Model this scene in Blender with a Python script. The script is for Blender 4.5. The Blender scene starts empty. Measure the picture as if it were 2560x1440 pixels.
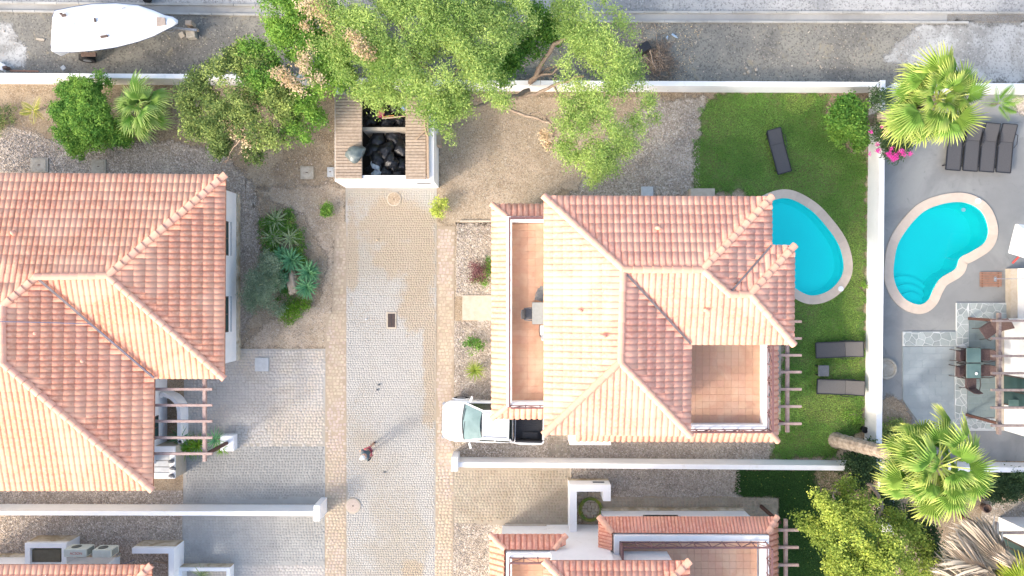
import bpy, bmesh, math, random
import numpy as np
from mathutils import Vector, Matrix
R = math.radians
rnd = random.Random(7)
nr = np.random.default_rng(11)
SC = bpy.context.scene
COL = SC.collection

# ------------------------------------------------------------------ camera
H = 31.6            # height of the drone above the street, metres
K = 54.0            # photo pixels per metre on the ground
cam_d = bpy.data.cameras.new('camera'); cam = bpy.data.objects.new('camera', cam_d); COL.objects.link(cam)
cam.location = (0, 0, H); cam.rotation_euler = (0, 0, 0)
cam_d.sensor_width = 36; cam_d.lens = 36 * H / (2560 / K)
cam_d.clip_start = 0.5; cam_d.clip_end = 2000
SC.camera = cam
# ------------------------------------------------------------------ sky, sun, exposure
SUN_EL, SUN_AZ = 30.0, 32.7   # the sun stands in the lower left of the picture
w = bpy.data.worlds.new('World'); SC.world = w; w.use_nodes = True
nt = w.node_tree; nt.nodes.clear()
sky = nt.nodes.new('ShaderNodeTexSky'); sky.sky_type = 'NISHITA'; sky.sun_disc = False
sky.sun_elevation = R(SUN_EL); sky.sun_rotation = R(237.3)
sky.air_density = 1.0; sky.dust_density = 3.5; sky.ozone_density = 0.0
bg = nt.nodes.new('ShaderNodeBackground'); bg.inputs[1].default_value = 0.15
wo = nt.nodes.new('ShaderNodeOutputWorld')
nt.links.new(sky.outputs[0], bg.inputs[0]); nt.links.new(bg.outputs[0], wo.inputs[0])
sd = bpy.data.lights.new('sun', 'SUN'); sun = bpy.data.objects.new('sun', sd); COL.objects.link(sun)
sd.energy = 0.56; sd.angle = R(3.5); sd.color = (1.0, 0.97, 0.93)
sv = Vector((-math.cos(R(SUN_EL)) * math.cos(R(SUN_AZ)), -math.cos(R(SUN_EL)) * math.sin(R(SUN_AZ)), math.sin(R(SUN_EL))))
sun.rotation_euler = (-sv).to_track_quat('-Z', 'Y').to_euler(); sun.location = (-40, -26, 40)
SC.view_settings.view_transform = 'Standard'; SC.view_settings.look = 'None'
SC.view_settings.gamma = 1.0; SC.view_settings.use_curve_mapping = False
SC.view_settings.exposure = 1.66

# ------------------------------------------------------------------ helpers
def P(px, py, z=0.0):
    f = (H - z) / H / K
    return Vector(((px - 1280) * f, (720 - py) * f, z))
def S(n, z=0.0): return n * (H - z) / H / K

def tag(o, label=None, cat=None, group=None, kind=None):
    if label: o['label'] = label
    if cat: o['category'] = cat
    if group: o['group'] = group
    if kind: o['kind'] = kind
    return o
def thing(name, label, cat, loc=(0, 0, 0), rz=0.0, group=None):
    o = bpy.data.objects.new(name, None); COL.objects.link(o)
    o.empty_display_size = 0.2
    o.location = loc; o.rotation_euler = (0, 0, rz)
    return tag(o, label, cat, group)
def wloc(o):
    v = Vector((0, 0, 0))
    while o is not None:
        v = v + o.location; o = o.parent
    return v
def kids(o, _c={}): return [c for c in bpy.data.objects if c.parent is o]
def copy_tree(o, label=None, loc=None, rz=None, parent=None):
    c = o.copy(); COL.objects.link(c); c.parent = parent
    for ch in kids(o): copy_tree(ch, parent=c)
    if label: c['label'] = label
    if loc is not None: c.location = loc
    if rz is not None: c.rotation_euler = (0, 0, rz)
    return c

class MB:
    """collects shapes in world (or local) coordinates and links them as one mesh"""
    def __init__(s): s.v = []; s.f = []; s.m = []; s.mi = 0
    def add(s, vs, fs):
        b = len(s.v); s.v += [tuple(v) for v in vs]
        for f in fs: s.f.append([i + b for i in f]); s.m.append(s.mi)
        return s
    def box(s, c, d, rz=0.0, taper=1.0):
        x, y, z = d[0] / 2, d[1] / 2, d[2] / 2; ca, sa = math.cos(rz), math.sin(rz); vs = []
        for dz, t in ((-z, 1.0), (z, taper)):
            for dx, dy in ((-x, -y), (x, -y), (x, y), (-x, y)):
                dx *= t; dy *= t
                vs.append((c[0] + dx * ca - dy * sa, c[1] + dx * sa + dy * ca, c[2] + dz))
        return s.add(vs, [(3, 2, 1, 0), (4, 5, 6, 7), (0, 1, 5, 4), (1, 2, 6, 5), (2, 3, 7, 6), (3, 0, 4, 7)])
    def bbox(s, x0, x1, y0, y1, z0, z1):
        return s.box(((x0 + x1) / 2, (y0 + y1) / 2, (z0 + z1) / 2), (abs(x1 - x0), abs(y1 - y0), abs(z1 - z0)))
    def rbox(s, c, d, r=0.03, rz=0.0, seg=3):
        """box with rounded vertical corners and a chamfered top"""
        x, y = d[0] / 2, d[1] / 2; pts = []
        for cx, cy, a0 in ((x - r, y - r, 0), (-x + r, y - r, 90), (-x + r, -y + r, 180), (x - r, -y + r, 270)):
            for k in range(seg + 1):
                a = R(a0 + 90 * k / seg); pts.append((cx + r * math.cos(a), cy + r * math.sin(a)))
        ca, sa = math.cos(rz), math.sin(rz); n = len(pts); vs = []
        z0, z1 = c[2] - d[2] / 2, c[2] + d[2] / 2; q = min(r * .6, d[2] * .4)
        for z, k in ((z0, 1), (z1 - q, 1), (z1, 1 - q / max(x, y))):
            for a, b in pts: a *= k; b *= k; vs.append((c[0] + a * ca - b * sa, c[1] + a * sa + b * ca, z))
        fs = [tuple(range(n))[::-1], tuple(range(2 * n, 3 * n))]
        for l in (0, 1):
            for i in range(n): j = (i + 1) % n; fs.append((l * n + i, l * n + j, l * n + n + j, l * n + n + i))
        return s.add(vs, fs)
    def bar(s, a, b, w, h, up=(0, 0, 1)):
        a = Vector(a); b = Vector(b); d = (b - a).normalized(); u = Vector(up)
        sx = d.cross(u)
        if sx.length < 1e-4: sx = d.cross(Vector((1, 0, 0)))
        sx.normalize(); sz = sx.cross(d).normalized(); vs = []
        for p in (a, b):
            for i, j in ((-1, -1), (1, -1), (1, 1), (-1, 1)): vs.append(p + sx * (i * w / 2) + sz * (j * h / 2))
        return s.add(vs, [(3, 2, 1, 0), (4, 5, 6, 7), (0, 1, 5, 4), (1, 2, 6, 5), (2, 3, 7, 6), (3, 0, 4, 7)])
    def prism(s, pts, z0, z1):
        n = len(pts)
        if sum(pts[i][0] * pts[(i + 1) % n][1] - pts[(i + 1) % n][0] * pts[i][1] for i in range(n)) < 0: pts = pts[::-1]
        vs = [(p[0], p[1], z0) for p in pts] + [(p[0], p[1], z1) for p in pts]
        return s.add(vs, [tuple(range(n))[::-1], tuple(range(n, 2 * n))] + [(i, (i + 1) % n, (i + 1) % n + n, i + n) for i in range(n)])
    def tube(s, pts, r, n=6, caps=True):
        pts = [Vector(p) for p in pts]; m = len(pts)
        rs = r if isinstance(r, (list, tuple)) else [r] * m
        vs = []; ref = Vector((0.0, 0.0, 1.0))
        for i, p in enumerate(pts):
            d = (pts[min(i + 1, m - 1)] - pts[max(i - 1, 0)]).normalized()
            a = d.cross(ref)
            if a.length < .05: a = d.cross(Vector((1, 0.1, 0)))
            a.normalize(); b = d.cross(a).normalized()
            for k in range(n):
                t = 2 * math.pi * k / n; vs.append(p + (a * math.cos(t) + b * math.sin(t)) * rs[i])
        fs = []
        for i in range(m - 1):
            for k in range(n): l = (k + 1) % n; fs.append((i * n + k, i * n + l, (i + 1) * n + l, (i + 1) * n + k))
        if caps: fs.append(tuple(range(n))); fs.append(tuple(range((m - 1) * n, m * n))[::-1])
        return s.add(vs, fs)
    def lathe(s, c, prof, n=16, sx=1.0, sy=1.0):
        vs = []; m = len(prof)
        for r_, z in prof:
            for k in range(n): t = 2 * math.pi * k / n; vs.append((c[0] + r_ * sx * math.cos(t), c[1] + r_ * sy * math.sin(t), c[2] + z))
        fs = []
        for i in range(m - 1):
            for k in range(n): l = (k + 1) % n; fs.append((i * n + k, i * n + l, (i + 1) * n + l, (i + 1) * n + k))
        fs.append(tuple(range(n))[::-1]); fs.append(tuple(range((m - 1) * n, m * n)))
        return s.add(vs, fs)
    def build(s, name, mat, parent=None, smooth=False, local=False, bevel=0.0):
        me = bpy.data.meshes.new(name)
        off = Vector((0, 0, 0)); loc = Vector((0, 0, 0))
        if not local:
            if parent is not None: off = wloc(parent)
            else:
                a = np.array(s.v); loc = Vector(((a[:, 0].min() + a[:, 0].max()) / 2, (a[:, 1].min() + a[:, 1].max()) / 2, a[:, 2].min())); off = loc
        me.from_pydata([(v[0] - off[0], v[1] - off[1], v[2] - off[2]) for v in s.v], [], s.f)
        for m in (mat if isinstance(mat, (list, tuple)) else [mat]): me.materials.append(m)
        if max(s.m or [0]) > 0: me.polygons.foreach_set('material_index', s.m)
        if smooth: me.polygons.foreach_set('use_smooth', [True] * len(me.polygons))
        me.update()
        o = bpy.data.objects.new(name, me); COL.objects.link(o)
        o.location = loc
        if parent is not None: o.parent = parent
        if bevel:
            b = o.modifiers.new('bevel', 'BEVEL'); b.width = bevel; b.segments = 2; b.limit_method = 'ANGLE'
        return o

def np_mesh(name, V, F, mat, parent=None, attr=None, smooth=False, local=False):
    """V (n,3) array, F (m,k) array of equal sided faces; attr = {name: per-vertex float array}"""
    V = np.asarray(V, float).reshape(-1, 3); F = np.asarray(F, np.int32); k = F.shape[1]
    off = np.zeros(3); loc = Vector((0, 0, 0))
    if not local:
        if parent is not None: off = np.array(wloc(parent))
        else: loc = Vector((float((V[:, 0].min() + V[:, 0].max()) / 2), float((V[:, 1].min() + V[:, 1].max()) / 2), float(V[:, 2].min()))); off = np.array(loc)
    me = bpy.data.meshes.new(name)
    me.vertices.add(len(V)); me.vertices.foreach_set('co', (V - off).astype(np.float32).ravel())
    me.loops.add(F.size); me.loops.foreach_set('vertex_index', F.ravel())
    me.polygons.add(len(F)); me.polygons.foreach_set('loop_start', np.arange(0, F.size, k, dtype=np.int32))
    if smooth: me.polygons.foreach_set('use_smooth', np.ones(len(F), bool))
    me.update(calc_edges=True)
    for m in (mat if isinstance(mat, (list, tuple)) else [mat]): me.materials.append(m)
    for kk, a in (attr or {}).items():
        at = me.attributes.new(kk, 'FLOAT', 'POINT'); at.data.foreach_set('value', np.asarray(a, np.float32))
    o = bpy.data.objects.new(name, me); COL.objects.link(o); o.location = loc
    if parent is not None: o.parent = parent
    return o

# ------------------------------------------------------------------ materials
def mat(name, c1, c2=None, scale=3.0, rough=0.85, c3=None, big=0.4, island=0.0, bump=0.0, bscale=40.0, spec=0.3,
        attr=None, a1=None, metal=0.0, speck=None, sscale=60, samt=0.5, trans=0.0, coat=0.0, wear=None, blobs=None, bcol=None, bamt=.75, hue=0.0, cells=None):
    m = bpy.data.materials.new(name); m.use_nodes = True
    t = m.node_tree; N = t.nodes; L = t.links; b = N['Principled BSDF']
    gp_ = N.new('ShaderNodeNewGeometry'); co = gp_.outputs['Position']
    def rgb(c): return (c[0], c[1], c[2], 1)
    def noise(sc, det=5, ro=.6, dist=0):
        n = N.new('ShaderNodeTexNoise'); n.inputs['Scale'].default_value = sc; n.inputs['Detail'].default_value = det
        n.inputs['Roughness'].default_value = ro; n.inputs['Distortion'].default_value = dist; L.new(co, n.inputs['Vector']); return n
    def ramp(src, lo, hi):
        r = N.new('ShaderNodeMapRange'); r.inputs[1].default_value = lo; r.inputs[2].default_value = hi; r.interpolation_type = 'SMOOTHSTEP'
        L.new(src, r.inputs[0]); return r.outputs[0]
    def mix(f, a, c):
        x = N.new('ShaderNodeMix'); x.data_type = 'RGBA'
        if hasattr(f, 'links') or hasattr(f, 'is_linked'): L.new(f, x.inputs[0])
        else: x.inputs[0].default_value = f
        for v, i in ((a, 6), (c, 7)):
            if isinstance(v, tuple): x.inputs[i].default_value = rgb(v)
            else: L.new(v, x.inputs[i])
        return x.outputs[2]
    c = c1
    if attr:
        an = N.new('ShaderNodeAttribute'); an.attribute_name = attr; f = an.outputs['Fac']
        c = mix(ramp(f, 0.0, 1.0), c1, a1)
    if c2: c = mix(ramp(noise(scale).outputs[0], .32, .68), c, c2)
    if c3: c = mix(ramp(noise(big, 6, .62, .6).outputs[0], .45, .62), c, c3)
    if speck:
        vn = N.new('ShaderNodeTexVoronoi'); vn.inputs['Scale'].default_value = sscale; L.new(co, vn.inputs['Vector'])
        sp = N.new('ShaderNodeSeparateColor'); L.new(vn.outputs['Color'], sp.inputs[0])
        c = mix(ramp(sp.outputs[0], 1 - samt, 1.0), c, speck)
        c = mix(ramp(sp.outputs[1], .55, 1.0), c, mix(.6, c, (c1[0] * .35, c1[1] * .35, c1[2] * .35)))
    if wear: c = mix(ramp(noise(1.7, 8, .7, 1.0).outputs[0], .55, .72), c, wear)
    if isinstance(c, tuple): c = mix(0.0, c, c)
    if blobs:   # soil washed over the surface in soft edged areas of the ground plan
        acc = None; wn = noise(1.1, 9, .72).outputs[0]; sxyz = N.new('ShaderNodeSeparateXYZ'); L.new(co, sxyz.inputs[0])
        def M_(op, a, b_=None, c_=None):
            n = N.new('ShaderNodeMath'); n.operation = op
            for i, v in enumerate((a, b_, c_)):
                if v is None: continue
                if isinstance(v, (int, float)): n.inputs[i].default_value = v
                else: L.new(v, n.inputs[i])
            return n.outputs[0]
        for (bx, by, brx, bry) in blobs:
            q = P(bx, by); dx = M_('DIVIDE', M_('SUBTRACT', sxyz.outputs[0], q.x), S(brx)); dy = M_('DIVIDE', M_('SUBTRACT', sxyz.outputs[1], q.y), S(bry))
            d = M_('SUBTRACT', 1.0, M_('SQRT', M_('ADD', M_('MULTIPLY', dx, dx), M_('MULTIPLY', dy, dy)))); acc = d if acc is None else M_('MAXIMUM', acc, d)
        f = ramp(M_('ADD', acc, M_('MULTIPLY_ADD', wn, 2.2, -1.1)), -.12, .35); f = M_('MULTIPLY', f, bamt)
        c = mix(f, c, bcol)
    if island:
        g = N.new('ShaderNodeNewGeometry'); oi = N.new('ShaderNodeObjectInfo')
        ad = N.new('ShaderNodeMath'); ad.operation = 'ADD'; L.new(g.outputs['Random Per Island'], ad.inputs[0]); L.new(oi.outputs['Random'], ad.inputs[1])
        fr = N.new('ShaderNodeMath'); fr.operation = 'FRACT'; L.new(ad.outputs[0], fr.inputs[0])
        mr = N.new('ShaderNodeMapRange'); mr.inputs[3].default_value = 1 - island; mr.inputs[4].default_value = 1 + island; L.new(fr.outputs[0], mr.inputs[0])
        hs = N.new('ShaderNodeHueSaturation'); L.new(mr.outputs[0], hs.inputs['Value']); L.new(c, hs.inputs['Color'])
        if hue:
            m7 = N.new('ShaderNodeMath'); m7.operation = 'MULTIPLY'; m7.inputs[1].default_value = 7.13; L.new(fr.outputs[0], m7.inputs[0])
            f7 = N.new('ShaderNodeMath'); f7.operation = 'FRACT'; L.new(m7.outputs[0], f7.inputs[0])
            h2 = N.new('ShaderNodeMapRange'); h2.inputs[3].default_value = .5 - hue; h2.inputs[4].default_value = .5 + hue; L.new(f7.outputs[0], h2.inputs[0])
            L.new(h2.outputs[0], hs.inputs['Hue'])
        c = hs.outputs[0]
    L.new(c, b.inputs['Base Color'])
    b.inputs['Roughness'].default_value = rough; b.inputs['Metallic'].default_value = metal
    b.inputs['Specular IOR Level'].default_value = spec
    if coat: b.inputs['Coat Weight'].default_value = coat; b.inputs['Coat Roughness'].default_value = .05
    if bump:
        bn = N.new('ShaderNodeBump'); bn.inputs['Strength'].default_value = bump; bn.inputs['Distance'].default_value = .03
        if cells:
            vo = N.new('ShaderNodeTexVoronoi'); vo.inputs['Scale'].default_value = cells; L.new(co, vo.inputs['Vector']); vo.feature = 'F1'
            iv = N.new('ShaderNodeMath'); iv.operation = 'SUBTRACT'; iv.inputs[0].default_value = 1; L.new(vo.outputs['Distance'], iv.inputs[1]); L.new(iv.outputs[0], bn.inputs['Height'])
        else: L.new(noise(bscale, 4, .7).outputs[0], bn.inputs['Height'])
        L.new(bn.outputs[0], b.inputs['Normal'])
    if trans:
        tr = N.new('ShaderNodeBsdfTranslucent'); L.new(c, tr.inputs[0]); ms = N.new('ShaderNodeMixShader'); ms.inputs[0].default_value = trans
        out = N['Material Output']; L.new(b.outputs[0], ms.inputs[1]); L.new(tr.outputs[0], ms.inputs[2]); L.new(ms.outputs[0], out.inputs[0])
    return m

W = {}
W['white'] = mat('white_plaster', (.84, .84, .84), (.80, .80, .80), 1.5, .9, wear=(.74, .73, .71), bump=.12, bscale=60)
W['whitedirty'] = mat('stained_white_plaster', (.62, .55, .43), (.5, .42, .3), 2.5, .95, c3=(.36, .29, .19), big=1.2)
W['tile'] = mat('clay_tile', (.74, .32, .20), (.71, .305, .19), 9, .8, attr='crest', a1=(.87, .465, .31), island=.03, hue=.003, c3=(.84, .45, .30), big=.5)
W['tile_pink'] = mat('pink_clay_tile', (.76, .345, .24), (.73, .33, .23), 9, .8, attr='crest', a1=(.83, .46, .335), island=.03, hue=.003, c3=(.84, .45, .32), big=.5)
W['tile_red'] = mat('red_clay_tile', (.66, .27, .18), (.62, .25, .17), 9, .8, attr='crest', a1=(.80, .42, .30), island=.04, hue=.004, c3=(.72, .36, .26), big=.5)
W['deck'] = mat('roof_board', (.40, .17, .10), (.3, .13, .08), 6)
W['cap'] = mat('ridge_clay', (0.798, 0.446, 0.314), (0.76, 0.418, 0.294), 8, .8, island=.06, hue=.005, bump=.1)
W['metal'] = mat('grey_flashing', (.22, .19, .19), (.15, .13, .13), 4, .5)
W['terr'] = mat('terracotta_floor', (0.54, 0.318, 0.213), (0.515, 0.294, 0.196), 7, .75, island=.03, hue=.004, c3=(0.572, 0.368, 0.254), big=.7)
W['grout'] = mat('floor_grout', (0.516, 0.31, 0.206), (0.482, 0.284, 0.189), 6)
W['rail'] = mat('brown_rail', (.16, .085, .085), (.2, .11, .11), 20, .5)
W['woodg'] = mat('grey_brown_wood', (.22, .165, .15), (.32, .26, .23), 8, .8, bump=.2, bscale=30)
W['wood'] = mat('weathered_pink_wood', (.36, .25, .225), (.45, .34, .30), 8, .8, bump=.2, bscale=30)
W['woodd'] = mat('dark_brown_wood', (.09, .045, .035), (.13, .065, .05), 12, .7)
W['glass'] = mat('window_glass', (0.032, 0.068, 0.068), (0.048, 0.088, 0.088), 1.0, .15, spec=.15)
W['frame'] = mat('dark_window_frame', (.06, .045, .04), None, rough=.4)
W['black'] = mat('black_plastic', (.018, .018, .02), (.03, .03, .033), 10, .35, spec=.5)
W['bag'] = mat('black_bin_bag', (.006, .006, .008), (.012, .012, .015), 10, .18, spec=.6, bump=.9, bscale=9)
W['bagg'] = mat('green_grey_bag', (.10, .13, .13), (.14, .17, .17), 8, .3, spec=.6, bump=.5, bscale=14)
W['bagw'] = mat('white_bag', (.62, .68, .74), (.5, .55, .6), 8, .4, bump=.4, bscale=14)
W['pink'] = mat('pink_bag', (.75, .08, .28), (.55, .02, .05), 6, .4, bump=.4, bscale=20)
W['carp'] = mat('white_car_paint', (.82, .83, .83), None, rough=.25, spec=.5, coat=.6)
W['carglass'] = mat('windscreen_glass', (.13, .20, .21), (.20, .29, .30), 1.0, .2, spec=.08)
W['sideglass'] = mat('dark_side_glass', (.03, .045, .04), None, rough=.05, spec=.8)
W['rubber'] = mat('tyre_rubber', (.02, .02, .022), (.03, .03, .03), 20, .9)
W['steel'] = mat('grey_steel', (.42, .43, .45), (.3, .31, .33), 10, .4, metal=.6)
W['liner'] = mat('bed_liner', (.035, .037, .042), (.05, .052, .058), 20, .5)
W['boat'] = mat('white_gelcoat', (.80, .81, .82), (.77, .78, .80), 1.5, .22, spec=.5, coat=.3)
W['blue'] = mat('navy_stripe', (.05, .09, .2), None, rough=.3)
W['navy'] = mat('blue_antifoul', (.02, .05, .13), None, rough=.6)
W['sling'] = mat('charcoal_sling', (.082, .080, .083), (.095, .093, .096), 30, .8, bump=.15, bscale=150)
W['slingl'] = mat('taupe_sling', (.14, .13, .12), (.16, .15, .14), 30, .8, bump=.15, bscale=150)
W['rattan'] = mat('grey_plastic_chair', (.12, .125, .135), (.16, .165, .175), 14, .6)
W['tabletop'] = mat('grey_table_top', (.30, .31, .30), (.27, .28, .27), 8, .5)
W['greenglass'] = mat('green_glass_table', (0.0975, 0.165, 0.15), (0.128, 0.203, 0.188), 2, .08, spec=.7)
W['brownchair'] = mat('brown_sling', (.10, .065, .062), (.13, .09, .085), 14, .8)
W['conc'] = mat('concrete_lid', (.42, .38, .31), (.36, .32, .26), 10, .9, c3=(.48, .44, .37), big=3, bump=.2)
W['concg'] = mat('grey_cover', (.50, .52, .53), (.44, .46, .47), 8, .6)
W['iron'] = mat('cast_iron_grate', (.10, .07, .06), (.15, .10, .08), 12, .7)
W['manhole'] = mat('rusty_manhole', (.50, .41, .35), (.44, .36, .30), 12, .8)
W['cream'] = mat('cream_stone', (0.492, 0.435, 0.353), (0.443, 0.377, 0.295), 5, .9, bump=.2)
W['slat'] = mat('weathered_slat', (.46, .37, .29), (.36, .28, .21), 9, .9, island=.12, bump=.2, bscale=30)
W['stick'] = mat('dry_stick', (.50, .38, .27), (.38, .27, .19), 14, .9)
W['bark'] = mat('pale_bark', (.34, .27, .21), (.24, .18, .14), 8, .95, bump=.5, bscale=20)
W['palmbark'] = mat('palm_trunk', (.40, .34, .28), (.24, .19, .15), 7, .95, bump=.6, bscale=14)
W['skin'] = mat('skin', (.55, .34, .25), (.5, .3, .22), 12, .6)
W['shirt'] = mat('slate_shirt', (.07, .10, .12), (.09, .12, .14), 20, .9)
W['shorts'] = mat('pink_trim', (.55, .18, .22), (.40, .10, .13), 18, .9)
W['cap_w'] = mat('white_cap', (.68, .70, .70), (.6, .62, .62), 12, .9)
W['hose'] = mat('green_hose', (.12, .24, .06), (.38, .33, .06), 5, .4)
W['ac'] = mat('ac_casing', (.55, .58, .52), (.50, .53, .47), 6, .5)
W['darkgrill'] = mat('ac_grill', (.10, .11, .10), None, rough=.6)
W['redtext'] = mat('red_lettering', (.45, .10, .08), None, rough=.6)
W['red'] = mat('red_pole', (.6, .08, .07), None, rough=.5)
W['canvas'] = mat('white_canvas', (.80, .80, .80), (.76, .76, .76), 4, .9)
W['pot'] = mat('terracotta_pot', (.36, .20, .14), (.28, .16, .11), 6, .9)
W['rock'] = mat('tan_rock', (0.575, 0.45, 0.325), (0.45, 0.338, 0.237), 5, .95, bump=.6, bscale=6)
W['cable'] = mat('grey_blue_cable', (.16, .17, .25), None, rough=.5)
W['cyanmark'] = mat('pool_light', (.85, .9, .9), None, rough=.3)
# ground
W['dirt'] = mat('brown_dirt', (0.345, 0.265, 0.178), (0.276, 0.207, 0.138), 2.5, .97, c3=(0.414, 0.333, 0.236), big=.35, speck=(0.437, 0.368, 0.287), sscale=26, samt=.30, bump=.5, bscale=22)
W['gravel'] = mat('brown_gravel', (0.438, 0.365, 0.285), (0.352, 0.285, 0.219), 1.3, .95, c3=(0.511, 0.431, 0.34), big=.3, speck=(0.681, 0.595, 0.511), sscale=19, samt=.55, bump=.8, cells=19)
W['gravelp'] = mat('pale_gravel', (0.403, 0.351, 0.283), (0.326, 0.274, 0.215), 1.1, .95, c3=(0.446, 0.386, 0.309), big=.4, speck=(0.565, 0.505, 0.446), sscale=17, samt=.5, bump=.8, cells=17)
W['sand'] = mat('tan_sand', (0.396, 0.318, 0.228), (0.344, 0.267, 0.189), 1.4, .97, c3=(0.457, 0.361, 0.267), big=.5, speck=(0.474, 0.404, 0.318), sscale=24, samt=.4, bump=.5, bscale=22)
W['track'] = mat('grey_brown_track', (0.224, 0.213, 0.185), (0.286, 0.269, 0.224), 1.1, .95, c3=(0.174, 0.166, 0.148), big=.3, speck=(0.302, 0.28, 0.235), sscale=16, samt=.14, bump=.4, bscale=20, wear=(0.302, 0.263, 0.185))
W['pale'] = mat('worn_pale_concrete', (0.528, 0.519, 0.49), (0.443, 0.434, 0.406), .9, .9, c3=(0.312, 0.301, 0.274), big=.45, speck=(0.471, 0.462, 0.434), sscale=16, samt=.1, bump=.2)
W['roadtop'] = mat('pale_asphalt', (0.393, 0.389, 0.373), (0.462, 0.453, 0.437), 1.4, .95, c3=(0.295, 0.295, 0.29), big=.25, speck=(0.453, 0.442, 0.422), sscale=16, samt=.15, bump=.3)
W['joint'] = mat('sett_joint', (0.38, 0.366, 0.337), (0.389, 0.37, 0.342), 2, .95, c3=(0.342, 0.314, 0.266), big=.35, blobs=[(985, 560, 110, 70), (1000, 640, 70, 55), (1050, 640, 50, 120), (1040, 760, 45, 90), (1075, 900, 22, 200), (880, 640, 20, 120), (1035, 1420, 30, 25)], bcol=(.37, .30, .215), bamt=.75)
W['jointtan'] = mat('tan_sett_joint', (0.343, 0.277, 0.203), (0.382, 0.312, 0.234), 2, .95)
W['jointgrey'] = mat('grey_joint', (0.328, 0.322, 0.299), (0.356, 0.351, 0.328), 2, .95)
W['jointdirty'] = mat('earthy_joint', (.31, .265, .205), (.34, .295, .235), 2, .95)
W['sett'] = mat('grey_sett', (0.408, 0.394, 0.366), (0.385, 0.37, 0.342), .8, .85, island=.03, hue=.008, c3=(0.361, 0.328, 0.275), big=.22, wear=(0.38, 0.351, 0.309), blobs=[(985, 560, 110, 70), (1000, 640, 70, 55), (1050, 640, 50, 120), (1040, 760, 45, 90), (1075, 900, 22, 200), (880, 640, 20, 120), (1035, 1420, 30, 25)], bcol=(.37, .30, .215), bamt=.75)
W['settan'] = mat('tan_sett', (0.468, 0.39, 0.292), (0.429, 0.343, 0.25), 1.2, .85, island=.08, hue=.012, c3=(0.452, 0.367, 0.312), big=.4)
W['settdirty'] = mat('earthy_sett', (0.374, 0.328, 0.257), (0.32, 0.273, 0.211), 1.2, .9, island=.07, hue=.012, c3=(0.281, 0.234, 0.172), big=.5)
W['settgrey'] = mat('cool_grey_sett', (0.343, 0.337, 0.315), (0.388, 0.379, 0.356), 1.0, .85, island=.05, hue=.01, c3=(0.288, 0.282, 0.263), big=.3)
W['settpink'] = mat('pinkish_sett', (0.441, 0.41, 0.373), (0.473, 0.441, 0.404), 1.0, .85, island=.05, hue=.01, c3=(0.462, 0.404, 0.336), big=.4, wear=(0.41, 0.378, 0.347))
W['peb'] = mat('pebble', (0.468, 0.402, 0.337), (0.355, 0.29, 0.233), 1.5, .9, island=.4, hue=.015)
W['grass'] = mat('lawn_soil', (.10, .17, .04), (.13, .20, .05), 1.0, .95, c3=(.17, .17, .07), big=.5, speck=(.16, .24, .07), sscale=22, samt=.3, bump=.6, bscale=30)
W['blade'] = mat('grass_blade', (.13, .29, .045), (.18, .38, .07), .5, .8, island=.3, hue=.02, c3=(.25, .44, .09), big=.3, trans=.25, wear=(.25, .33, .11), blobs=[(2130, 700, 30, 150), (2140, 890, 22, 60), (2060, 1020, 80, 40), (1990, 255, 45, 30), (1850, 560, 60, 60)], bcol=(.38, .52, .12), bamt=.7)
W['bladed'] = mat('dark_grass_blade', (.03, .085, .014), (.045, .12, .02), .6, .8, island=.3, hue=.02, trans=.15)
W['yard'] = mat('grey_yard_concrete', (0.239, 0.243, 0.239), (0.22, 0.223, 0.22), .8, .85, c3=(0.28, 0.284, 0.273), big=.3, wear=(0.2, 0.203, 0.2), bump=.15)
W['slate'] = mat('slate_patio', (0.279, 0.315, 0.324), (0.252, 0.293, 0.302), 1.2, .7, c3=(0.324, 0.36, 0.369), big=.6, island=.04)
W['slategr'] = mat('green_slate_patio', (0.191, 0.238, 0.233), (0.214, 0.26, 0.253), 1.2, .7, c3=(0.168, 0.211, 0.214), big=.6, island=.05)
W['crazy'] = mat('crazy_stone', (.28, .32, .31), (.34, .37, .36), 2, .8, island=.16)
W['mortar'] = mat('white_mortar', (0.594, 0.612, 0.603), (0.54, 0.558, 0.549), 5, .9)
W['coping'] = mat('pool_coping', (0.594, 0.495, 0.405), (0.558, 0.459, 0.369), 5, .85, island=.05, bump=.15)
W['liner_pool'] = mat('pool_liner', (.01, .97, .95), (.01, .98, .96), .5, .6)
W['liner_pool2'] = mat('pool_liner_bright', (.01, .97, .93), (.01, .98, .94), .5, .6)
m = bpy.data.materials.new('pool_water'); m.use_nodes = True; N = m.node_tree.nodes; L = m.node_tree.links; N.clear()
tr = N.new('ShaderNodeBsdfTransparent'); tr.inputs[0].default_value = (.82, 1.0, 1.0, 1); gl = N.new('ShaderNodeBsdfGlossy'); gl.inputs['Roughness'].default_value = .03
fr = N.new('ShaderNodeFresnel'); fr.inputs[0].default_value = 1.33; ms = N.new('ShaderNodeMixShader'); out = N.new('ShaderNodeOutputMaterial')
bn = N.new('ShaderNodeBump'); bn.inputs['Strength'].default_value = .25; bn.inputs['Distance'].default_value = .02; no = N.new('ShaderNodeTexNoise'); no.inputs['Scale'].default_value = 5
L.new(no.outputs[0], bn.inputs['Height']); L.new(bn.outputs[0], gl.inputs['Normal']); L.new(bn.outputs[0], fr.inputs['Normal'])
L.new(fr.outputs[0], ms.inputs[0]); L.new(tr.outputs[0], ms.inputs[1]); L.new(gl.outputs[0], ms.inputs[2]); L.new(ms.outputs[0], out.inputs[0]); W['water'] = m
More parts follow.
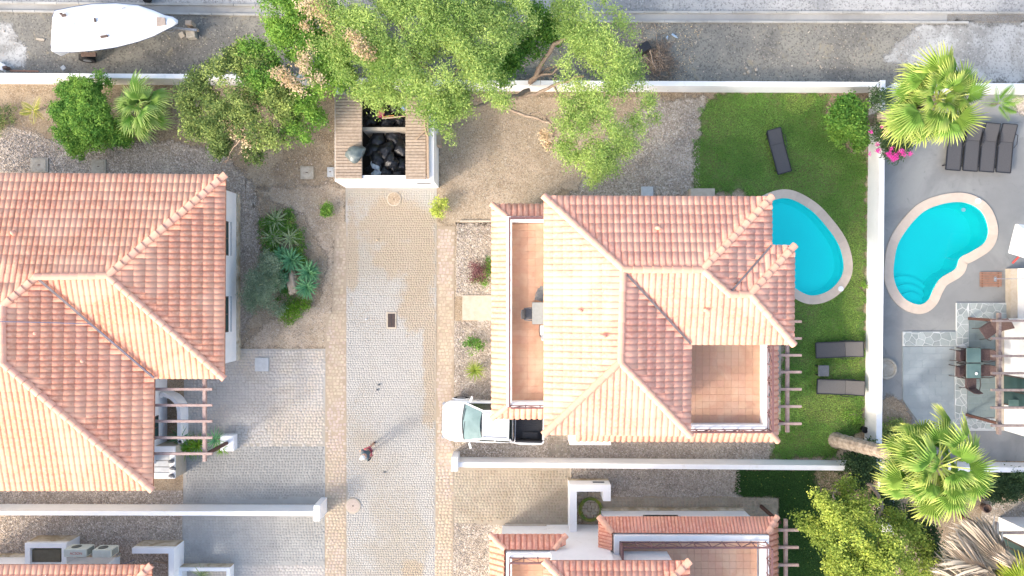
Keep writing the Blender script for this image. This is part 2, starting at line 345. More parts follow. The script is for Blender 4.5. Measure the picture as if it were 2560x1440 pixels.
# foliage
def leafm(name, a, b, c3=None, trans=.3): return mat(name, a, None, rough=.65, spec=.2, attr='tint', a1=b, island=.10, hue=.012, c3=c3, big=.8, trans=trans)
W['l_pale'] = leafm('pale_green_leaf', (0.197, 0.329, 0.0752), (0.508, 0.639, 0.197), trans=.4)
W['l_green'] = leafm('bright_green_leaf', (.10, .24, .04), (.28, .46, .08), trans=.35)
W['l_olive'] = leafm('olive_leaf', (0.0978, 0.161, 0.046), (0.414, 0.506, 0.149))
W['l_yellow'] = leafm('yellow_green_leaf', (0.189, 0.273, 0.0473), (0.588, 0.672, 0.137), trans=.35)
W['l_dark'] = leafm('dark_leaf', (0.036, 0.072, 0.03), (0.108, 0.18, 0.072))
W['l_grey'] = leafm('grey_green_leaf', (0.158, 0.231, 0.134), (0.437, 0.535, 0.365))
W['l_dry'] = leafm('dry_brown_leaf', (.46, .32, .18), (.74, .60, .40), trans=.2)
W['l_pink'] = leafm('pink_flower', (.72, .03, .35), (.85, .15, .5), trans=.2)
W['l_purple'] = leafm('purple_leaf', (.12, .05, .06), (.25, .12, .12), trans=.2)
W['l_lawnw'] = leafm('low_green_cover', (.12, .26, .02), (.26, .44, .05))
W['palm'] = leafm('palm_leaf', (.15, .31, .045), (.66, .72, .22), trans=.35)
W['palmb'] = leafm('yellow_palm_leaf', (.24, .36, .035), (.74, .68, .18), trans=.4)
W['palmg'] = leafm('fresh_palm_leaf', (.24, .42, .08), (.68, .78, .30), trans=.35)
W['straw'] = leafm('straw_frond', (.42, .36, .28), (.68, .60, .50), trans=.15)
W['agave'] = leafm('agave_leaf', (0.09, 0.27, 0.113), (0.293, 0.517, 0.27), trans=.1)
W['aloe'] = leafm('grey_aloe_leaf', (0.196, 0.276, 0.115), (0.552, 0.598, 0.368), trans=.1)

def soften(m):
    """copy of a ground material that frays out along the sheet's edge (attribute sd = metres from the edge)"""
    c = m.copy(); c.name = m.name + '_edge'; t = c.node_tree; N = t.nodes; L = t.links; out = N['Material Output']; src = out.inputs[0].links[0].from_socket
    at = N.new('ShaderNodeAttribute'); at.attribute_name = 'sd'; tc = N.new('ShaderNodeTexCoord'); no = N.new('ShaderNodeTexNoise'); no.inputs['Scale'].default_value = 1.6; no.inputs['Detail'].default_value = 9; no.inputs['Roughness'].default_value = .72; L.new(tc.outputs['Object'], no.inputs['Vector'])
    mu = N.new('ShaderNodeMath'); mu.operation = 'MULTIPLY_ADD'; mu.inputs[1].default_value = 2.4; mu.inputs[2].default_value = -1.2; L.new(no.outputs[0], mu.inputs[0])
    ad = N.new('ShaderNodeMath'); ad.operation = 'ADD'; L.new(at.outputs['Fac'], ad.inputs[0]); L.new(mu.outputs[0], ad.inputs[1])
    mr = N.new('ShaderNodeMapRange'); mr.interpolation_type = 'SMOOTHSTEP'; mr.inputs[1].default_value = -.28; mr.inputs[2].default_value = .28; L.new(ad.outputs[0], mr.inputs[0])
    tr = N.new('ShaderNodeBsdfTransparent'); ms = N.new('ShaderNodeMixShader'); L.new(mr.outputs[0], ms.inputs[0]); L.new(tr.outputs[0], ms.inputs[1]); L.new(src, ms.inputs[2]); L.new(ms.outputs[0], out.inputs[0]); return c
# ================================================================== GROUND
def jpoly(pts, jit=0.0, step=0.35, seed=1):
    q = [Vector(p[:2]) for p in pts]
    if not jit: return [tuple(p) for p in q]
    r = random.Random(seed); out = []
    for i in range(len(q)):
        a, b = q[i], q[(i + 1) % len(q)]; n = max(1, int((b - a).length / step)); nn = Vector((-(b - a).y, (b - a).x)).normalized() if (b - a).length > 0 else Vector((0, 0))
        ph = r.random() * 6
        for k in range(n):
            t = k / n; o = (r.gauss(0, jit * .6) + jit * math.sin(ph + k * .9)) if k else 0
            p = a.lerp(b, t) + nn * o; out.append((p.x, p.y))
    return out
def sheet(name, pxs, z, m, jit=0.0, seed=1, kind='structure', holes=None, raw=False):
    pts = pxs if raw else [P(*p)[:2] for p in pxs]
    pts = jpoly(pts, jit, seed=seed)
    bm = bmesh.new(); vs = [bm.verts.new((x, y, z)) for x, y in pts]
    es = [bm.edges.new((vs[i], vs[(i + 1) % len(vs)])) for i in range(len(vs))]
    for h in holes or []:
        hv = [bm.verts.new((x, y, z)) for x, y in h]; es += [bm.edges.new((hv[i], hv[(i + 1) % len(hv)])) for i in range(len(hv))]
    bmesh.ops.triangle_fill(bm, use_beauty=True, edges=es)
    for f in bm.faces:
        if f.normal.z < 0: f.normal_flip()
    me = bpy.data.meshes.new(name); bm.to_mesh(me); bm.free(); me.materials.append(m)
    o = bpy.data.objects.new(name, me); COL.objects.link(o)
    return tag(o, kind=kind)
def soft_sheet(name, pxs, z, m, width=.5, seed=1, res=.18, holes=()):
    poly = [P(*p)[:2] for p in pxs]; A = np.array([list(p) for p in poly]); x0, y0 = A.min(0) - width; x1, y1 = A.max(0) + width; x0 = max(x0, -40); x1 = min(x1, 45)
    nx = int((x1 - x0) / res) + 2; ny = int((y1 - y0) / res) + 2; X, Y = np.meshgrid(x0 + np.arange(nx) * res, y0 + np.arange(ny) * res); X = X.ravel(); Y = Y.ravel()
    D = np.full(X.shape, 1e9); n = len(A)
    for i in range(n):
        a, b = A[i], A[(i + 1) % n]; d = b - a; L2 = max(1e-9, d @ d); t = np.clip(((X - a[0]) * d[0] + (Y - a[1]) * d[1]) / L2, 0, 1); D = np.minimum(D, np.hypot(X - a[0] - t * d[0], Y - a[1] - t * d[1]))
    sd = np.where(inpoly(X, Y, poly), D, -D) / width
    I = np.arange(nx * ny).reshape(ny, nx); F = np.stack([I[:-1, :-1], I[:-1, 1:], I[1:, 1:], I[1:, :-1]], -1).reshape(-1, 4); F = F[sd[F].max(1) > -1.0]
    for h in holes: F = F[~inpoly(X, Y, h)[F].any(1)]
    used = np.unique(F); mp = -np.ones(nx * ny, int); mp[used] = np.arange(len(used)); V = np.stack([X[used], Y[used], np.full(len(used), z)], 1)
    o = np_mesh(name, V, mp[F], soften(m), None, {'sd': sd[used]}); return tag(o, kind='structure')
def smooth_loop(pts, n=10):
    """closed Catmull-Rom curve through 2-d points"""
    out = []; m = len(pts)
    for i in range(m):
        p0, p1, p2, p3 = [Vector(pts[(i + k - 1) % m][:2]) for k in range(4)]
        for k in range(n):
            t = k / n
            q = .5 * ((2 * p1) + (p2 - p0) * t + (2 * p0 - 5 * p1 + 4 * p2 - p3) * t * t + (3 * p1 - p0 - 3 * p2 + p3) * t ** 3); out.append((q.x, q.y))
    return out
def offset_loop(l, d):
    n = len(l); out = []
    for i in range(n):
        a = Vector(l[i - 1]); b = Vector(l[(i + 1) % n]); t = (b - a).normalized(); nn = Vector((t.y, -t.x)); out.append((l[i][0] + nn.x * d, l[i][1] + nn.y * d))
    return out
def area(l): return .5 * sum(l[i][0] * l[(i + 1) % len(l)][1] - l[(i + 1) % len(l)][0] * l[i][1] for i in range(len(l)))
def inpoly(X, Y, poly):
    ins = np.zeros(X.shape, bool); n = len(poly)
    for i in range(n):
        x1, y1 = poly[i][:2]; x2, y2 = poly[(i + 1) % n][:2]
        if y1 == y2: continue
        c = ((y1 > Y) != (y2 > Y)) & (X < (x2 - x1) * (Y - y1) / (y2 - y1) + x1); ins ^= c
    return ins

# pool outlines (water edge), photo pixels on the ground
POOL_A = [(1895, 520), (1960, 495), (2020, 520), (2065, 565), (2098, 615), (2109, 668), (2095, 705), (2062, 732), (2020, 738), (1975, 712), (1925, 668), (1880, 610), (1868, 555)]
POOL_B = [(2300, 535), (2355, 510), (2410, 506), (2452, 528), (2470, 570), (2462, 605), (2430, 628), (2400, 645), (2388, 672), (2352, 695), (2335, 720), (2320, 750), (2295, 762), (2258, 745), (2235, 705), (2233, 660), (2248, 600)]
pa = smooth_loop([P(*p) for p in POOL_A]); pb = smooth_loop([P(*p) for p in POOL_B])
if area(pa) < 0: pa = pa[::-1]
if area(pb) < 0: pb = pb[::-1]
pa_o = offset_loop(pa, .40); pb_o = offset_loop(pb, .42)
# the ground itself, with the two pool pits cut out
bm = bmesh.new(); es = []
for loop in ([(-300, -300), (300, -300), (300, 300), (-300, 300)], pa, pb):
    vv = [bm.verts.new((x, y, 0)) for x, y in loop]; es += [bm.edges.new((vv[i], vv[(i + 1) % len(vv)])) for i in range(len(vv))]
bmesh.ops.triangle_fill(bm, use_beauty=True, edges=es)
for f in bm.faces:
    if f.normal.z < 0: f.normal_flip()
me = bpy.data.meshes.new('ground'); bm.to_mesh(me); bm.free(); me.materials.append(W['dirt'])
g = bpy.data.objects.new('ground', me); COL.objects.link(g); tag(g, kind='structure')
Z = .004
sheet('upper_road', [(-900, -900), (3500, -900), (3500, 33), (1280, 29), (640, 13), (-900, -10)], Z, W['roadtop'])
sheet('road_gutter', [(-900, -6), (640, 14), (1280, 31), (3500, 34), (3500, 57), (1280, 52), (640, 37), (-900, 6)], Z * 2, W['settgrey'])
sheet('dirt_track', [(-900, 8), (640, 38), (1280, 53), (3500, 58), (3500, 222), (1280, 214), (640, 200), (-900, 180)], Z, W['track'])
soft_sheet('worn_concrete', [(2300, 62), (2420, 60), (3500, 60), (3500, 205), (2480, 203), (2420, 200), (2300, 180), (2210, 150), (2250, 100)], Z * 2, W['pale'])
soft_sheet('worn_concrete_patch', [(-60, 60), (30, 58), (40, 95), (70, 130), (60, 168), (20, 178), (-60, 180)], Z * 2, W['pale'])
# gravel, sand and paving beds
soft_sheet('gravel_bed', [(-300, 330), (60, 318), (120, 345), (230, 360), (420, 352), (560, 380), (640, 470), (650, 640), (640, 760), (600, 860), (560, 860), (560, 500), (-300, 500)], Z, W['gravel'])
soft_sheet('sand_bed', [(1100, 240), (1640, 235), (1700, 260), (1750, 300), (1740, 420), (1600, 470), (1400, 480), (1232, 560), (1100, 560), (1092, 480)], Z, W['sand'])
soft_sheet('gravel_strip', [(1520, 320), (1640, 250), (1770, 240), (1760, 330), (1745, 490), (1420, 500), (1480, 430)], Z * 2, W['gravelp'])
soft_sheet('sand_bank', [(640, 470), (838, 460), (862, 475), (862, 560), (838, 600), (830, 870), (600, 872), (700, 780), (800, 760), (820, 640), (760, 540), (660, 500)], Z, W['sand'])
sheet('gravel_side_strip', [(-300, 1222), (455, 1226), (458, 1262), (-300, 1262)], Z, W['gravel'])
sheet('gravel_yard', [(-300, 1285), (455, 1288), (455, 1440), (-300, 1440)], Z, W['gravel'])
sheet('front_gravel_bed', [(1140, 556), (1240, 556), (1240, 740), (1140, 740)], Z, W['gravelp'], .03, 9)
sheet('front_gravel_strip', [(1136, 802), (1300, 802), (1300, 1010), (1134, 1010)], Z, W['gravelp'], .03, 10)
sheet('driveway_gravel', [(1136, 1005), (1430, 1005), (1430, 1146), (1136, 1146)], Z, W['gravel'])
sheet('back_gravel_strip', [(1425, 1060), (1960, 1060), (1950, 1150), (1425, 1146)], Z * 2, W['gravelp'], .02, 12)
sheet('gravel_passage', [(1427, 1165), (1870, 1170), (1860, 1242), (1427, 1242)], Z, W['gravelp'], .03, 13)
sheet('gravel_corner', [(1134, 1306), (1260, 1306), (1260, 1480), (1132, 1480)], Z, W['gravelp'], .02, 14)
# paved bases under the setts
sheet('street', [(864, 470), (1092, 470), (1088, 1700), (864, 1700)], Z * 2, W['joint'])
sheet('pavement_left', [(838, 560), (866, 555), (866, 1700), (812, 1700), (814, 800), (830, 780)], Z * 3, W['jointtan'])
sheet('pavement_right', [(1094, 566), (1137, 566), (1131, 1700), (1086, 1700)], Z * 3, W['jointtan'])
sheet('driveway_upper', [(590, 872), (815, 872), (815, 1116), (460, 1116), (460, 900)], Z * 2, W['joint'])
sheet('driveway_lower', [(458, 1116), (813, 1116), (813, 1260), (458, 1260)], Z * 2, W['jointgrey'])
sheet('driveway_south', [(456, 1285), (812, 1285), (812, 1412), (456, 1412)], Z * 2, W['jointgrey'])
sheet('driveway_end', [(456, 1412), (813, 1412), (813, 1700), (456, 1700)], Z * 2, W['joint'])
sheet('forecourt', [(1135, 1165), (1427, 1165), (1427, 1318), (1132, 1308)], Z * 3, W['jointdirty'])
sheet('back_path', [(1500, 1242), (1946, 1244), (1946, 1700), (1500, 1300)], Z * 3, W['jointtan'])
# lawns
LAWN_A = [(1790, 236), (2000, 234), (2066, 235), (2070, 330), (2150, 385), (2166, 380), (2160, 1000), (2150, 1080), (2080, 1140), (1925, 1147), (1940, 1095), (1960, 900), (1960, 700), (1860, 470), (1735, 490), (1738, 400), (1730, 380), (1755, 330), (1745, 300), (1765, 270)]
LAWN_B = [(1840, 1176), (1925, 1174), (2110, 1176), (2200, 1250), (2250, 1600), (1946, 1600), (1946, 1244), (1860, 1243), (1835, 1230)]
soft_sheet('lawn', LAWN_A, Z * 3, W['grass'], .35, holes=[pa])
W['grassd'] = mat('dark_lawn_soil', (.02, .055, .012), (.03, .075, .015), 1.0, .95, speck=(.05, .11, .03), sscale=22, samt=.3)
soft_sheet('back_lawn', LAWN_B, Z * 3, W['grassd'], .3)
# right hand yard
YARD = [(2200, 232), (2600, 236), (3300, 236), (3300, 1158), (2200, 1150)]
sheet('grey_yard', [P(*p)[:2] for p in YARD], Z * 2, W['yard'], raw=True, holes=[pb])
soft_sheet('planting_bed', [(2203, 985), (2258, 1002), (2300, 1092), (2330, 1150), (2203, 1150)], Z * 3, W['dirt'])
soft_sheet('corner_bed', [(2530, 240), (2700, 240), (2700, 290), (2560, 288), (2530, 268)], Z * 3, W['gravel'])
soft_sheet('earth_bed', [(2066, 236), (2168, 236), (2168, 384), (2130, 380), (2072, 330)], Z * 4, W['dirt'])
sheet('lower_yard', [(2250, 1182), (3200, 1182), (3200, 1700), (2250, 1700)], Z * 3, W['dirt'])
sheet('beige_terrace', [(2455, 1252), (3000, 1252), (3000, 1700), (2430, 1700)], Z * 4, W['gravelp'])
soft_sheet('tree_bed', [(2040, 1178), (2230, 1178), (2200, 1300), (2110, 1240), (2040, 1220)], Z * 4, W['dirt'])
sheet('walkway', [(1900, 862), (1952, 862), (1951, 1080), (1900, 1080)], Z * 5, W['cream'])
for nm, r in (('stepping_slab', (1156, 738, 1262, 801)),):
    b = MB(); p, q = P(r[0], r[1]), P(r[2], r[3]); b.bbox(p.x, q.x, q.y, p.y, 0, .05); tag(b.build(nm, W['cream'], bevel=.01), kind='structure')
b = MB(); p, q = P(1150, 551), P(1245, 556); b.bbox(p.x, q.x, q.y, p.y, 0, .06); tag(b.build('edging', W['cream']), kind='structure')
b = MB(); p, q = P(1262, 1309), P(1375, 1345); b.bbox(p.x, q.x, q.y, p.y, 0, .06); tag(b.build('porch_slab', W['cream']), kind='structure')
b = MB(); p, q = P(2418, 1178), P(1427, 1178)
b = MB(); p, q = P(1424, 1165), P(1428, 1205); b.bbox(p.x, q.x, q.y, p.y, 0, .05); tag(b.build('edging_strip', W['cream']), kind='structure')

# kerb stones of the upper road, two lines, each stone its own piece
def kerb(pxs, wid, name='kerb'):
    root = bpy.data.objects.new(name, None); COL.objects.link(root); tag(root, kind='structure')
    root.location = P(*pxs[0])
    me = None; k = 0
    for i in range(len(pxs) - 1):
        a, b = P(*pxs[i]), P(*pxs[i + 1]); n = int((b - a).length / 1.0); d = (b - a) / n
        for j in range(n):
            if me is None:
                mb = MB(); mb.rbox((0, 0, .045), (.985, wid, .09), .012); o = mb.build('kerb_stone', W['cream2'], root, local=True); me = o.data
            else: o = bpy.data.objects.new('kerb_stone', me); COL.objects.link(o); o.parent = root
            c = a + d * (j + .5) - root.location; o.location = (c.x, c.y, rnd.uniform(-.012, .004)); o.rotation_euler = (0, 0, math.atan2(d.y, d.x) + rnd.gauss(0, .004)); o.scale = (d.length, 1, 1)
W['cream2'] = mat('kerb_stone', (.45, .44, .41), (.40, .39, .36), 2, .9, island=.08, c3=(.34, .33, .30), big=.6)
kerb([(-20, 7), (640, 14), (1280, 31), (2600, 33)], .10, 'kerb')
kerb([(-20, 28), (640, 38), (1280, 54), (2420, 57)], .09, 'kerb')

# setts --------------------------------------------------------------
def sett_pts(poly, sx, sy, holes=(), jit=.13, off=True):
    A = np.array([p[:2] for p in poly]); x0, y0 = A.min(0); x1, y1 = A.max(0)
    xs = np.arange(x0, x1, sx); ys = np.arange(y0, y1, sy); X, Y = np.meshgrid(xs, ys)
    if off: X = X + (np.arange(len(ys)) % 2)[:, None] * sx * .5 + nr.uniform(-.5, .5, len(ys))[:, None] * sx
    X = X.ravel(); Y = Y.ravel(); X = X + nr.normal(0, jit * sx, X.shape) * .6; Y = Y + nr.normal(0, jit * sy, Y.shape) * .6
    k = inpoly(X, Y, poly)
    for h in holes: k &= ~inpoly(X, Y, h)
    return X[k], Y[k]
def sett_block(X, Y, sx, sy, z0=.0125, ht=.003):
    n = len(X); hx = sx * .5 * nr.uniform(.86, .99, n); hy = sy * .5 * nr.uniform(.86, .99, n); a = nr.normal(0, .10, n)
    zt = z0 + ht + nr.uniform(-.0015, .0015, n)
    c = np.array([(-1, -1), (1, -1), (1, 1), (-1, 1)], float); V = np.zeros((n, 8, 3))
    for i in range(4):
        jx = nr.uniform(.82, 1.05, n); jy = nr.uniform(.82, 1.05, n)
        dx = c[i, 0] * hx * jx; dy = c[i, 1] * hy * jy; rx = dx * np.cos(a) - dy * np.sin(a); ry = dx * np.sin(a) + dy * np.cos(a)
        V[:, i, 0] = X + rx; V[:, i, 1] = Y + ry; V[:, i, 2] = z0 - .004
        V[:, 4 + i, 0] = X + rx * .89; V[:, 4 + i, 1] = Y + ry * .89; V[:, 4 + i, 2] = zt + nr.uniform(-.0012, .0012, n)
    F = np.array([(4, 5, 6, 7), (0, 1, 5, 4), (1, 2, 6, 5), (2, 3, 7, 6), (3, 0, 4, 7)])
    return V.reshape(-1, 3), (F[None] + (np.arange(n) * 8)[:, None, None]).reshape(-1, 4)
def setts(name, pxs, sx, sy, m, holes=(), single=0, parent=None):
    poly = [P(*p)[:2] for p in pxs]; X, Y = sett_pts(poly, sx, sy, holes)
    if single:
        # the stones that show largest are pieces of their own
        idx = np.argsort(np.hypot(X, Y))[:single]; rest = np.ones(len(X), bool); rest[idx] = False
        var = []
        for i in range(8):
            V, F = sett_block(np.zeros(1), np.zeros(1), sx, sy); me = bpy.data.meshes.new('sett'); me.from_pydata([tuple(v) for v in V], [], [tuple(f) for f in F]); me.materials.append(m); var.append(me)
        for k, i in enumerate(idx):
            o = bpy.data.objects.new('sett', var[k % 8]); COL.objects.link(o); o.parent = parent; o.location = (X[i], Y[i], nr.uniform(-.004, .004)); o.rotation_euler = (0, 0, nr.choice([0, math.pi]) + nr.normal(0, .05))
        X, Y = X[rest], Y[rest]
    V, F = sett_block(X, Y, sx, sy); return tag(np_mesh(name, V, F, m, parent), kind='stuff')
circ = lambda px, py, r, n=20: [(P(px, py).x + S(r) * math.cos(2 * math.pi * i / n), P(px, py).y + S(r) * math.sin(2 * math.pi * i / n)) for i in range(n)]
hol = [circ(985, 498, 20), circ(883, 1264, 21), [P(*p)[:2] for p in ((966, 780), (992, 780), (992, 822), (966, 822))]]
pl = bpy.data.objects['pavement_left']; pr = bpy.data.objects['pavement_right']; st = bpy.data.objects['street']
setts('sett_field', [(868, 474), (1088, 474), (1084, 1500), (868, 1500)], .115, .105, W['sett'], hol, parent=st)
setts('sett_field', [(840, 562), (863, 558), (863, 1500), (816, 1500), (818, 800), (833, 782)], .155, .145, W['settan'], hol, 300, pl)
setts('sett_field', [(1097, 569), (1134, 569), (1129, 1500), (1090, 1500)], .165, .15, W['settan'], (), 300, pr)
du = bpy.data.objects['driveway_upper']; dl = bpy.data.objects['driveway_lower']; ds = bpy.data.objects['driveway_south']; de = bpy.data.objects['driveway_end']; fc = bpy.data.objects['forecourt']; bp = bpy.data.objects['back_path']; dg = bpy.data.objects['driveway_gravel']
setts('sett_field', [(596, 876), (811, 876), (811, 1113), (464, 1113), (464, 905)], .15, .14, W['settpink'], [[P(*p)[:2] for p in ((638, 893), (674, 893), (674, 930), (638, 930))]], 0, du)
setts('sett_field', [(462, 1119), (810, 1119), (810, 1240), (462, 1260)], .135, .13, W['settgrey'], (), 0, dl)
setts('sett_field', [(460, 1290), (809, 1290), (809, 1409), (460, 1409)], .135, .13, W['settgrey'], (), 0, ds)
setts('sett_field', [(460, 1415), (810, 1415), (810, 1500), (460, 1500)], .15, .14, W['settpink'], (), 0, de)
setts('sett_field', [(1138, 1172), (1424, 1174), (1424, 1303), (1136, 1303)], .145, .135, W['settdirty'], (), 0, fc)
setts('sett_field', [(1445, 1230), (1508, 1230), (1508, 1300), (1445, 1300)], .17, .15, W['settan'], (), 0, fc)
setts('sett_field', [(1530, 1245), (1943, 1247), (1943, 1272), (1530, 1272)], .17, .15, W['settdirty'], (), 0, bp)
setts('sett_field', [(1872, 1272), (1943, 1272), (1943, 1296), (1890, 1296)], .17, .15, W['settdirty'], (), 0, bp)
setts('sett_field', [(1370, 1085), (1424, 1085), (1424, 1138), (1370, 1138)], .17, .15, W['settdirty'], (), 0, dg)
# earth washed over the setts near the bin store
for k, (poly, zz) in enumerate((([(905, 520), (985, 515), (1050, 560), (1085, 600), (1085, 640), (1010, 640), (985, 680), (960, 670), (925, 620), (880, 600), (872, 545)], .030), ([(1010, 560), (1090, 560), (1088, 700), (1085, 790), (1050, 780), (1020, 720), (1000, 650)], .028))):
    pass

# pebbles lying on gravel, grass on lawns ----------------------------
def pebbles(name, pxs, dens, size, m=W['peb'], holes=(), z=.006):
    poly = [P(*p)[:2] for p in pxs]; A = np.array(poly); x0, y0 = A.min(0); x1, y1 = A.max(0); n = int((x1 - x0) * (y1 - y0) * dens)
    X = nr.uniform(x0, x1, n); Y = nr.uniform(y0, y1, n); k = inpoly(X, Y, poly); X, Y = X[k], Y[k]; n = len(X)
    r = size * nr.lognormal(0, .3, n); a = nr.uniform(0, 6.28, n); V = np.zeros((n, 4, 3))
    for i in range(3):
        t = a + i * 2.094; V[:, i, 0] = X + r * np.cos(t) * nr.uniform(.8, 1.2, n); V[:, i, 1] = Y + r * np.sin(t) * nr.uniform(.8, 1.2, n); V[:, i, 2] = z
    V[:, 3, 0] = X + nr.normal(0, .2, n) * r; V[:, 3, 1] = Y + nr.normal(0, .2, n) * r; V[:, 3, 2] = z + r * .8
    F = np.array([(0, 1, 3), (1, 2, 3), (2, 0, 3)]); F = (F[None] + (np.arange(n) * 4)[:, None, None]).reshape(-1, 3)
    return tag(np_mesh(name, V.reshape(-1, 3), F, m), kind='stuff')
pebbles('gravel', [(0, 330), (120, 345), (420, 352), (560, 380), (640, 470), (650, 640), (640, 760), (600, 860), (565, 860), (565, 450), (0, 430)], 260, .028)
pebbles('gravel', [(0, 1225), (455, 1227), (457, 1260), (0, 1260)], 300, .028)
pebbles('gravel', [(0, 1289), (453, 1289), (453, 1440), (0, 1440)], 300, .028)
pebbles('gravel', [(1425, 1095), (1945, 1095), (1925, 1146), (1425, 1143)], 380, .032)
pebbles('gravel', [(1427, 1170), (1850, 1175), (1850, 1240), (1530, 1240), (1427, 1200)], 380, .032)
pebbles('gravel', [(1142, 558), (1232, 558), (1232, 737), (1142, 737)], 330, .03)
pebbles('gravel', [(1138, 803), (1232, 803), (1232, 1004), (1138, 1004)], 330, .03)
pebbles('gravel', [(1136, 1309), (1228, 1309), (1226, 1440), (1134, 1440)], 330, .03)
pebbles('gravel', [(1560, 300), (1750, 260), (1750, 490), (1440, 495), (1500, 430)], 300, .03)
pebbles('gravel', [(560, 430), (838, 380), (838, 480), (835, 860), (600, 868), (600, 500)], 60, .025)
pebbles('loose_stones', [(0, 70), (2300, 62), (2300, 205), (0, 185)], 14, .03)
pebbles('loose_stones', [(1100, 240), (1560, 240), (1560, 480), (1100, 500)], 60, .022)
def blades(name, poly, n, ln, m, holes=(), z=.012, clump=0):
    A = np.array([p[:2] for p in poly]); x0, y0 = A.min(0); x1, y1 = A.max(0)
    X = nr.uniform(x0, x1, n); Y = nr.uniform(y0, y1, n); k = inpoly(X, Y, poly)
    for h in holes: k &= ~inpoly(X, Y, h)
    X, Y = X[k], Y[k]; n = len(X); a = nr.uniform(0, 6.28, n); l = ln * nr.uniform(.6, 1.4, n); wd = .010; V = np.zeros((n, 3, 3)); lean = nr.uniform(.3, 1.1, n)
    V[:, 0, 0] = X - np.sin(a) * wd; V[:, 0, 1] = Y + np.cos(a) * wd; V[:, 1, 0] = X + np.sin(a) * wd; V[:, 1, 1] = Y - np.cos(a) * wd; V[:, :2, 2] = z
    V[:, 2, 0] = X + np.cos(a) * l * lean; V[:, 2, 1] = Y + np.sin(a) * l * lean; V[:, 2, 2] = z + l * .8
    return tag(np_mesh(name, V.reshape(-1, 3), np.arange(3 * n).reshape(-1, 3), m), kind='stuff')
la = jpoly([P(*p) for p in LAWN_A], .22, step=.12, seed=21); lb = [P(*p)[:2] for p in LAWN_B]
blades('grass', la, 230000, .055, W['blade'], [pa_o])
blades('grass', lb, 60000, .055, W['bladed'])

# pools --------------------------------------------------------------
def pool(name, label, loop, outer, m, depth, steps=None, lamp=None):
    cx = sum(p[0] for p in loop) / len(loop); cy = sum(p[1] for p in loop) / len(loop)
    root = thing(name, label, 'swimming pool', (cx, cy, 0), group='kidney shaped swimming pools')
    n = len(loop); mb = MB(); vs = []
    for s_, z in ((1.0, .03), (.995, -depth * .5), (.93, -depth)):
        vs += [(cx + (p[0] - cx) * s_, cy + (p[1] - cy) * s_, z) for p in loop]
    fs = [(l * n + (i + 1) % n, l * n + i, (l + 1) * n + i, (l + 1) * n + (i + 1) % n) for l in (0, 1) for i in range(n)] + [tuple(range(2 * n, 3 * n))]
    mb.add(vs, fs); mb.build('basin', m, root, smooth=False)
    mb = MB(); mb.add([(p[0], p[1], -.05) for p in loop], [tuple(range(n))]); mb.build('water', W['water'], root)
    # coping in slabs
    per = 5
    for k in range(0, n, per):
        idx = [(k + j) % n for j in range(per + 1)]; mb = MB()
        a = [outer[i] for i in idx]; b_ = [loop[i] for i in idx]
        c = [(p[0] + (q[0] - p[0]) * -.02, p[1] + (q[1] - p[1]) * -.02) for p, q in zip(b_, a)]
        e = .0; pts = a + c[::-1]; mb.prism(pts, .0, .055 + rnd.uniform(-.002, .002)); mb.build('coping_slab', W['coping'], root)
    if steps:
        for (px, py, r, z) in steps:
            mb = MB(); c = P(px, py, 0); mb.lathe((c.x, c.y, -depth), [(S(r), 0), (S(r), z + depth)], 28); mb.build('step', m, root)
    if lamp:
        mb = MB(); c = P(*lamp); mb.lathe((c.x, c.y, .05), [(.13, 0), (.13, .03), (.11, .045)], 16); mb.build('skimmer_lid', W['white'], root, bevel=.0)
    return root
pool('swimming_pool', 'cyan swimming pool half hidden behind the tiled roof corner, bordered by lawn', pa, pa_o, W['liner_pool'], .6, None, (2103, 722, .1))
pool('swimming_pool', 'bean shaped turquoise pool in the grey paved yard beyond the white wall', pb, pb_o, W['liner_pool2'], .95, [(2283, 755, 66, -.72), (2284, 760, 50, -.5), (2285, 764, 34, -.28)], (2447, 502, .1))
pr1 = bpy.data.objects['swimming_pool.001']
mb = MB(); c = P(2412, 524); mb.lathe((c.x, c.y, -.125), [(.09, 0), (.09, .05), (.06, .05)], 14); mb.build('float', W['cyanmark'], pr1)

# ================================================================== ROOFS
def tile_template(pu, pv, amp):
    us = [0, .07, .20, .40, .60, .75, .82, .91, 1.0]; hs = [0, .62, .93, 1.0, .93, .62, 0, -.12, 0]
    top = [(u * pu, h * amp) for u, h in zip(us, hs)]
    lo = -.025; up = pv + .01; V = []; C = []
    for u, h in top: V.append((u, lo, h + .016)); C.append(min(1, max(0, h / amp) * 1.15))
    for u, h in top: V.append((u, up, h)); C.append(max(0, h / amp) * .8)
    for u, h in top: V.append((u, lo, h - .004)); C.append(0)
    n = len(top); F = [(i, i + 1, n + i + 1, n + i) for i in range(n - 1)] + [(2 * n + i, 2 * n + i + 1, i + 1, i) for i in range(n - 1)]
    return V, F, C
def clip_poly(pts, lines):
    for (a, b, c) in lines:   # keep a*u+b*v+c >= 0
        if not pts: return pts
        out = []; n = len(pts)
        for i in range(n):
            p, q = pts[i], pts[(i + 1) % n]; dp = a * p[0] + b * p[1] + c; dq = a * q[0] + b * q[1] + c
            if dp >= 0: out.append(p)
            if (dp >= 0) != (dq >= 0):
                t = dp / (dp - dq); out.append(tuple(p[k] + (q[k] - p[k]) * t for k in range(len(p))))
        pts = out
    return pts
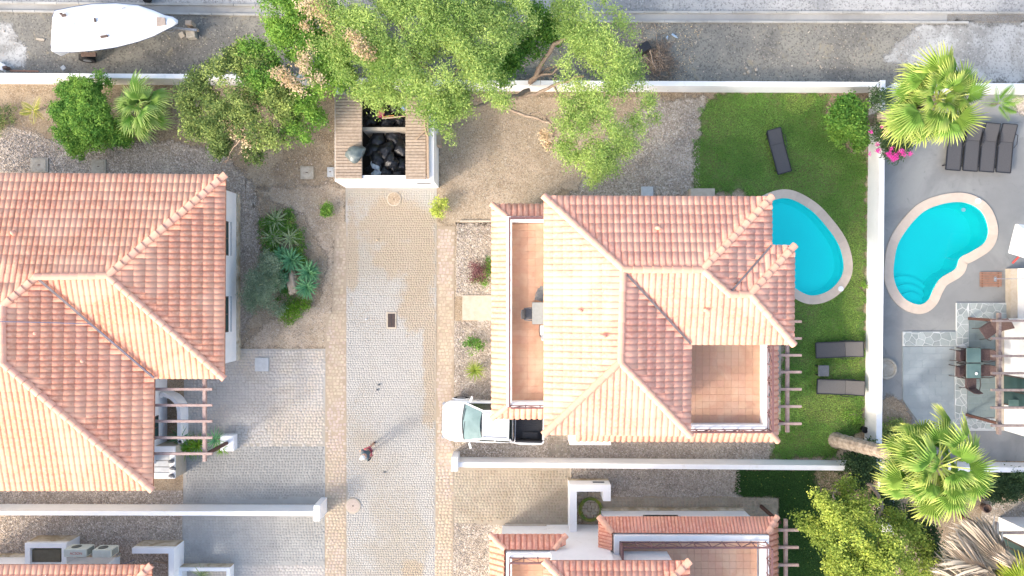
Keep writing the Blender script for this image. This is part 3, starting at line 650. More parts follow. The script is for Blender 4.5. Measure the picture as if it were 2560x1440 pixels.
class Roof:
    """one tiled roof: faces given by photo pixels and height; every tile is geometry, the largest shown are single objects"""
    def __init__(s, parent, m, capm, name='roof'):
        s.parent = parent; s.m = m; s.capm = capm; s.full = []; s.cut = []; s.deck = MB(); s.caps = []; s.name = name; s.tmpl = {}
    def face(s, eave, pieces, pu=.238, pv=.40, amp=.055):
        e0, e1 = P(*eave[0]), P(*eave[1]); pcs = [[P(*p) for p in pc] for pc in pieces]
        top = max((p for pc in pcs for p in pc), key=lambda p: p.z)
        U = (e1 - e0); U.z = 0; U.normalize(); nrm = U.cross(top - e0); 
        if nrm.z < 0: U = -U; nrm = U.cross(top - e0)
        nrm.normalize(); V = nrm.cross(U).normalized()
        if V.z < 0: V = -V; U = -U
        for pc in pcs:
            for p in pc: p.z = e0.z - (nrm.x * (p.x - e0.x) + nrm.y * (p.y - e0.y)) / nrm.z
        key = (pu, pv, amp)
        if key not in s.tmpl: s.tmpl[key] = tile_template(pu, pv, amp)
        tv, tf, tcr = s.tmpl[key]
        done = set()
        for pc in pcs:
            q = [((p - e0).dot(U), (p - e0).dot(V)) for p in pc]
            if sum(q[i][0] * q[(i + 1) % len(q)][1] - q[(i + 1) % len(q)][0] * q[i][1] for i in range(len(q))) < 0: q = q[::-1]; pc = pc[::-1]
            n = len(q); lines = []
            for i in range(n):
                a, b = q[i], q[(i + 1) % n]
                if abs(a[1]) < .12 and abs(b[1]) < .12: continue
                d = math.hypot(b[0] - a[0], b[1] - a[1]); na, nb = -(b[1] - a[1]) / d, (b[0] - a[0]) / d
                lines.append((na, nb, -(na * a[0] + nb * a[1]) + .002))
            u0 = min(p[0] for p in q); u1 = max(p[0] for p in q); v0 = min(p[1] for p in q); v1 = max(p[1] for p in q)
            for i in range(int(math.floor(u0 / pu)) - 1, int(u1 / pu) + 2):
                for j in range(max(0, int(math.floor(v0 / pv)) - 1), int(v1 / pv) + 2):
                    cs = [(i * pu, j * pv - .025), ((i + 1) * pu, j * pv - .025), ((i + 1) * pu, (j + 1) * pv + .01), (i * pu, (j + 1) * pv + .01)]
                    ins = [all(l[0] * c[0] + l[1] * c[1] + l[2] >= 0 for l in lines) for c in cs]
                    org = e0 + U * (i * pu) + V * (j * pv)
                    if all(ins) and v0 - .1 <= j * pv + pv * .5:
                        s.full.append((org, U.copy(), V.copy(), nrm.copy(), key))
                    else:
                        pol = []
                        for f in tf:
                            pts = [(tv[k][0] + i * pu, tv[k][1] + j * pv, tv[k][2], tcr[k]) for k in f]; r = clip_poly(pts, lines)
                            if len(r) > 2: pol.append(r)
                        if pol: s.cut.append([[(e0 + U * p[0] + V * p[1] + nrm * p[2], p[3]) for p in r] for r in pol])
            # boarding under the tiles
            dn = Vector((0, 0, -.11)); sh = nrm * -.02; m_ = len(pc)
            s.deck.add([p + sh for p in pc] + [p + sh + dn for p in pc], [tuple(range(m_)), tuple(range(m_, 2 * m_))[::-1]] + [(i, i + m_, (i + 1) % m_ + m_, (i + 1) % m_) for i in range(m_)])
    def line(s, a, b, r=.12, step=.37, lift=.03, up=None):
        """ridge or hip tiles from a (lower) to b"""
        s.caps.append((P(*a), P(*b), r, step, lift))
    def finish(s, single=300, tile_name='tile'):
        roof = s.deck.build(s.name, W['deck'], s.parent); base = wloc(roof)
        def score(t):
            c = t[0] + t[1] * .12 + t[2] * .2; f = K * H / (H - c.z); x, y = 1280 + c.x * f, 720 - c.y * f
            return (0 if (-5 < x < 2565 and -5 < y < 1445) else 1e6) - c.z * 400 + math.hypot(x - 1280, y - 720) * .2
        full = sorted(s.full, key=score); meshes = {}
        for key in s.tmpl:
            tv, tf, tcr = s.tmpl[key]; me = bpy.data.meshes.new(tile_name); me.from_pydata(tv, [], tf); me.materials.append(s.m)
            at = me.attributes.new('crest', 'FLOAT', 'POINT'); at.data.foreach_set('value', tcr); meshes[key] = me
            me.polygons.foreach_set('use_smooth', [True] * 8 + [False] * 8)
        for org, U, V, nn, key in full[:single]:
            o = bpy.data.objects.new(tile_name, meshes[key]); COL.objects.link(o); o.parent = roof
            w_ = nr.normal(0, .006, 3); M_ = Matrix((U, V, nn)).transposed().to_4x4(); M_.translation = org - base + nn * (.003 + w_[0] * .5)
            o.matrix_basis = M_ @ Matrix.Rotation(w_[1], 4, 'Z') @ Matrix.Rotation(w_[2] * .8, 4, 'X')
        Vs = []; Fs = []; Cs = []; Sm = []; nb = 0
        for org, U, V, nn, key in full[single:]:
            tv, tf, tcr = s.tmpl[key]; A = np.array(tv); B = np.array([U, V, nn]); j = nr.normal(0, .003); j2 = nr.normal(0, .006)
            A = A + np.stack([A[:, 1] * j2, A[:, 0] * -j2, A[:, 1] * 0 + j + .003], 1)
            Vs.append(A @ B + np.array(org)); Fs += [tuple(k + nb for k in f) for f in tf]; Cs += tcr; nb += len(tv); Sm += [True] * 8 + [False] * 8
        for pol in s.cut:
            j = nr.normal(0, .003)
            for r in pol:
                Vs.append(np.array([list(p[0]) for p in r]) + np.array([0, 0, .003 + j])); Cs += [p[1] for p in r]; Fs.append(tuple(range(nb, nb + len(r)))); nb += len(r); Sm.append(False)
        if nb:
            A = np.concatenate(Vs); me = bpy.data.meshes.new('tile_field'); me.from_pydata([tuple(v) for v in (A - np.array(base))], [], Fs); me.materials.append(s.m); me.polygons.foreach_set('use_smooth', Sm)
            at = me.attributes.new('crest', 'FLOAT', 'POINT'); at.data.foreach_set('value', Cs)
            o = bpy.data.objects.new('tile_field', me); COL.objects.link(o); o.parent = roof; tag(o, kind='stuff')
        cm = {}
        for a, b, r, step, lift in s.caps:
            d = b - a; n = max(1, round(d.length / step)); st = d.length / n; q = d.to_track_quat('Y', 'Z'); kk = (round(r, 3), round(st, 3))
            if kk not in cm:
                mb = MB(); m_ = 8; L0, L1 = -.05, st; rows = ((L0, r * 1.08, .028), (L0 + .02, r * 1.09, .026), (L1 * .5, r * 1.0, .012), (L1, r * .93, 0))
                vs = [(rr * math.cos(math.pi * k / m_), y, rr * .85 * math.sin(math.pi * k / m_) + lf - .03) for y, rr, lf in rows for k in range(m_ + 1)]
                # closed lower end
                vs += [(rr * math.cos(math.pi * k / m_) * .82, L0, rr * .7 * math.sin(math.pi * k / m_) + lf - .03) for y, rr, lf in rows[:1] for k in range(m_ + 1)]
                w1 = m_ + 1; fs = [(l * w1 + k, (l + 1) * w1 + k, (l + 1) * w1 + k + 1, l * w1 + k + 1) for l in range(3) for k in range(m_)] + [(4 * w1 + k, k, k + 1, 4 * w1 + k + 1) for k in range(m_)]
                me = bpy.data.meshes.new('ridge_tile'); me.from_pydata(vs, [], fs); me.materials.append(s.capm); me.polygons.foreach_set('use_smooth', [True] * len(me.polygons)); me.update(); cm[kk] = me
            for i in range(n):
                o = bpy.data.objects.new('ridge_tile', cm[kk]); COL.objects.link(o); o.parent = roof; p = a + d * (i / n) + Vector((0, 0, lift + nr.normal(0, .004))) - base
                M_ = q.to_matrix().to_4x4(); M_.translation = p; o.matrix_basis = M_ @ Matrix.Rotation(nr.normal(0, .015), 4, 'Z') @ Matrix.Rotation(nr.normal(0, .03), 4, 'Y')
        return roof

def wall_block(parent, x0, x1, y0, y1, z0, z1, m=None, name='wall'):
    b = MB(); b.bbox(x0, x1, y0, y1, z0, z1); return b.build(name, m or W['white'], parent)
def railing(parent, a, b, z0=3.35, z1=3.95, bay=.62):
    """brown welded rail: posts, top and bottom bar, zig-zag braces"""
    a = Vector(a); b = Vector(b); d = b - a; n = max(1, round(d.length / bay)); mb = MB()
    def q(t, z): p = a + d * t; return (p.x, p.y, z)
    mb.bar(q(0, z1), q(1, z1), .07, .04); mb.bar(q(0, z0 + .06), q(1, z0 + .06), .04, .035)
    for i in range(n + 1): mb.bar(q(i / n, z0 - .04), q(i / n, z1 - .02), .035, .035)
    for i in range(n):
        t0, t1 = i / n, (i + 1) / n
        mb.bar(q(t0, z0 + .08 if i % 2 else z1 - .03), q(t1, z1 - .03 if i % 2 else z0 + .08), .028, .028)
    return mb.build('railing', W['rail'], parent)
def floor_tiles(parent, x0, x1, y0, y1, z, s=.30, gap=.008):
    """terrace floor: bed plus one object per tile"""
    bed = MB(); bed.bbox(x0, x1, y0, y1, z - .1, z); bd = bed.build('terrace_floor', W['grout'], parent); base = wloc(bd)
    nx = max(1, int(round((x1 - x0) / s))); ny = max(1, int(round((y1 - y0) / s))); sx = (x1 - x0) / nx; sy = (y1 - y0) / ny
    mb = MB(); mb.box((0, 0, .008), (sx - gap, sy - gap, .014)); o = mb.build('floor_tile', W['terr'], bd, local=True); me = o.data; first = True
    for i in range(nx):
        for j in range(ny):
            if first: first = False
            else: o = bpy.data.objects.new('floor_tile', me); COL.objects.link(o); o.parent = bd
            o.location = Vector((x0 + (i + .5) * sx, y0 + (j + .5) * sy, z + nr.normal(0, .0008))) - base
    return bd
def window(parent, x0, x1, y0, y1, z0, z1, axis, panes=2, name='window'):
    """window set in a wall; axis 'x' = wall faces along x"""
    f = MB(); p = MB(); t = .06
    if axis == 'x':
        for (a0, a1, b0, b1) in ((y0, y1, z0, z0 + t), (y0, y1, z1 - t, z1), (y0, y0 + t, z0 + t, z1 - t), (y1 - t, y1, z0 + t, z1 - t)): f.bbox(x0, x1, a0, a1, b0, b1)
        for k in range(1, panes): yy = y0 + (y1 - y0) * k / panes; f.bbox(x0, x1, yy - t / 2, yy + t / 2, z0 + t, z1 - t)
    else:
        for (a0, a1, b0, b1) in ((x0, x1, z0, z0 + t), (x0, x1, z1 - t, z1), (x0, x0 + t, z0 + t, z1 - t), (x1 - t, x1, z0 + t, z1 - t)): f.bbox(a0, a1, y0, y1, b0, b1)
        for k in range(1, panes): xx = x0 + (x1 - x0) * k / panes; f.bbox(xx - t / 2, xx + t / 2, y0, y1, z0 + t, z1 - t)
    o = f.build(name, W['frame'], parent)
    g = MB(); e = .02
    if axis == 'x': g.bbox(x0 + e * .5, x1 - .005, y0 + t, y1 - t, z0 + t, z1 - t)
    else: g.bbox(x0 + t, x1 - t, y0 + e, y1 - e, z0 + t, z1 - t)
    g.build('pane', W['glass'], o); return o

# ---- left house -----------------------------------------------------
ze = 2.9
LH = thing('villa', 'single storey villa with orange tiled hipped roof, cropped by the left edge of the photo', 'house', P(200, 800))
r = Roof(LH, W['tile'], W['cap'])
zr, zt = 3.85, 4.08
r.face([(563, 438, ze), (-380, 431, ze)], [[(563, 438, ze), (270, 688, zr), (85, 690, zr), (-380, 660, zr), (-380, 431, ze)], [(85, 690, zr), (8, 762, zt), (-380, 762, zt), (-380, 660, zr)]], .238, .395, .034)
r.face([(560, 945, ze), (563, 438, ze)], [[(560, 945, ze), (563, 438, ze), (270, 689, zr)]], .238, .44, .034)
r.face([(385, 945, ze), (560, 945, ze)], [[(385, 945, ze), (560, 945, ze), (270, 690, zr), (92, 694, zr)]], .238, .40, .034)
r.face([(381, 1224, ze), (385, 945, ze)], [[(381, 1224, ze), (385, 945, ze), (92, 692, zr + .015), (8, 765, zt), (5, 905, zt)]], .238, .43, .034)
r.face([(-380, 1226, ze), (381, 1224, ze)], [[(-380, 1226, ze), (381, 1224, ze), (5, 905, zt), (-60, 905, zt)]], .238, .40, .034)
r.line((563, 438, ze), (270, 689, zr), .15); r.line((560, 945, ze), (270, 689, zr), .14); r.line((92, 692, zr + .02), (270, 689, zr + .02), .14); r.line((92, 692, zr), (8, 765, zt), .14)
r.line((381, 1224, ze), (5, 905, zt), .15); r.line((8, 905, zt), (8, 765, zt), .14)
rf = r.finish()
mb = MB(); mb.bar(P(385, 945, ze + .12), P(95, 697, zr + .09), .10, .03); mb.build('valley_gutter', W['metal'], rf)
for (px, py, z) in ((92, 833, 3.75), (210, 902, 3.38), (35, 582, 3.5)):
    mb = MB(); c = P(px, py, z); mb.lathe((c.x, c.y, c.z), [(.11, 0), (.10, .08), (.07, .14), (.02, .17)], 12); mb.build('vent_cowl', W['cap'], rf)
wall_block(LH, -23.5, P(596, 0).x, P(0, 900).y, P(0, 486).y, 0, ze - .12)
wall_block(LH, -23.5, P(418, 0).x, P(0, 1144).y, P(0, 905).y, 0, ze - .125)
xw = P(596, 0).x
for (ya, yb) in ((642, 560), (826, 740)): window(LH, xw - .02, xw + .012, P(0, ya).y, P(0, yb).y, 1.12, 2.2, 'x'); mb = MB(); mb.bbox(xw + .002, xw + .06, P(0, ya).y, P(0, yb).y, .88, .92); mb.build('sill', W['concg'], LH)
mb = MB(); mb.bbox(xw + .003, xw + .10, P(0, 900).y, P(0, 486).y, 0, .25); mb.build('plinth', W['whitedirty'], LH)
xs = P(418, 0).x
wo_ = window(LH, xs - .02, xs + .02, P(0, 1086).y, P(0, 1030).y, .8, 2.1, 'x')
# cable on the roof
cb = MB(); pts = [P(-60, 803, 4.2), P(8, 804, 4.30), P(60, 805, 4.12), P(140, 807, 3.90), P(226, 810, 3.66), P(262, 838, 3.54), P(310, 880, 3.33), P(350, 915, 3.18), P(386, 944, 3.06)]
cb.tube(pts, .018, 6); tag(cb.build('roof_cable', W['cable'], None, smooth=True), 'blue grey cable running over the orange roof and down the roof valley', 'cable')
# pergola
def pergola(label, x_in, x_out, ys, xc, yc0, yc1, post=None, z=2.5, w=.13, mt='wood', grp='wooden pergolas at house fronts', posts=()):
    a = P(x_in, ys[len(ys) // 2], z); root = thing('pergola', label, 'pergola', (a.x, a.y, 0), group=grp)
    for y in ys:
        p, q = P(x_in, y, z), P(x_out, y, z); b = MB(); b.box(((p.x + q.x) / 2, p.y, z), (abs(q.x - p.x), w * .8, .11)); o = b.build('rafter', W[mt], root)
    b = MB(); p, q = P(xc, yc0, z - .16), P(xc, yc1, z - .16); b.box((p.x, (p.y + q.y) / 2, z - .16), (w, abs(q.y - p.y), .155)); b.build('crossbeam', W[mt], root)
    for (px, py) in posts:
        b = MB(); c = P(px, py); b.box((c.x, c.y, (z - .24) / 2), (w * .95, w * .95, z - .24)); b.build('post', W['woodd'], root)
    return root
pergola('weathered pink timber pergola over the entrance of the left villa', 384, 531, (973, 1013, 1053, 1094, 1134), 512, 940, 1153, posts=((577, 1102),))
# curved low garden wall, end pier, storage bench
mb = MB(); pts = [P(x, y) for x, y in ((424, 988), (440, 985), (455, 995), (465, 1012), (467, 1040), (467, 1082), (467, 1092))]
ln = [Vector(p[:2]) for p in smooth_loop([p for p in pts], 6)][:37]
vi = []; vo = []
for i, p in enumerate(ln):
    t = (ln[min(i + 1, len(ln) - 1)] - ln[max(i - 1, 0)]).normalized(); n_ = Vector((t.y, -t.x)); vo.append(p - n_ * .08); vi.append(p + n_ * .08)
m_ = len(ln); vs = [(p.x, p.y, 0) for p in vi] + [(p.x, p.y, 0) for p in vo] + [(p.x, p.y, .75) for p in vi] + [(p.x, p.y, .75) for p in vo]
fs = []
for i in range(m_ - 1): fs += [(2 * m_ + i, 2 * m_ + i + 1, 3 * m_ + i + 1, 3 * m_ + i), (i, i + 1, 2 * m_ + i + 1, 2 * m_ + i), (m_ + i + 1, m_ + i, 3 * m_ + i, 3 * m_ + i + 1)]
fs += [(m_ - 1, 2 * m_ - 1, 4 * m_ - 1, 3 * m_ - 1), (m_, 0, 2 * m_, 3 * m_)]
mb.add(vs, fs); tag(mb.build('garden_wall', W['white']), 'low white curved garden wall under the pergola of the left villa', 'wall')
mb = MB(); mb.rbox((P(577, 1103).x, P(577, 1103).y, .22), (.62, .72, .44), .03); tag(mb.build('pier', W['white']), 'short white pier at the foot of the dark pergola post', 'pier')
sb = thing('storage_box', 'white masonry cupboard with grey ribbed panels beside the left villa door', 'cupboard', P(420, 1160))
a, b_ = P(384, 1116, 1.1), P(437, 1196, 1.1)
mb = MB(); mb.bbox(a.x - .3, b_.x, b_.y, a.y, 0, 1.02); mb.build('cabinet', W['cream'], sb)
mb = MB(); mb.bbox(a.x - .3, b_.x + .003, a.y - .34, a.y + .003, 1.02, 1.12); mb.build('top_edge', W['white'], sb)
mb = MB(); mb.bbox(a.x - .3, b_.x + .003, b_.y - .003, b_.y + .24, 1.02, 1.12); mb.build('top_edge', W['white'], sb)
mb = MB(); mb.bbox(b_.x - .22, b_.x + .002, b_.y + .24, a.y - .34, 1.02, 1.118); mb.build('top_edge', W['white'], sb)
for k in range(3):
    mb = MB(); y0 = b_.y + .25 + k * (a.y - b_.y - .60) / 3; mb.bbox(a.x - .3, b_.x - .23, y0, y0 + (a.y - b_.y - .60) / 3 - .03, 1.02, 1.09); mb.build('panel', W['concg'], sb)
for k, (px, py) in enumerate(((427, 1154), (431, 1171), (428, 1190))):
    mb = MB(); c = P(px, py, 1.2); mb.lathe((c.x, c.y, 1.12), [(.05, 0), (.11, .05), (.10, .10), (.03, .13)], 9, 1.3, .8); mb.lathe((c.x + .10, c.y + (-.05 if k else .05), 1.14), [(.04, 0), (.05, .05), (.01, .09)], 7)
    tag(mb.build('pigeon_stone', W['rattan']), ('small dark lump on the white cupboard nearest the pergola', 'small dark lump in the middle of the white cupboard edge', 'largest dark lump at the lower corner of the white cupboard')[k], 'stone', 'dark lumps on the cupboard')

# ---- main house -----------------------------------------------------
ue, ur, u2 = 5.2, 5.88, 5.66
MH = thing('villa', 'two storey villa with pink tiled roof, two roof terraces and a pool behind it', 'house', P(1600, 800))
r = Roof(MH, W['tile_pink'], W['cap'])
r.face([(1361, 490, ue), (1361, 1083, ue)], [[(1361, 490, ue), (1361, 1083, ue), (1550, 905, ur), (1557, 672, ur)]], .24, .375, .034)
r.face([(1361, 491, ue), (1928, 493, ue)], [[(1361, 491, ue), (1928, 493, ue), (1757, 673, ur), (1557, 672, ur)]], .24, .375, .034)
r.face([(1928, 493, ue), (1928, 614, ue)], [[(1928, 493, ue), (1928, 614, ue), (1825, 735, u2), (1757, 673, ur)]], .24, .375, .034)
r.face([(1985, 615, ue), (1928, 614, ue)], [[(1985, 615, ue), (1928, 614, ue), (1825, 735, u2), (1875, 735, u2)]], .24, .375, .034)
r.face([(1983, 860, ue), (1985, 615, ue)], [[(1983, 860, ue), (1985, 615, ue), (1875, 735, u2)]], .24, .375, .034)
r.face([(1727, 860, ue), (1983, 860, ue)], [[(1727, 860, ue), (1983, 860, ue), (1875, 736, u2), (1825, 736, u2)], [(1727, 860, ue), (1825, 736, u2), (1757, 674, ur), (1560, 676, ur)]], .24, .375, .034)
r.face([(1725, 1090, ue), (1727, 860, ue)], [[(1725, 1088, ue), (1727, 860, ue), (1560, 674, ur), (1550, 905, ur)]], .24, .375, .034)
r.face([(1361, 1085, ue), (1725, 1088, ue)], [[(1361, 1085, ue), (1725, 1088, ue), (1550, 905, ur)]], .24, .375, .034)
for a, b_ in (((1361, 491, ue), (1557, 672, ur)), ((1361, 1084, ue), (1550, 905, ur)), ((1725, 1088, ue), (1550, 905, ur)), ((1928, 493, ue), (1757, 673, ur)), ((1985, 615, ue), (1875, 735, u2)), ((1983, 860, ue), (1875, 735, u2)), ((1825, 736, u2), (1757, 674, ur)), ((1552, 905, ur), (1558, 674, ur)), ((1560, 674, ur), (1757, 674, ur)), ((1825, 736, u2), (1875, 736, u2))): r.line(a, b_, .135)
rf = r.finish()
for a, b_ in (((1727, 860, ue + .09), (1563, 682, ur + .05)), ((1928, 614, ue + .09), (1827, 730, u2 + .05))):
    mb = MB(); mb.bar(P(*a), P(*b_), .07, .03); mb.build('valley_gutter', W['metal'], rf)
for (px, py, z) in ((1509, 840, 5.78), (1450, 777, 5.52), (1645, 570, 5.52), (1765, 775, 5.52)):
    mb = MB(); c = P(px, py, z); mb.lathe((c.x, c.y, c.z), [(.11, 0), (.10, .08), (.06, .13), (.02, .15)], 12, 1.2, .8); mb.build('vent_cowl', W['cap'], rf)

def skirt_roof(parent, segs, caps=()):
    r = Roof(parent, W['tile_pink'], W['cap'], 'lower_roof')
    for s_ in segs:
        (eave, poly) = s_[:2]; kw = s_[2] if len(s_) > 2 else {}
        r.face(eave, [poly], **dict(dict(pu=.24, pv=.34, amp=.05), **kw))
    for a, b_ in caps: r.line(a, b_, .12, .3, .02)
    return r
o_, i_ = 2.75, 3.12
W0, W1 = 1231, 1268   # western skirt: outer and inner edge
r = skirt_roof(MH, [
    ([(W0, 512, o_), (W0, 1045, o_)], [(W0, 512, o_), (W0, 1045, o_), (W1, 1016, i_), (W1, 542, i_)]),
    ([(1420, 512, o_), (W0, 512, o_)], [(1420, 512, o_), (W0, 512, o_), (W1, 542, i_), (1420, 542, i_)]),
    ([(W0, 1045, o_), (1400, 1045, o_)], [(W0, 1045, o_), (1400, 1045, o_), (1400, 1017, i_), (W1, 1016, i_)]),
    ([(1440, 1101, o_), (1943, 1102, o_)], [(1440, 1101, o_), (1943, 1102, o_), (1922, 1078, i_), (1440, 1077, i_)]),
    ([(1943, 1102, o_), (1943, 862, o_)], [(1943, 1102, o_), (1943, 862, o_), (1922, 862, i_), (1922, 1078, i_)])],
    [((W0, 512, o_), (W1, 542, i_)), ((W0, 1045, o_), (W1, 1016, i_)), ((1943, 1102, o_), (1922, 1078, i_))])
r.finish()
xa, xb = P(1268, 0, 3.1).x, P(1943, 0, 2.75).x - .35
wall_block(MH, -.45, 3.0, -5.25, 3.15, 0, 2.7)
wall_block(MH, 3.0, 10.75, -6.1, 3.1, 0, 2.69)
mb = MB(); mb.bbox(1.62, 6.5, -5.2, 3.1, 2.9, 5.07); mb.build('upper_wall', W['white'], MH)
mb = MB(); mb.bbox(6.5, 10.2, -1.78, 1.2, 2.9, 5.06); mb.build('upper_wall', W['white'], MH)
mb = MB(); mb.bbox(6.5, 9.6, 1.2, 3.08, 2.9, 5.06); mb.build('upper_wall', W['white'], MH)
def parapet(parent, x0, x1, y0, y1, z1=3.3):
    mb = MB(); mb.bbox(x0, x1, y0, y1, 2.7, z1); return mb.build('parapet', W['white'], parent)
floor_tiles(MH, -.0, 1.62, -4.72, 2.72, 2.9)
parapet(MH, -.24, -.0, -4.94, 2.97); parapet(MH, 0.0, 1.8, 2.74, 2.97); parapet(MH, 0.0, 1.8, -4.94, -4.72)
railing(MH, (-.10, -4.83, 0), (-.10, 2.86, 0)); railing(MH, (-.05, 2.86, 0), (1.75, 2.86, 0)); railing(MH, (-.05, -4.86, 0), (1.75, -4.86, 0))
floor_tiles(MH, 6.5, 10.42, -5.67, -1.78, 2.9)
parapet(MH, 10.42, 10.66, -5.92, -1.75); parapet(MH, 6.3, 10.42, -5.92, -5.67)
railing(MH, (10.57, -5.83, 0), (10.57, -1.8, 0)); railing(MH, (6.4, -5.85, 0), (10.5, -5.85, 0))
mb = MB(); mb.bbox(P(1425, 0, 1.2).x, P(1527, 0, 1.2).x, P(0, 1113, 1.2).y, -5.7, .0, 1.15); mb.build('porch_canopy', W['white'], MH)
pergola('timber pergola with short rafters over the lawn beside the middle villa', 1925, 2003, (804, 846, 888, 930, 973, 1016, 1059), 1968, 800, 1080, posts=((1915, 1037),))
pl_ = thing('meter_slab', 'grey rectangular cover lying just behind the middle villa roof', 'cover', P(1617, 484)); mb = MB(); mb.rbox((P(1617, 484).x, P(1617, 484).y, .05), (S(30), S(34), .1), .01); mb.build('lid', W['concg'], pl_)
pl_ = thing('bench_slab', 'white bench shaped slab on the lawn edge behind the middle villa roof', 'slab', P(1751, 486)); mb = MB(); mb.rbox((P(1751, 486).x, P(1751, 486).y, .2), (S(60), S(24), .4), .02); mb.build('top', W['cream'], pl_)

# ---- lower right house ------------------------------------------------
BH = thing('villa', 'villa with salmon roof terrace and zigzag rails, cropped by the bottom edge of the photo', 'house', P(1600, 1400))
r = Roof(BH, W['tile_red'], W['cap'])
r.face([(1361, 1403, ue), (1722, 1403, ue)], [[(1361, 1403, ue), (1722, 1403, ue), (1565, 1565, ur), (1520, 1565, ur)]], .24, .375, .034)
r.face([(1361, 1403, ue), (1361, 1900, ue)], [[(1361, 1403, ue), (1361, 1900, ue), (1520, 1900, ur), (1520, 1565, ur)]], .24, .375, .034)
r.face([(1722, 1900, ue), (1722, 1403, ue)], [[(1722, 1900, ue), (1722, 1403, ue), (1565, 1565, ur), (1565, 1900, ur)]], .24, .375, .034)
r.line((1361, 1403, ue), (1520, 1565, ur), .14); r.line((1722, 1403, ue), (1565, 1565, ur), .14)
r.finish()
r = Roof(BH, W['tile_red'], W['cap'], 'lower_roof')
kw = dict(pu=.24, pv=.34, amp=.05)
r.face([(1415, 1337, o_), (1227, 1337, o_)], [[(1415, 1337, o_), (1227, 1337, o_), (1262, 1374, i_), (1385, 1375, i_), (1415, 1365, i_)]], **kw)
r.face([(1227, 1337, o_), (1225, 1700, o_)], [[(1227, 1337, o_), (1225, 1700, o_), (1258, 1700, i_), (1262, 1374, i_)]], **kw)
r.face([(1942, 1293, o_), (1498, 1293, o_)], [[(1942, 1293, o_), (1498, 1293, o_), (1531, 1332, i_), (1918, 1334, i_)]], pu=.145, pv=.42, amp=.035)
r.face([(1498, 1293, o_), (1498, 1374, o_)], [[(1498, 1293, o_), (1498, 1374, o_), (1531, 1376, i_), (1531, 1332, i_)]], pu=.145, pv=.42, amp=.035)
r.face([(1942, 1700, o_), (1942, 1293, o_)], [[(1942, 1700, o_), (1942, 1293, o_), (1918, 1334, i_), (1918, 1700, i_)]], **kw)
r.line((1227, 1337, o_), (1262, 1374, i_), .12, .3, .02); r.line((1498, 1293, o_), (1531, 1332, i_), .12, .3, .02); r.line((1942, 1293, o_), (1918, 1334, i_), .12, .3, .02); r.line((1414, 1340, o_), (1385, 1374, i_), .12, .3, .02)
r.finish()
wall_block(BH, -.45, 1.7, -18, -11.0, 0, 2.7); wall_block(BH, 1.6, 4.1, -18, -10.95, 0, 5.07); wall_block(BH, 4.1, 10.7, -18, -10.25, 0, 2.7)
mb = MB(); mb.bbox(4.1, 6.5, -18, -11.06, 2.9, 5.05); mb.build('upper_wall', W['white'], BH)
floor_tiles(BH, 4.45, 10.3, -14.6, -10.55, 2.9); floor_tiles(BH, 0.0, 1.6, -14.6, -11.25, 2.9)
parapet(BH, 4.24, 10.66, -10.50, -10.27); parapet(BH, 4.24, 4.45, -11.06, -10.50); parapet(BH, 10.42, 10.66, -18, -10.50)
parapet(BH, -.24, 1.6, -11.22, -10.98); parapet(BH, -.24, 0, -18, -11.22)
railing(BH, (4.5, -10.52, 0), (10.5, -10.52, 0), 3.32, 3.95); railing(BH, (10.54, -10.6, 0), (10.54, -14.8, 0)); railing(BH, (-.1, -11.15, 0), (1.65, -11.15, 0)); railing(BH, (-.1, -11.2, 0), (-.1, -14.8, 0))
mb = MB(); mb.bbox(4.46, 4.52, -11.05, -10.52, 3.05, 4.0); mb.build('screen_panel', W['rail'], BH)
window(BH, P(1598, 0).x, P(1682, 0).x, -10.245, -10.20, .9, 1.9, 'y')
mb = MB(); mb.bbox(4.12, 10.68, -10.246, -10.15, 0, .22); mb.build('plinth', W['whitedirty'], BH)
pergola('timber pergola with short rafters over the dark lawn at the lower villa', 1925, 1996, (1325, 1368, 1412), 1964, 1298, 1460, posts=((1902, 1265),))
# U shaped service yard wall with the hose inside
hw = .98
uw = thing('service_wall', 'white U shaped yard wall around the coiled garden hose', 'wall', P(1475, 1225))
a = P(1424, 1212, hw); b_ = P(1527, 1228, hw)
mb = MB(); mb.bbox(a.x, b_.x, b_.y - .02, a.y, 0, hw); mb.build('wall_section', W['white'], uw)
mb = MB(); mb.bbox(a.x, P(1442, 0, hw).x, P(0, 1345).y, b_.y - .02, 0, hw - .003); mb.build('wall_section', W['white'], uw)
mb = MB(); mb.bbox(P(1508, 0, hw).x, b_.x - .003, P(0, 1253, hw).y, b_.y - .02, 0, hw - .003); mb.build('wall_section', W['white'], uw)
mb = MB(); mb.bbox(P(1478, 0).x, P(1506, 0).x, a.y + .003, a.y + .03, .55, .68); mb.build('meter_slot', W['rattan'], uw)
mb = MB(); mb.bbox(a.x - .003, b_.x + .003, a.y + .002, a.y + .012, 0, .3); mb.build('stained_foot', W['whitedirty'], uw)
W['hosey'] = mat('yellow_green_hose', (.32, .34, .05), (.13, .25, .05), 3, .4)
hs = thing('garden_hose', 'coiled green and yellow garden hose on the setts inside the white yard wall', 'hose', P(1476, 1272, .05))
for q_, mm in ((0, 'hose'), (1, 'hosey')):
    mb = MB(); pts = []
    for k in range(60 * 4 + 1):
        t = k / 60 * 2 * math.pi; rr = .49 + .045 * math.sin(t * .37 + q_ * 2) + .02 * math.sin(t * 1.3); pts.append((P(1476, 1272).x + rr * math.cos(t + q_) + .02 * math.sin(t * .25), P(1476, 1272).y + rr * math.sin(t + q_), .05 + .02 * (k / 60) + .01 * q_ + .006 * math.sin(5 * t)))
    mb.tube(pts, .017, 5); mb.build('hose_loop', W[mm], hs, smooth=True)
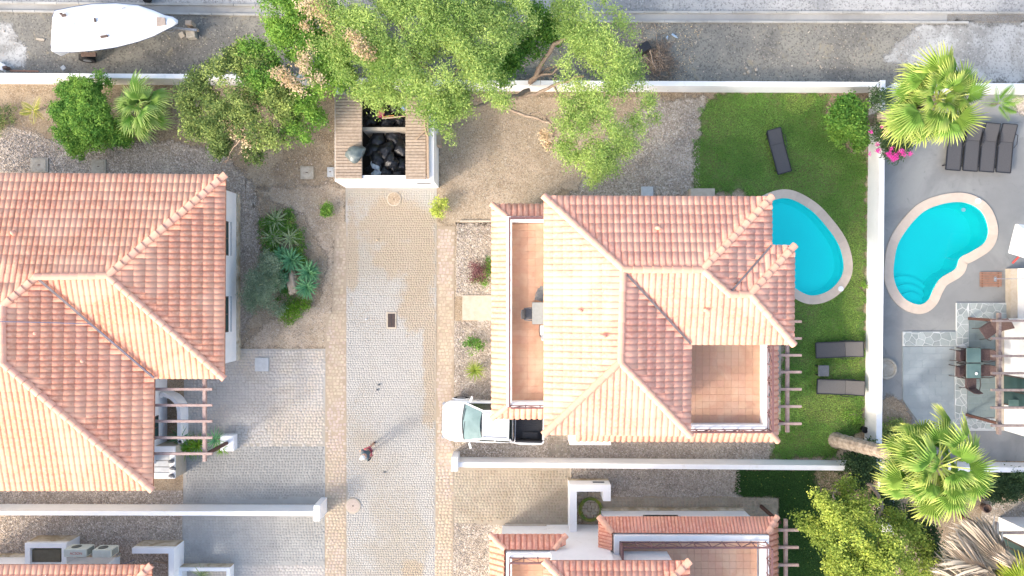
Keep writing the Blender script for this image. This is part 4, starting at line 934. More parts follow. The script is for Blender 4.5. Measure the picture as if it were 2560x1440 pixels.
# ---- lower left house ---------------------------------------------------
CH = thing('villa', 'villa at the bottom left showing only its orange eave and pale wall', 'house', P(150, 1430))
r = Roof(CH, W['tile'], W['cap'])
r.face([(378, 1413, ze), (-300, 1413, ze)], [[(378, 1413, ze), (-300, 1413, ze), (-300, 1660, zr), (130, 1660, zr)]], .238, .395, .034)
r.face([(378, 1900, ze), (378, 1413, ze)], [[(378, 1900, ze), (378, 1413, ze), (130, 1660, zr), (130, 1900, zr)]], .238, .42, .034)
r.line((378, 1413, ze), (130, 1660, zr), .14); r.finish(120)
wall_block(CH, -24.5, P(300, 0).x, -20, P(0, 1388).y, 0, ze - .12)
mb = MB(); mb.bbox(-24.4, P(303, 0).x, P(0, 1388).y + .003, P(0, 1388).y + .09, 0, .25); mb.build('plinth', W['whitedirty'], CH)
def uwall(label, x0, x1, ytop, ybot, th, name='yard_wall', h=.95, sides=(1, 1)):
    root = thing(name, label, 'wall', P((x0 + x1) / 2, ytop)); A, B = P(x0, ytop, h), P(x1, ybot, h)
    mb = MB(); mb.bbox(A.x, B.x, A.y - th, A.y, 0, h); mb.build('wall_section', W['white'], root)
    if sides[0]: mb = MB(); mb.bbox(A.x, A.x + th, B.y, A.y - th, 0, h - .003); mb.build('wall_section', W['white'], root)
    if sides[1]: mb = MB(); mb.bbox(B.x - th, B.x, B.y, A.y - th, 0, h - .003); mb.build('wall_section', W['white'], root)
    mb = MB(); mb.bbox(A.x - .004, B.x + .006, A.y + .003, A.y + .015, 0, h * .8); mb.build('stained_foot', W['whitedirty'], root)
    return root
uwall('white walled bin niche left of the two air conditioners', 62, 166, 1358, 1420, .22)
mb = MB(); p, q = P(82, 1372), P(150, 1430); p, q = P(80, 1374, .8), P(151, 1450, .8); mb.bbox(p.x, q.x, q.y, p.y, .05, .8); tag(mb.build('niche_cover', mat('olive_cover', (.13, .115, .08), (.16, .14, .1), 4)), 'flat dark olive cover inside the white walled niche', 'cover')
uwall('white angled yard wall with cream outer face near the grey driveway', 330, 435, 1370, 1470, .25, sides=(0, 1))
mb = MB(); c = P(372, 1352); mb.bbox(P(358, 0).x, P(388, 0).x, P(0, 1355, 0).y + .09, P(0, 1355).y + .12, .5, .62)
uwall('low white planter wall at the bottom edge beside the driveway', 446, 574, 1420, 1480, .15, h=.5)
# air conditioners
def acunit(label, px, py, text=None, big=1.0):
    z0 = 1.0; c = P(px, py, 1.5); t = thing('air_conditioner', label, 'air conditioner', (c.x, c.y, z0), group='air conditioning units')
    mb = MB(); mb.rbox((0, 0, .33), (.86 * big, .34, .60), .03); mb.build('casing', W['ac'], t, local=True)
    mb = MB(); 
    for k in range(6): mb.box((.435 * big, 0, .12 + k * .08), (.012, .26, .03))
    mb.build('side_grille', W['darkgrill'], t, local=True)
    mb = MB(); mb.lathe((-.1 * big, 0, 0), [(.2, .0), (.2, .012), (.17, .012), (.17, .02)], 18); o = mb.build('fan_grille', W['darkgrill'], t, local=True); o.rotation_euler = (R(-90), 0, 0); o.location = (0, .172, .33)
    for sx in (-.3, .3):
        mb = MB(); mb.box((sx * big, -.1, .0), (.04, .5, .04)); mb.box((sx * big, -.33, -.15), (.04, .04, .3)); mb.build('bracket', W['steel'], t, local=True)
    if text:
        cu = bpy.data.curves.new('t', 'FONT'); cu.body = text; cu.size = .16; cu.extrude = .002; cu.align_x = 'CENTER'; cu.align_y = 'CENTER'
        ob = bpy.data.objects.new('t', cu); COL.objects.link(ob); bpy.context.view_layer.update()
        me = bpy.data.meshes.new_from_object(ob.evaluated_get(bpy.context.evaluated_depsgraph_get())); bpy.data.objects.remove(ob)
        me.materials.append(W['redtext']); o = bpy.data.objects.new('lettering', me); COL.objects.link(o); o.parent = t; o.location = (.05, -.02, .634)
    return t
acunit('larger beige air conditioner with red lettering on its casing', 192, 1380, 'ACSON', 1.15)
acunit('smaller plain grey air conditioner right of the lettered one', 258, 1382, None, .95)
mb = MB(); mb.tube([P(298, 1412, .5), P(318, 1407, .3), P(336, 1400, .03)], .015, 5); tag(mb.build('drain_pipe', W['cable']), 'thin grey pipe lying on gravel by the lower left wall', 'pipe')
mb = MB(); mb.tube([P(386, 1403, .04), P(418, 1409, .04)], .035, 6); tag(mb.build('bamboo_pole', W['stick']), 'short yellowish pole lying inside the angled white yard wall', 'pole')

# ---- right hand building -------------------------------------------------
RH = thing('villa', 'white villa wall with glass doors, cropped by the right edge of the photo', 'house', P(2550, 900))
wall_block(RH, P(2530, 0).x, 35, P(0, 795).y, P(0, 672).y, 0, 3.0)
wall_block(RH, P(2506, 0).x, 35, P(0, 1075).y, P(0, 795).y, 0, 2.99)
mb = MB(); mb.bbox(P(2513, 0).x, P(2530, 0).x, P(0, 795).y, P(0, 672).y, 0, .35); mb.build('cream_ledge', W['cream'], RH)
mb = MB(); mb.bbox(P(2486, 0).x, P(2506, 0).x - .003, P(0, 1075).y, P(0, 796).y, 0, .12); mb.build('cream_step', W['cream'], RH)
xg = P(2506, 0).x
window(RH, xg - .03, xg + .02, P(0, 1010).y, P(0, 935).y, .05, 2.2, 'x', 2, 'glass_door')
mb = MB(); mb.bbox(xg - .45, xg - .004, P(0, 1010).y, P(0, 990).y, 1.0, 1.05); mb.build('glass_canopy', W['greenglass'], RH)
pergola('brown timber pergola over the grey patio at the right edge', 2478, 2760, (802, 846, 890, 933, 975, 1019, 1064), 2497, 782, 1086, posts=((2420, 796), (2414, 1036)), w=.12, mt='woodg')
mb = MB(); mb.bar(P(2488, 697, 1.9), P(2600, 697, 2.1), .03, .03); mb.tube([P(2488, 693, 1.9), P(2488, 697, 1.86), P(2488, 703, 1.9)], .05, 8)
tag(mb.build('shower', W['steel']), 'thin white shower arm reaching over the slatted shower tray', 'shower')
sh = thing('shower_tray', 'brown slatted timber shower tray on the grey yard', 'shower tray', P(2475, 699))
for k in range(9):
    mb = MB(); c = P(2475, 682 + k * 4.1); mb.box((c.x, c.y, .05), (S(54), .055, .04)); mb.build('slat', W['pot'], sh)
for dx in (-20, 20): mb = MB(); c = P(2475 + dx, 699); mb.box((c.x, c.y, .015), (.06, S(38), .03)); mb.build('bearer', W['woodd'], sh)
# umbrella at the right edge
um = thing('parasol', 'square white parasol with a red pole at the right edge', 'parasol', P(2548, 655))
mb = MB(); c = [P(2543, 560, 2.2), P(2525, 632, 2.2), P(2570, 646, 2.2), P(2640, 570, 2.2)]; top = P(2590, 600, 2.7)
mb.add(c + [top] + [p - Vector((0, 0, .12)) for p in c], [(0, 1, 4), (1, 2, 4), (2, 3, 4), (3, 0, 4)] + [(i, 5 + i, 5 + (i + 1) % 4, (i + 1) % 4) for i in range(4)]); mb.build('canopy', W['canvas'], um)
mb = MB(); mb.bar(P(2532, 657, .3), P(2556, 632, 2.0), .07, .07); mb.build('pole', W['red'], um)
# lower right building
QH = thing('villa', 'white house corner with teal window at the lower right edge', 'house', P(2550, 1320))
wall_block(QH, P(2496, 0).x, 35, P(0, 1440).y, P(0, 1292).y, 0, 2.9)
window(QH, P(2496, 0).x - .03, P(2496, 0).x + .02, P(0, 1375).y, P(0, 1335).y, .3, 2.2, 'x', 2)
pergola('short brown pergola stub with one long rafter at the lower right edge', 2480, 2760, (1332, 1400), 2491, 1305, 1372, posts=((2398, 1288),), w=.13, mt='woodg')
# ================================================================== PERIMETER WALLS
def hwall(label, x0, x1, yb0, yb1, th, h=1.0, north=False, pillar=None, name='boundary_wall'):
    """wall along x; yb = photo y of the foot facing the middle of the picture"""
    a, b = P(x0, yb0), P(x1, yb1); s_ = 1 if north else -1
    mid = (a + b) / 2; root = thing(name, label, 'wall', (mid.x, mid.y, 0)) if pillar else None
    mb = MB(); pts = [(a.x, a.y), (b.x, b.y), (b.x, b.y + s_ * th), (a.x, a.y + s_ * th)]
    mb.prism(pts, 0, h)
    if not pillar: return tag(mb.build(name, W['white'], bevel=.012), label, 'wall')
    mb.build('wall_run', W['white'], root, bevel=.012)
    p, q = P(pillar[0], pillar[1]), P(pillar[2], pillar[3]); mb = MB(); mb.bbox(p.x, q.x, q.y, p.y, 0, 1.2); mb.build('pillar', W['white'], root, bevel=.012)
    return root
hwall('white garden wall behind the fan palm at the upper left', -420, 868, 208, 215, .21, 1.0, True)
hwall('long white wall between the upper track and the lawn', 1095, 2168, 228, 233, .22, 1.0, True)
hwall('white wall continuing behind the top right palm', 2206, 3100, 235, 239, .22, 1.0, True)
hwall('white dividing wall below the left villa, ending in a pillar', -420, 803, 1259, 1261, .20, 1.0, False, (803, 1243, 818, 1281))
hwall('white dividing wall below the middle villa, ending in a pillar by the truck', 1149, 2200, 1142, 1151, .22, 1.0, False, (1134, 1128, 1150, 1161))
hwall('white wall section right of the lower palm crown', 2204, 3100, 1151, 1163, .22, 1.0, False)
a, b = P(2172, 236), P(2160, 1150); mb = MB(); mb.prism([(a.x, a.y + .35), (b.x, b.y - .3), (b.x + .27, b.y - .3), (a.x + .22, a.y + .35)], 0, 1.02)
tag(mb.build('boundary_wall', W['white'], bevel=.012), 'tall running white wall between the lawn and the grey yard', 'wall')
a, b = P(2195, 1180), P(2190, 1320); mb = MB(); mb.prism([(a.x, a.y), (b.x, b.y), (b.x + .25, b.y), (a.x + .25, a.y)], 0, 1.0)
tag(mb.build('boundary_wall', W['white'], bevel=.012), 'short white wall hidden under the dark shrub and lower palm', 'wall')

# ================================================================== CRAZY PAVING AND PATIO, right yard
def rect(nm, x0, y0, x1, y1, z, m):
    mb = MB(); p, q = P(x0, y0), P(x1, y1); mb.bbox(p.x, q.x, q.y, p.y, 0, z); return tag(mb.build(nm, m), kind='structure')
def slabs(parent_name, px, z, m, sx, sy, gap=.012):
    pts = [P(*p)[:2] for p in px]; mb = MB(); mb.prism(pts, 0, z); root = tag(mb.build(parent_name, W['mortar2']), kind='structure'); base = root.location
    A = np.array(pts); x0, y0 = A.min(0); x1, y1 = A.max(0); nx = max(1, round((x1 - x0) / sx)); ny = max(1, round((y1 - y0) / sy)); sx = (x1 - x0) / nx; sy = (y1 - y0) / ny
    lines = []; n = len(pts); pp = pts if area(pts) > 0 else pts[::-1]
    for i in range(n):
        a, b = pp[i], pp[(i + 1) % n]; d = math.hypot(b[0] - a[0], b[1] - a[1]); na, nb = -(b[1] - a[1]) / d, (b[0] - a[0]) / d; lines.append((na, nb, -(na * a[0] + nb * a[1]) - .003))
    for j in range(ny):
        for i in range(-1, nx + 1):
            o = (j % 2) * .5 * sx; q = [(x0 + i * sx + o + gap / 2, y0 + j * sy + gap / 2), (x0 + (i + 1) * sx + o - gap / 2, y0 + j * sy + gap / 2), (x0 + (i + 1) * sx + o - gap / 2, y0 + (j + 1) * sy - gap / 2), (x0 + i * sx + o + gap / 2, y0 + (j + 1) * sy - gap / 2)]
            c = clip_poly(q, lines)
            if len(c) > 2 and abs(area(c)) > .004: mb = MB(); mb.prism(c, z - .004, z + .008 + rnd.uniform(-.001, .001)); mb.build('slab', m, root)
    return root
W['mortar2'] = mat('patio_joint', (.29, .34, .355), (.27, .32, .335), 5, .9)
slabs('slate_patio', [(2256, 866), (2384, 866), (2384, 1045), (2378, 1073), (2308, 1073), (2256, 1000)], .06, W['slate'], .62, .31)
slabs('green_patio', [(2420, 800), (2486, 800), (2486, 1042), (2416, 1042)], .062, W['slategr'], .6, .32)
def crazy(name, rects, z, cell, seed):
    """crazy paving: jittered Voronoi-like stones, each a piece, in pale mortar"""
    r = random.Random(seed)
    for (x0, y0, x1, y1) in rects:
        p, q = P(x0, y0), P(x1, y1); root = rect(name, x0, y0, x1, y1, z, W['mortar']); X0, X1, Y0, Y1 = p.x, q.x, q.y, p.y
        sites = []
        nx = max(1, round((X1 - X0) / cell)); ny = max(1, round((Y1 - Y0) / cell))
        for i in range(-1, nx + 1):
            for j in range(-1, ny + 1): sites.append((X0 + (i + .5 + r.uniform(-.42, .42)) * (X1 - X0) / nx, Y0 + (j + .5 + r.uniform(-.42, .42)) * (Y1 - Y0) / ny))
        for i, s_ in enumerate(sites):
            lines = [(1, 0, -X0 - .02), (-1, 0, X1 - .02), (0, 1, -Y0 - .02), (0, -1, Y1 - .02)]
            for j, t in enumerate(sites):
                if i == j: continue
                dx, dy = s_[0] - t[0], s_[1] - t[1]; d = math.hypot(dx, dy)
                if d > cell * 3.5: continue
                mx, my = (s_[0] + t[0]) / 2, (s_[1] + t[1]) / 2; lines.append((dx / d, dy / d, -(dx / d * mx + dy / d * my) - .016))
            c = clip_poly([(X0, Y0), (X1, Y0), (X1, Y1), (X0, Y1)], lines)
            if len(c) > 2 and abs(area(c)) > .006: mb = MB(); mb.prism(c, z - .01, z + .012 + r.uniform(-.003, .003)); mb.build('stone', W['crazy'], root)
crazy('crazy_paving', [(2256, 829, 2388, 865), (2389, 757, 2419, 865), (2419, 757, 2520, 798)], .07, .33, 5)
crazy('crazy_paving', [(2385, 866, 2415, 1045)], .066, .29, 6)
crazy('stone_border', [(2378, 1046, 2512, 1072)], .064, .22, 8)
rect('patio_step', 2388, 1073, 2560, 1076, .05, W['mortar'])
# round planter by the wall
pt = thing('round_planter', 'round dry planter ring against the white wall beside the grey patio', 'planter', P(2214, 921))
mb = MB(); c = P(2212, 921); mb.lathe((c.x, c.y, 0), [(.48, 0), (.5, .12), (.46, .2), (.40, .2), (.36, .12)], 26); mb.build('ring', W['conc'], pt)
# ================================================================== COVERS, GRATES
def cover(name, label, px, py, wx, wy, m, h=.06, rim=True, cat='cover'):
    c = P(px, py); t = thing(name, label, cat, (c.x, c.y, 0)); mb = MB(); mb.rbox((c.x, c.y, h / 2), (S(wx), S(wy), h), .01)
    mb.build('frame' if rim else 'lid', m, t)
    if rim: mb = MB(); mb.rbox((c.x - .01, c.y, h + .008), (S(wx) * .82, S(wy) * .82, .022), .01); mb.build('lid', m, t); mb = MB(); mb.box((c.x, c.y, h + .024), (.10, .035, .012)); mb.build('handle', W['iron'], t)
    return t
cover('inspection_cover', 'square concrete inspection cover left of the other by the upper left eave', 100, 413, 44, 36, W['conc'])
cover('inspection_cover', 'square concrete inspection cover below the round green bush by the eave', 248, 417, 36, 36, W['conc'])
cover('inspection_cover', 'pale square concrete cover in the dirt left of the bin store', 768, 432, 33, 32, W['conc'])
cover('inspection_cover', 'small grey box touching the left wall of the bin store', 828, 431, 16, 24, W['concg'], .15)
cover('inspection_cover', 'light grey square cover on the driveway of the left villa', 655, 911, 34, 34, W['concg'], .05, False)
def manhole(label, px, py, r, m):
    c = P(px, py); t = thing('manhole_cover', label, 'manhole cover', (c.x, c.y, 0), group='round manhole covers'); mb = MB(); mb.lathe((c.x, c.y, 0), [(S(r), 0), (S(r), .045), (S(r) * .9, .047)], 32); mb.build('ring', W['cream'], t)
    mb = MB(); mb.lathe((c.x, c.y, .03), [(S(r) * .85, 0), (S(r) * .85, .024), (S(r) * .80, .026)], 32)
    for k in range(-3, 4): mb.box((c.x, c.y + k * .07, .058), (2 * math.sqrt(max(0, (S(r) * .7) ** 2 - (k * .07) ** 2)), .02, .006))
    mb.build('lid', m, t); mb = MB(); mb.box((c.x, c.y, .062), (.05, .05, .012)); mb.build('key_hole', W['iron'], t)
manhole('pinkish manhole cover with pale ring low on the street near the left wall pillar', 883, 1264, 19, W['manhole'])
manhole('sand coloured manhole cover just below the bin store', 985, 498, 18, W['sand'])
c = P(979, 801); t = thing('drain_grate', 'rectangular rusty drain grate in the middle of the street', 'drain grate', (c.x, c.y, 0)); mb = MB(); mb.rbox((c.x, c.y, .02), (S(25), S(42), .05), .01); mb.build('frame', W['cream'], t)
mb = MB(); mb.bbox(c.x - S(9), c.x + S(9), c.y - S(17), c.y + S(17), .044, .048); mb.build('pit', W['black'], t)
for k in range(12):
    for sx in (-1, 1): mb = MB(); mb.box((c.x + sx * S(4.6), c.y - S(16) + k * S(2.9), .055), (S(8), .025, .014)); mb.build('bar', W['iron'], t)

# ================================================================== BIN STORE
EN = thing('bin_store', 'white walled bin store with slatted tops, open in the middle', 'bin store', P(980, 380)); hs_ = 2.0
x0, x1, y0, y1 = P(865, 0).x, P(1097, 0).x, P(0, 470).y, P(0, 228).y
for nm, bx in (('front_wall', (x0, x1, y0, y0 + .26)), ('side_wall', (x1 - .24, x1, y0 + .26, y1)), ('side_wall', (x0, x0 + .2, y0 + .26, y1)), ('back_wall', (x0 + .2, x1 - .24, y1 - .2, y1))):
    mb = MB(); mb.bbox(bx[0], bx[1], bx[2], bx[3], 0, hs_); mb.build(nm, W['white'], EN, bevel=.01)
zt_ = hs_ + .06
def X_(px, z=zt_): return P(px, 0, z).x
def Y_(py, z=zt_): return P(0, py, z).y
for (sa, sb_, ya, yb) in ((837, 906, 447, 236), (1014, 1066, 448, 240)):
    mb = MB(); mb.bbox(X_(sa) + .01, X_(sb_) - .01, Y_(ya) + .01, Y_(yb), hs_ + .003, hs_ + .035); mb.build('deck_board', W['slat'], EN)
    y = Y_(ya)
    while y < Y_(yb) - .1: mb = MB(); mb.bbox(X_(sa) + (.05 if sa < 900 else 0) + rnd.uniform(-.01, .01), X_(sb_) - .03, y + .012, y + .118, hs_ + .034, hs_ + .075 + rnd.uniform(-.006, .006)); mb.build('slat', W['slat'], EN); y += .132
mb = MB(); mb.bar(P(1070, 447, zt_ + .03), P(1068, 290, zt_ + .03), .10, .06); mb.build('edge_batten', W['stick'], EN)
mb = MB(); mb.bbox(P(906, 0, 1.7).x, P(1014, 0, 1.7).x, P(0, 326, 1.7).y, P(0, 318, 1.7).y, 0, 1.7); mb.build('divider', W['cream'], EN)
mb = MB(); mb.bbox(x0 + .2, x1 - .24, y0 + .26, y1 - .2, .01, .03); mb.build('floor_pan', mat('dark_bin_floor', (.05, .045, .04)), EN)
mb = MB(); c = P(1065, 456, 1.3); mb.bbox(P(1043, 0, 1.4).x, P(1077, 0, 1.4).x, y0 - .03, y0 - .003, 1.35, 1.5); mb.build('vent_slot', W['rattan'], EN)
mb = MB(); mb.bbox(P(1096, 0).x, P(1107, 0).x, P(0, 365, .8).y, P(0, 335, .8).y, .35, 1.0); tag(mb.build('meter_box', W['slat']), 'small brown box fixed outside the right wall of the bin store', 'box')
def bag(label, px, py, z, rx, ry, m, rz, seed, cat='rubbish bag', grp=None):
    r = random.Random(seed); bm = bmesh.new(); bmesh.ops.create_icosphere(bm, subdivisions=3, radius=1.0)
    ph = [r.uniform(0, 6) for _ in range(6)]
    for v in bm.verts:
        p = v.co; a = math.atan2(p.y, p.x); k = 1 + .10 * math.sin(3 * a + ph[0]) + .10 * math.sin(5 * a + 4 * p.z + ph[1]) + .09 * abs(math.sin(9 * a + 7 * p.z + ph[2])) + .07 * abs(math.sin(15 * a + 3 * p.z * p.x + ph[3])) + r.gauss(0, .06)
        x, y, zz = p.x * rx * k, p.y * ry * k, p.z * min(rx, ry) * .62 * (1 + .1 * math.sin(6 * p.x + ph[3]) * math.cos(5 * p.y + ph[4]))
        if p.x > .86: x += (p.x - .86) * rx * 2.2; y *= .6; zz += .03   # tied neck
        v.co = (x, y, zz)
    me = bpy.data.meshes.new('rubbish_bag'); bm.to_mesh(me); bm.free(); me.materials.append(m); me.polygons.foreach_set('use_smooth', [True] * len(me.polygons))
    me.polygons.foreach_set('use_smooth', [seed % 2 == 0 or seed < 5] * len(me.polygons)); o = bpy.data.objects.new('rubbish_bag', me); COL.objects.link(o); o.location = P(px, py, z); o.rotation_euler = (r.uniform(-.2, .2), r.uniform(-.2, .2), rz); return tag(o, label, cat, grp)
bag('dark grey green bag lying on the left slatted top of the bin store', 887, 384, 2.3, .36, .33, W['bagg'], R(20), 1)
bl = [(945, 350, 1.1), (985, 345, 1.15), (1003, 372, 1.2), (962, 378, 1.25), (932, 372, 1.1), (978, 405, 1.3), (1003, 412, 1.1), (945, 398, 1.2), (938, 422, .9), (995, 430, 1.0), (965, 425, 1.0), (1005, 345, .95)]
BL = ['black bag heaped highest at the top left of the lower bin', 'black bag below the middle of the divider beam', 'black bag at the upper right side of the lower bin', 'black bag in the centre of the lower bin heap', 'black bag beside the green grey bag on the slats', 'large black bag right of centre of the lower bin heap', 'black bag against the right side of the lower bin', 'black bag just above the pale blue white bag', 'deep black bag left of the small white bag', 'black bag in the lower right corner of the bin', 'black bag right of the small white bag', 'black bag in the upper right corner below the divider']
for k, (px, py, z) in enumerate(bl):
    bag(BL[k], px, py, z, .33 + .05 * rnd.random(), .30, W['bag'], rnd.uniform(0, 6), 10 + k, grp='black bags heaped in the bin store')
for k, (px, py, z) in enumerate(((928, 300, .9), (968, 305, 1.0), (1000, 300, .9), (935, 270, .9), (985, 265, 1.0))):
    bag(('black bag just left of the bright pink bag', 'black bag just right of the bright pink bag', 'black bag at the right end of the pale plank', 'black bag half under the leaves, upper left of the bin', 'black bag half under the leaves, upper right of the bin')[k], px, py, z, .34, .30, W['bag'], rnd.uniform(0, 6), 40 + k, grp='black bags in the upper bin')
bag('pale blue white bag in the lower left of the bin store', 938, 412, 1.25, .24, .15, W['bagw'], R(-60), 31)
bag('small white bag at the foot of the bin store opening', 940, 433, 1.2, .18, .13, W['bagw'], R(10), 33)
bag('bright pink bag beside the sticks in the bin store', 952, 284, 1.35, .17, .15, W['pink'], R(80), 32)
bag('small blue bag under the leaves at the right of the bin store', 1010, 268, 1.5, .13, .11, mat('blue_bag', (.12, .2, .5), (.3, .4, .6), 5, .4), R(80), 35)
def sticks(name, label, segs, r, m, cat='stick', grp=None):
    mb = MB()
    for a, b in segs: mb.tube([P(*a), (P(*a) + P(*b)) / 2 + Vector((rnd.gauss(0, .02), rnd.gauss(0, .02), 0)), P(*b)], [r, r * .9, r * .7], 6)
    return tag(mb.build(name, m), label, cat, grp)
sticks('plank', 'pale plank end crossing the upper part of the bin store', [((955, 296, 1.6), (1012, 290, 1.75))], .035, W['stick'], 'plank')
sticks('branch', 'orange cut branch lying beside the pink bag', [((958, 293, 1.5), (985, 289, 1.55))], .04, mat('cut_branch', (.65, .33, .12), None), 'branch')
sticks('forked_stick', 'forked dry stick lying on the right slatted top of the bin store', [((1063, 290, 2.15), (1065, 335, 2.12)), ((1065, 325, 2.12), (1040, 350, 2.12)), ((1065, 330, 2.12), (1071, 344, 2.12))], .03, W['stick'])
mb = MB(); c = P(1062, 280, 2.25); mb.prism([P(1054, 272)[:2], P(1074, 272)[:2], P(1068, 296)[:2], P(1062, 297)[:2]], 2.12, 2.2); tag(mb.build('palm_boot', W['rattan']), 'grey triangular palm leaf base on the right slatted top', 'palm leaf base')

# ================================================================== PICKUP TRUCK
def loft(rings, mat_, name, parent, close=True, smooth=True, caps=True):
    mb = MB(); n = len(rings[0]); vs = [p for r_ in rings for p in r_]; fs = []
    for i in range(len(rings) - 1):
        for k in range(n if close else n - 1): l = (k + 1) % n; fs.append((i * n + k, i * n + l, (i + 1) * n + l, (i + 1) * n + k))
    if caps: fs.append(tuple(range(n))[::-1]); fs.append(tuple(range((len(rings) - 1) * n, len(rings) * n)))
    mb.add(vs, fs); return mb.build(name, mat_, parent, smooth=smooth, local=True)
T = thing('pickup_truck', 'white pickup truck parked half under the tiled terrace edge', 'pickup truck', (-.86, -6.02, 0), R(-1.6))
L_ = 4.62; hw_ = .93; xF = -L_ / 2; xR = L_ / 2
def ring(x, w_, zt, zb=.42, crown=.03):
    return [(x, -w_ * .96, zb), (x, -w_, zb + .18), (x, -w_, zt - .16), (x, -w_ * .95, zt - .03), (x, -w_ * .55, zt + crown * .8), (x, 0, zt + crown), (x, w_ * .55, zt + crown * .8), (x, w_ * .95, zt - .03), (x, w_, zt - .16), (x, w_, zb + .18), (x, w_ * .96, zb)]
body = [ring(xF, .60, .72, .48, 0), ring(xF + .05, .70, .84, .44), ring(xF + .16, .80, .93, .40), ring(xF + .38, .90, 1.0, .40), ring(xF + .8, .94, 1.05, .42), ring(xF + 1.12, .94, 1.09, .42), ring(xF + 1.3, .935, 1.10, .42), ring(xF + 2.2, .93, 1.09, .42), ring(xF + 3.22, .93, 1.08, .42)]
loft(body, W['carp'], 'body', T)
# bed: side panels, floor, tailgate
bx0, bx1 = xF + 3.22, xR
for sy in (-1, 1):
    mb = MB(); pts = [(bx0 + .003, .88), (bx0 + .25, .94), (bx1 - .5, .955), (bx1 - .12, .93), (bx1, .84), (bx1, .74), (bx1 - .09, .80), (bx0 + .003, .80)]
    mb.prism([(x, sy * y) for x, y in pts], .45, 1.10); mb.build('bed_side', W['carp'], T, local=True, bevel=.02)
mb = MB(); mb.rbox((bx1 - .035, 0, .78), (.07, 1.44, .62), .02); mb.build('tailgate', W['carp'], T, local=True)
mb = MB(); mb.box(((bx0 + bx1) / 2 - .02, 0, .60), (bx1 - bx0 - .1, 1.6, .05)); 
for k in range(-7, 8): mb.box(((bx0 + bx1) / 2 - .02, k * .1, .632), (bx1 - bx0 - .14, .05, .02))
for sy in (-1, 1): mb.box(((bx0 + bx1) / 2 - .02, sy * .785, .86), (bx1 - bx0 - .12, .03, .5)); mb.box(((bx0 + bx1) / 2, sy * .82, 1.112), (bx1 - bx0 - .2, .06, .02))
mb.box((bx0 + .05, 0, .86), (.04, 1.56, .5)); mb.box((bx1 - .09, 0, .86), (.03, 1.4, .46)); mb.box((xF + 4.0, -.6, .68), (.7, .28, .1)); mb.build('bed_liner', W['liner'], T, local=True)
mb = MB(); mb.tube([(bx0 + .10, -.78, 1.13), (bx0 + .10, -.72, 1.16), (bx0 + .10, .72, 1.16), (bx0 + .10, .78, 1.13)], .028, 8); mb.build('bed_rail', W['steel'], T, local=True)
# cab: pillars and roof as one shell, glass set in
def cr(x, w_, z): return [(x, -w_, z), (x, w_, z)]
gx0, gx1, gx2, gx3 = xF + 1.10, xF + 1.86, xF + 3.05, xF + 3.20
base = [(gx0, -.80, 1.09), (gx3, -.84, 1.08), (gx3, .84, 1.08), (gx0, .80, 1.09)]
roofz = 1.66
mb = MB(); rp = [(gx1, -.60, roofz - .02), (gx1 + .05, -.62, roofz), (gx2, -.63, roofz - .01), (gx2, .63, roofz - .01), (gx1 + .05, .62, roofz), (gx1, .60, roofz - .02)]
n_ = len(rp); mb.add([(x, y, z - .05) for x, y, z in rp] + rp + [((gx1 + gx2) / 2 - .4, 0, roofz + .035), ((gx1 + gx2) / 2 + .35, 0, roofz + .035)], [tuple(range(n_))[::-1]] + [(i, (i + 1) % n_, n_ + (i + 1) % n_, n_ + i) for i in range(n_)] + [(6, 7, 12), (7, 8, 13, 12), (8, 9, 13), (9, 10, 12, 13), (10, 11, 12), (11, 6, 12)]); mb.build('cab_roof', W['carp'], T, local=True, bevel=.012)
for sy in (-1, 1):
    mb = MB(); mb.bar((gx0 - .02, sy * .83, 1.09), (gx1 + .02, sy * .615, roofz - .025), .07, .05); mb.bar((gx2 + .02, sy * .63, roofz - .03), (gx3, sy * .85, 1.08), .10, .06); mb.bar((xF + 2.45, sy * .635, roofz - .03), (xF + 2.40, sy * .86, 1.09), .07, .03); mb.bar((gx1, sy * .625, roofz - .015), (gx2, sy * .64, roofz - .02), .05, .05); mb.build('pillar', W['carp'], T, local=True)
    mb = MB(); mb.add([(gx0 + .10, sy * .845, 1.10), (gx3 - .05, sy * .86, 1.09), (gx2, sy * .648, roofz - .045), (gx1 + .02, sy * .63, roofz - .045)], [(0, 1, 2, 3)]); mb.build('side_window', W['sideglass'], T, local=True)
    mb = MB(); mb.bar((gx1, sy * .52, roofz + .02), (gx2 - .1, sy * .535, roofz + .015), .03, .03); mb.build('roof_rail', W['steel'], T, local=True)
    mb = MB(); mb.rbox((xF + 1.33, sy * 1.05, 1.12), (.10, .24, .15), .03, sy * -.3); mb.bar((xF + 1.30, sy * .92, 1.06), (xF + 1.33, sy * 1.0, 1.1), .04, .04); mb.build('wing_mirror', W['carp'], T, local=True)
    mb = MB(); mb.rbox((xF + .13, sy * .70, .80), (.16, .26, .10), .04, sy * .75); mb.build('headlight', W['steel'], T, local=True)
    for wx in (xF + .82, xR - .85):
        o = bpy.data.objects.new('wheel', None); COL.objects.link(o); o.parent = T; o.location = (wx, sy * .86, .34)
        mb = MB(); mb.tube([(0, -.11, 0), (0, -.10, 0), (0, .10, 0), (0, .11, 0)], [.31, .34, .34, .31], 20); mb.build('tyre', W['rubber'], o, local=True)
        mb = MB(); mb.tube([(0, sy * .10, 0), (0, sy * .118, 0)], .2, 12); mb.build('rim', W['steel'], o, local=True)
        mb = MB(); mb.tube([(wx + .40 * math.cos(a), sy * .945, .36 + .40 * math.sin(a)) for a in [R(10 + 160 * k / 10) for k in range(11)]], .035, 6); mb.build('wheel_arch', W['carp'], T, local=True)
    mb = MB(); mb.box((xF + 1.66, sy * .945, .95), (.16, .02, .03)); mb.box((xF + 2.6, sy * .945, .95), (.16, .02, .03)); mb.build('door_handle', W['steel'], T, local=True)
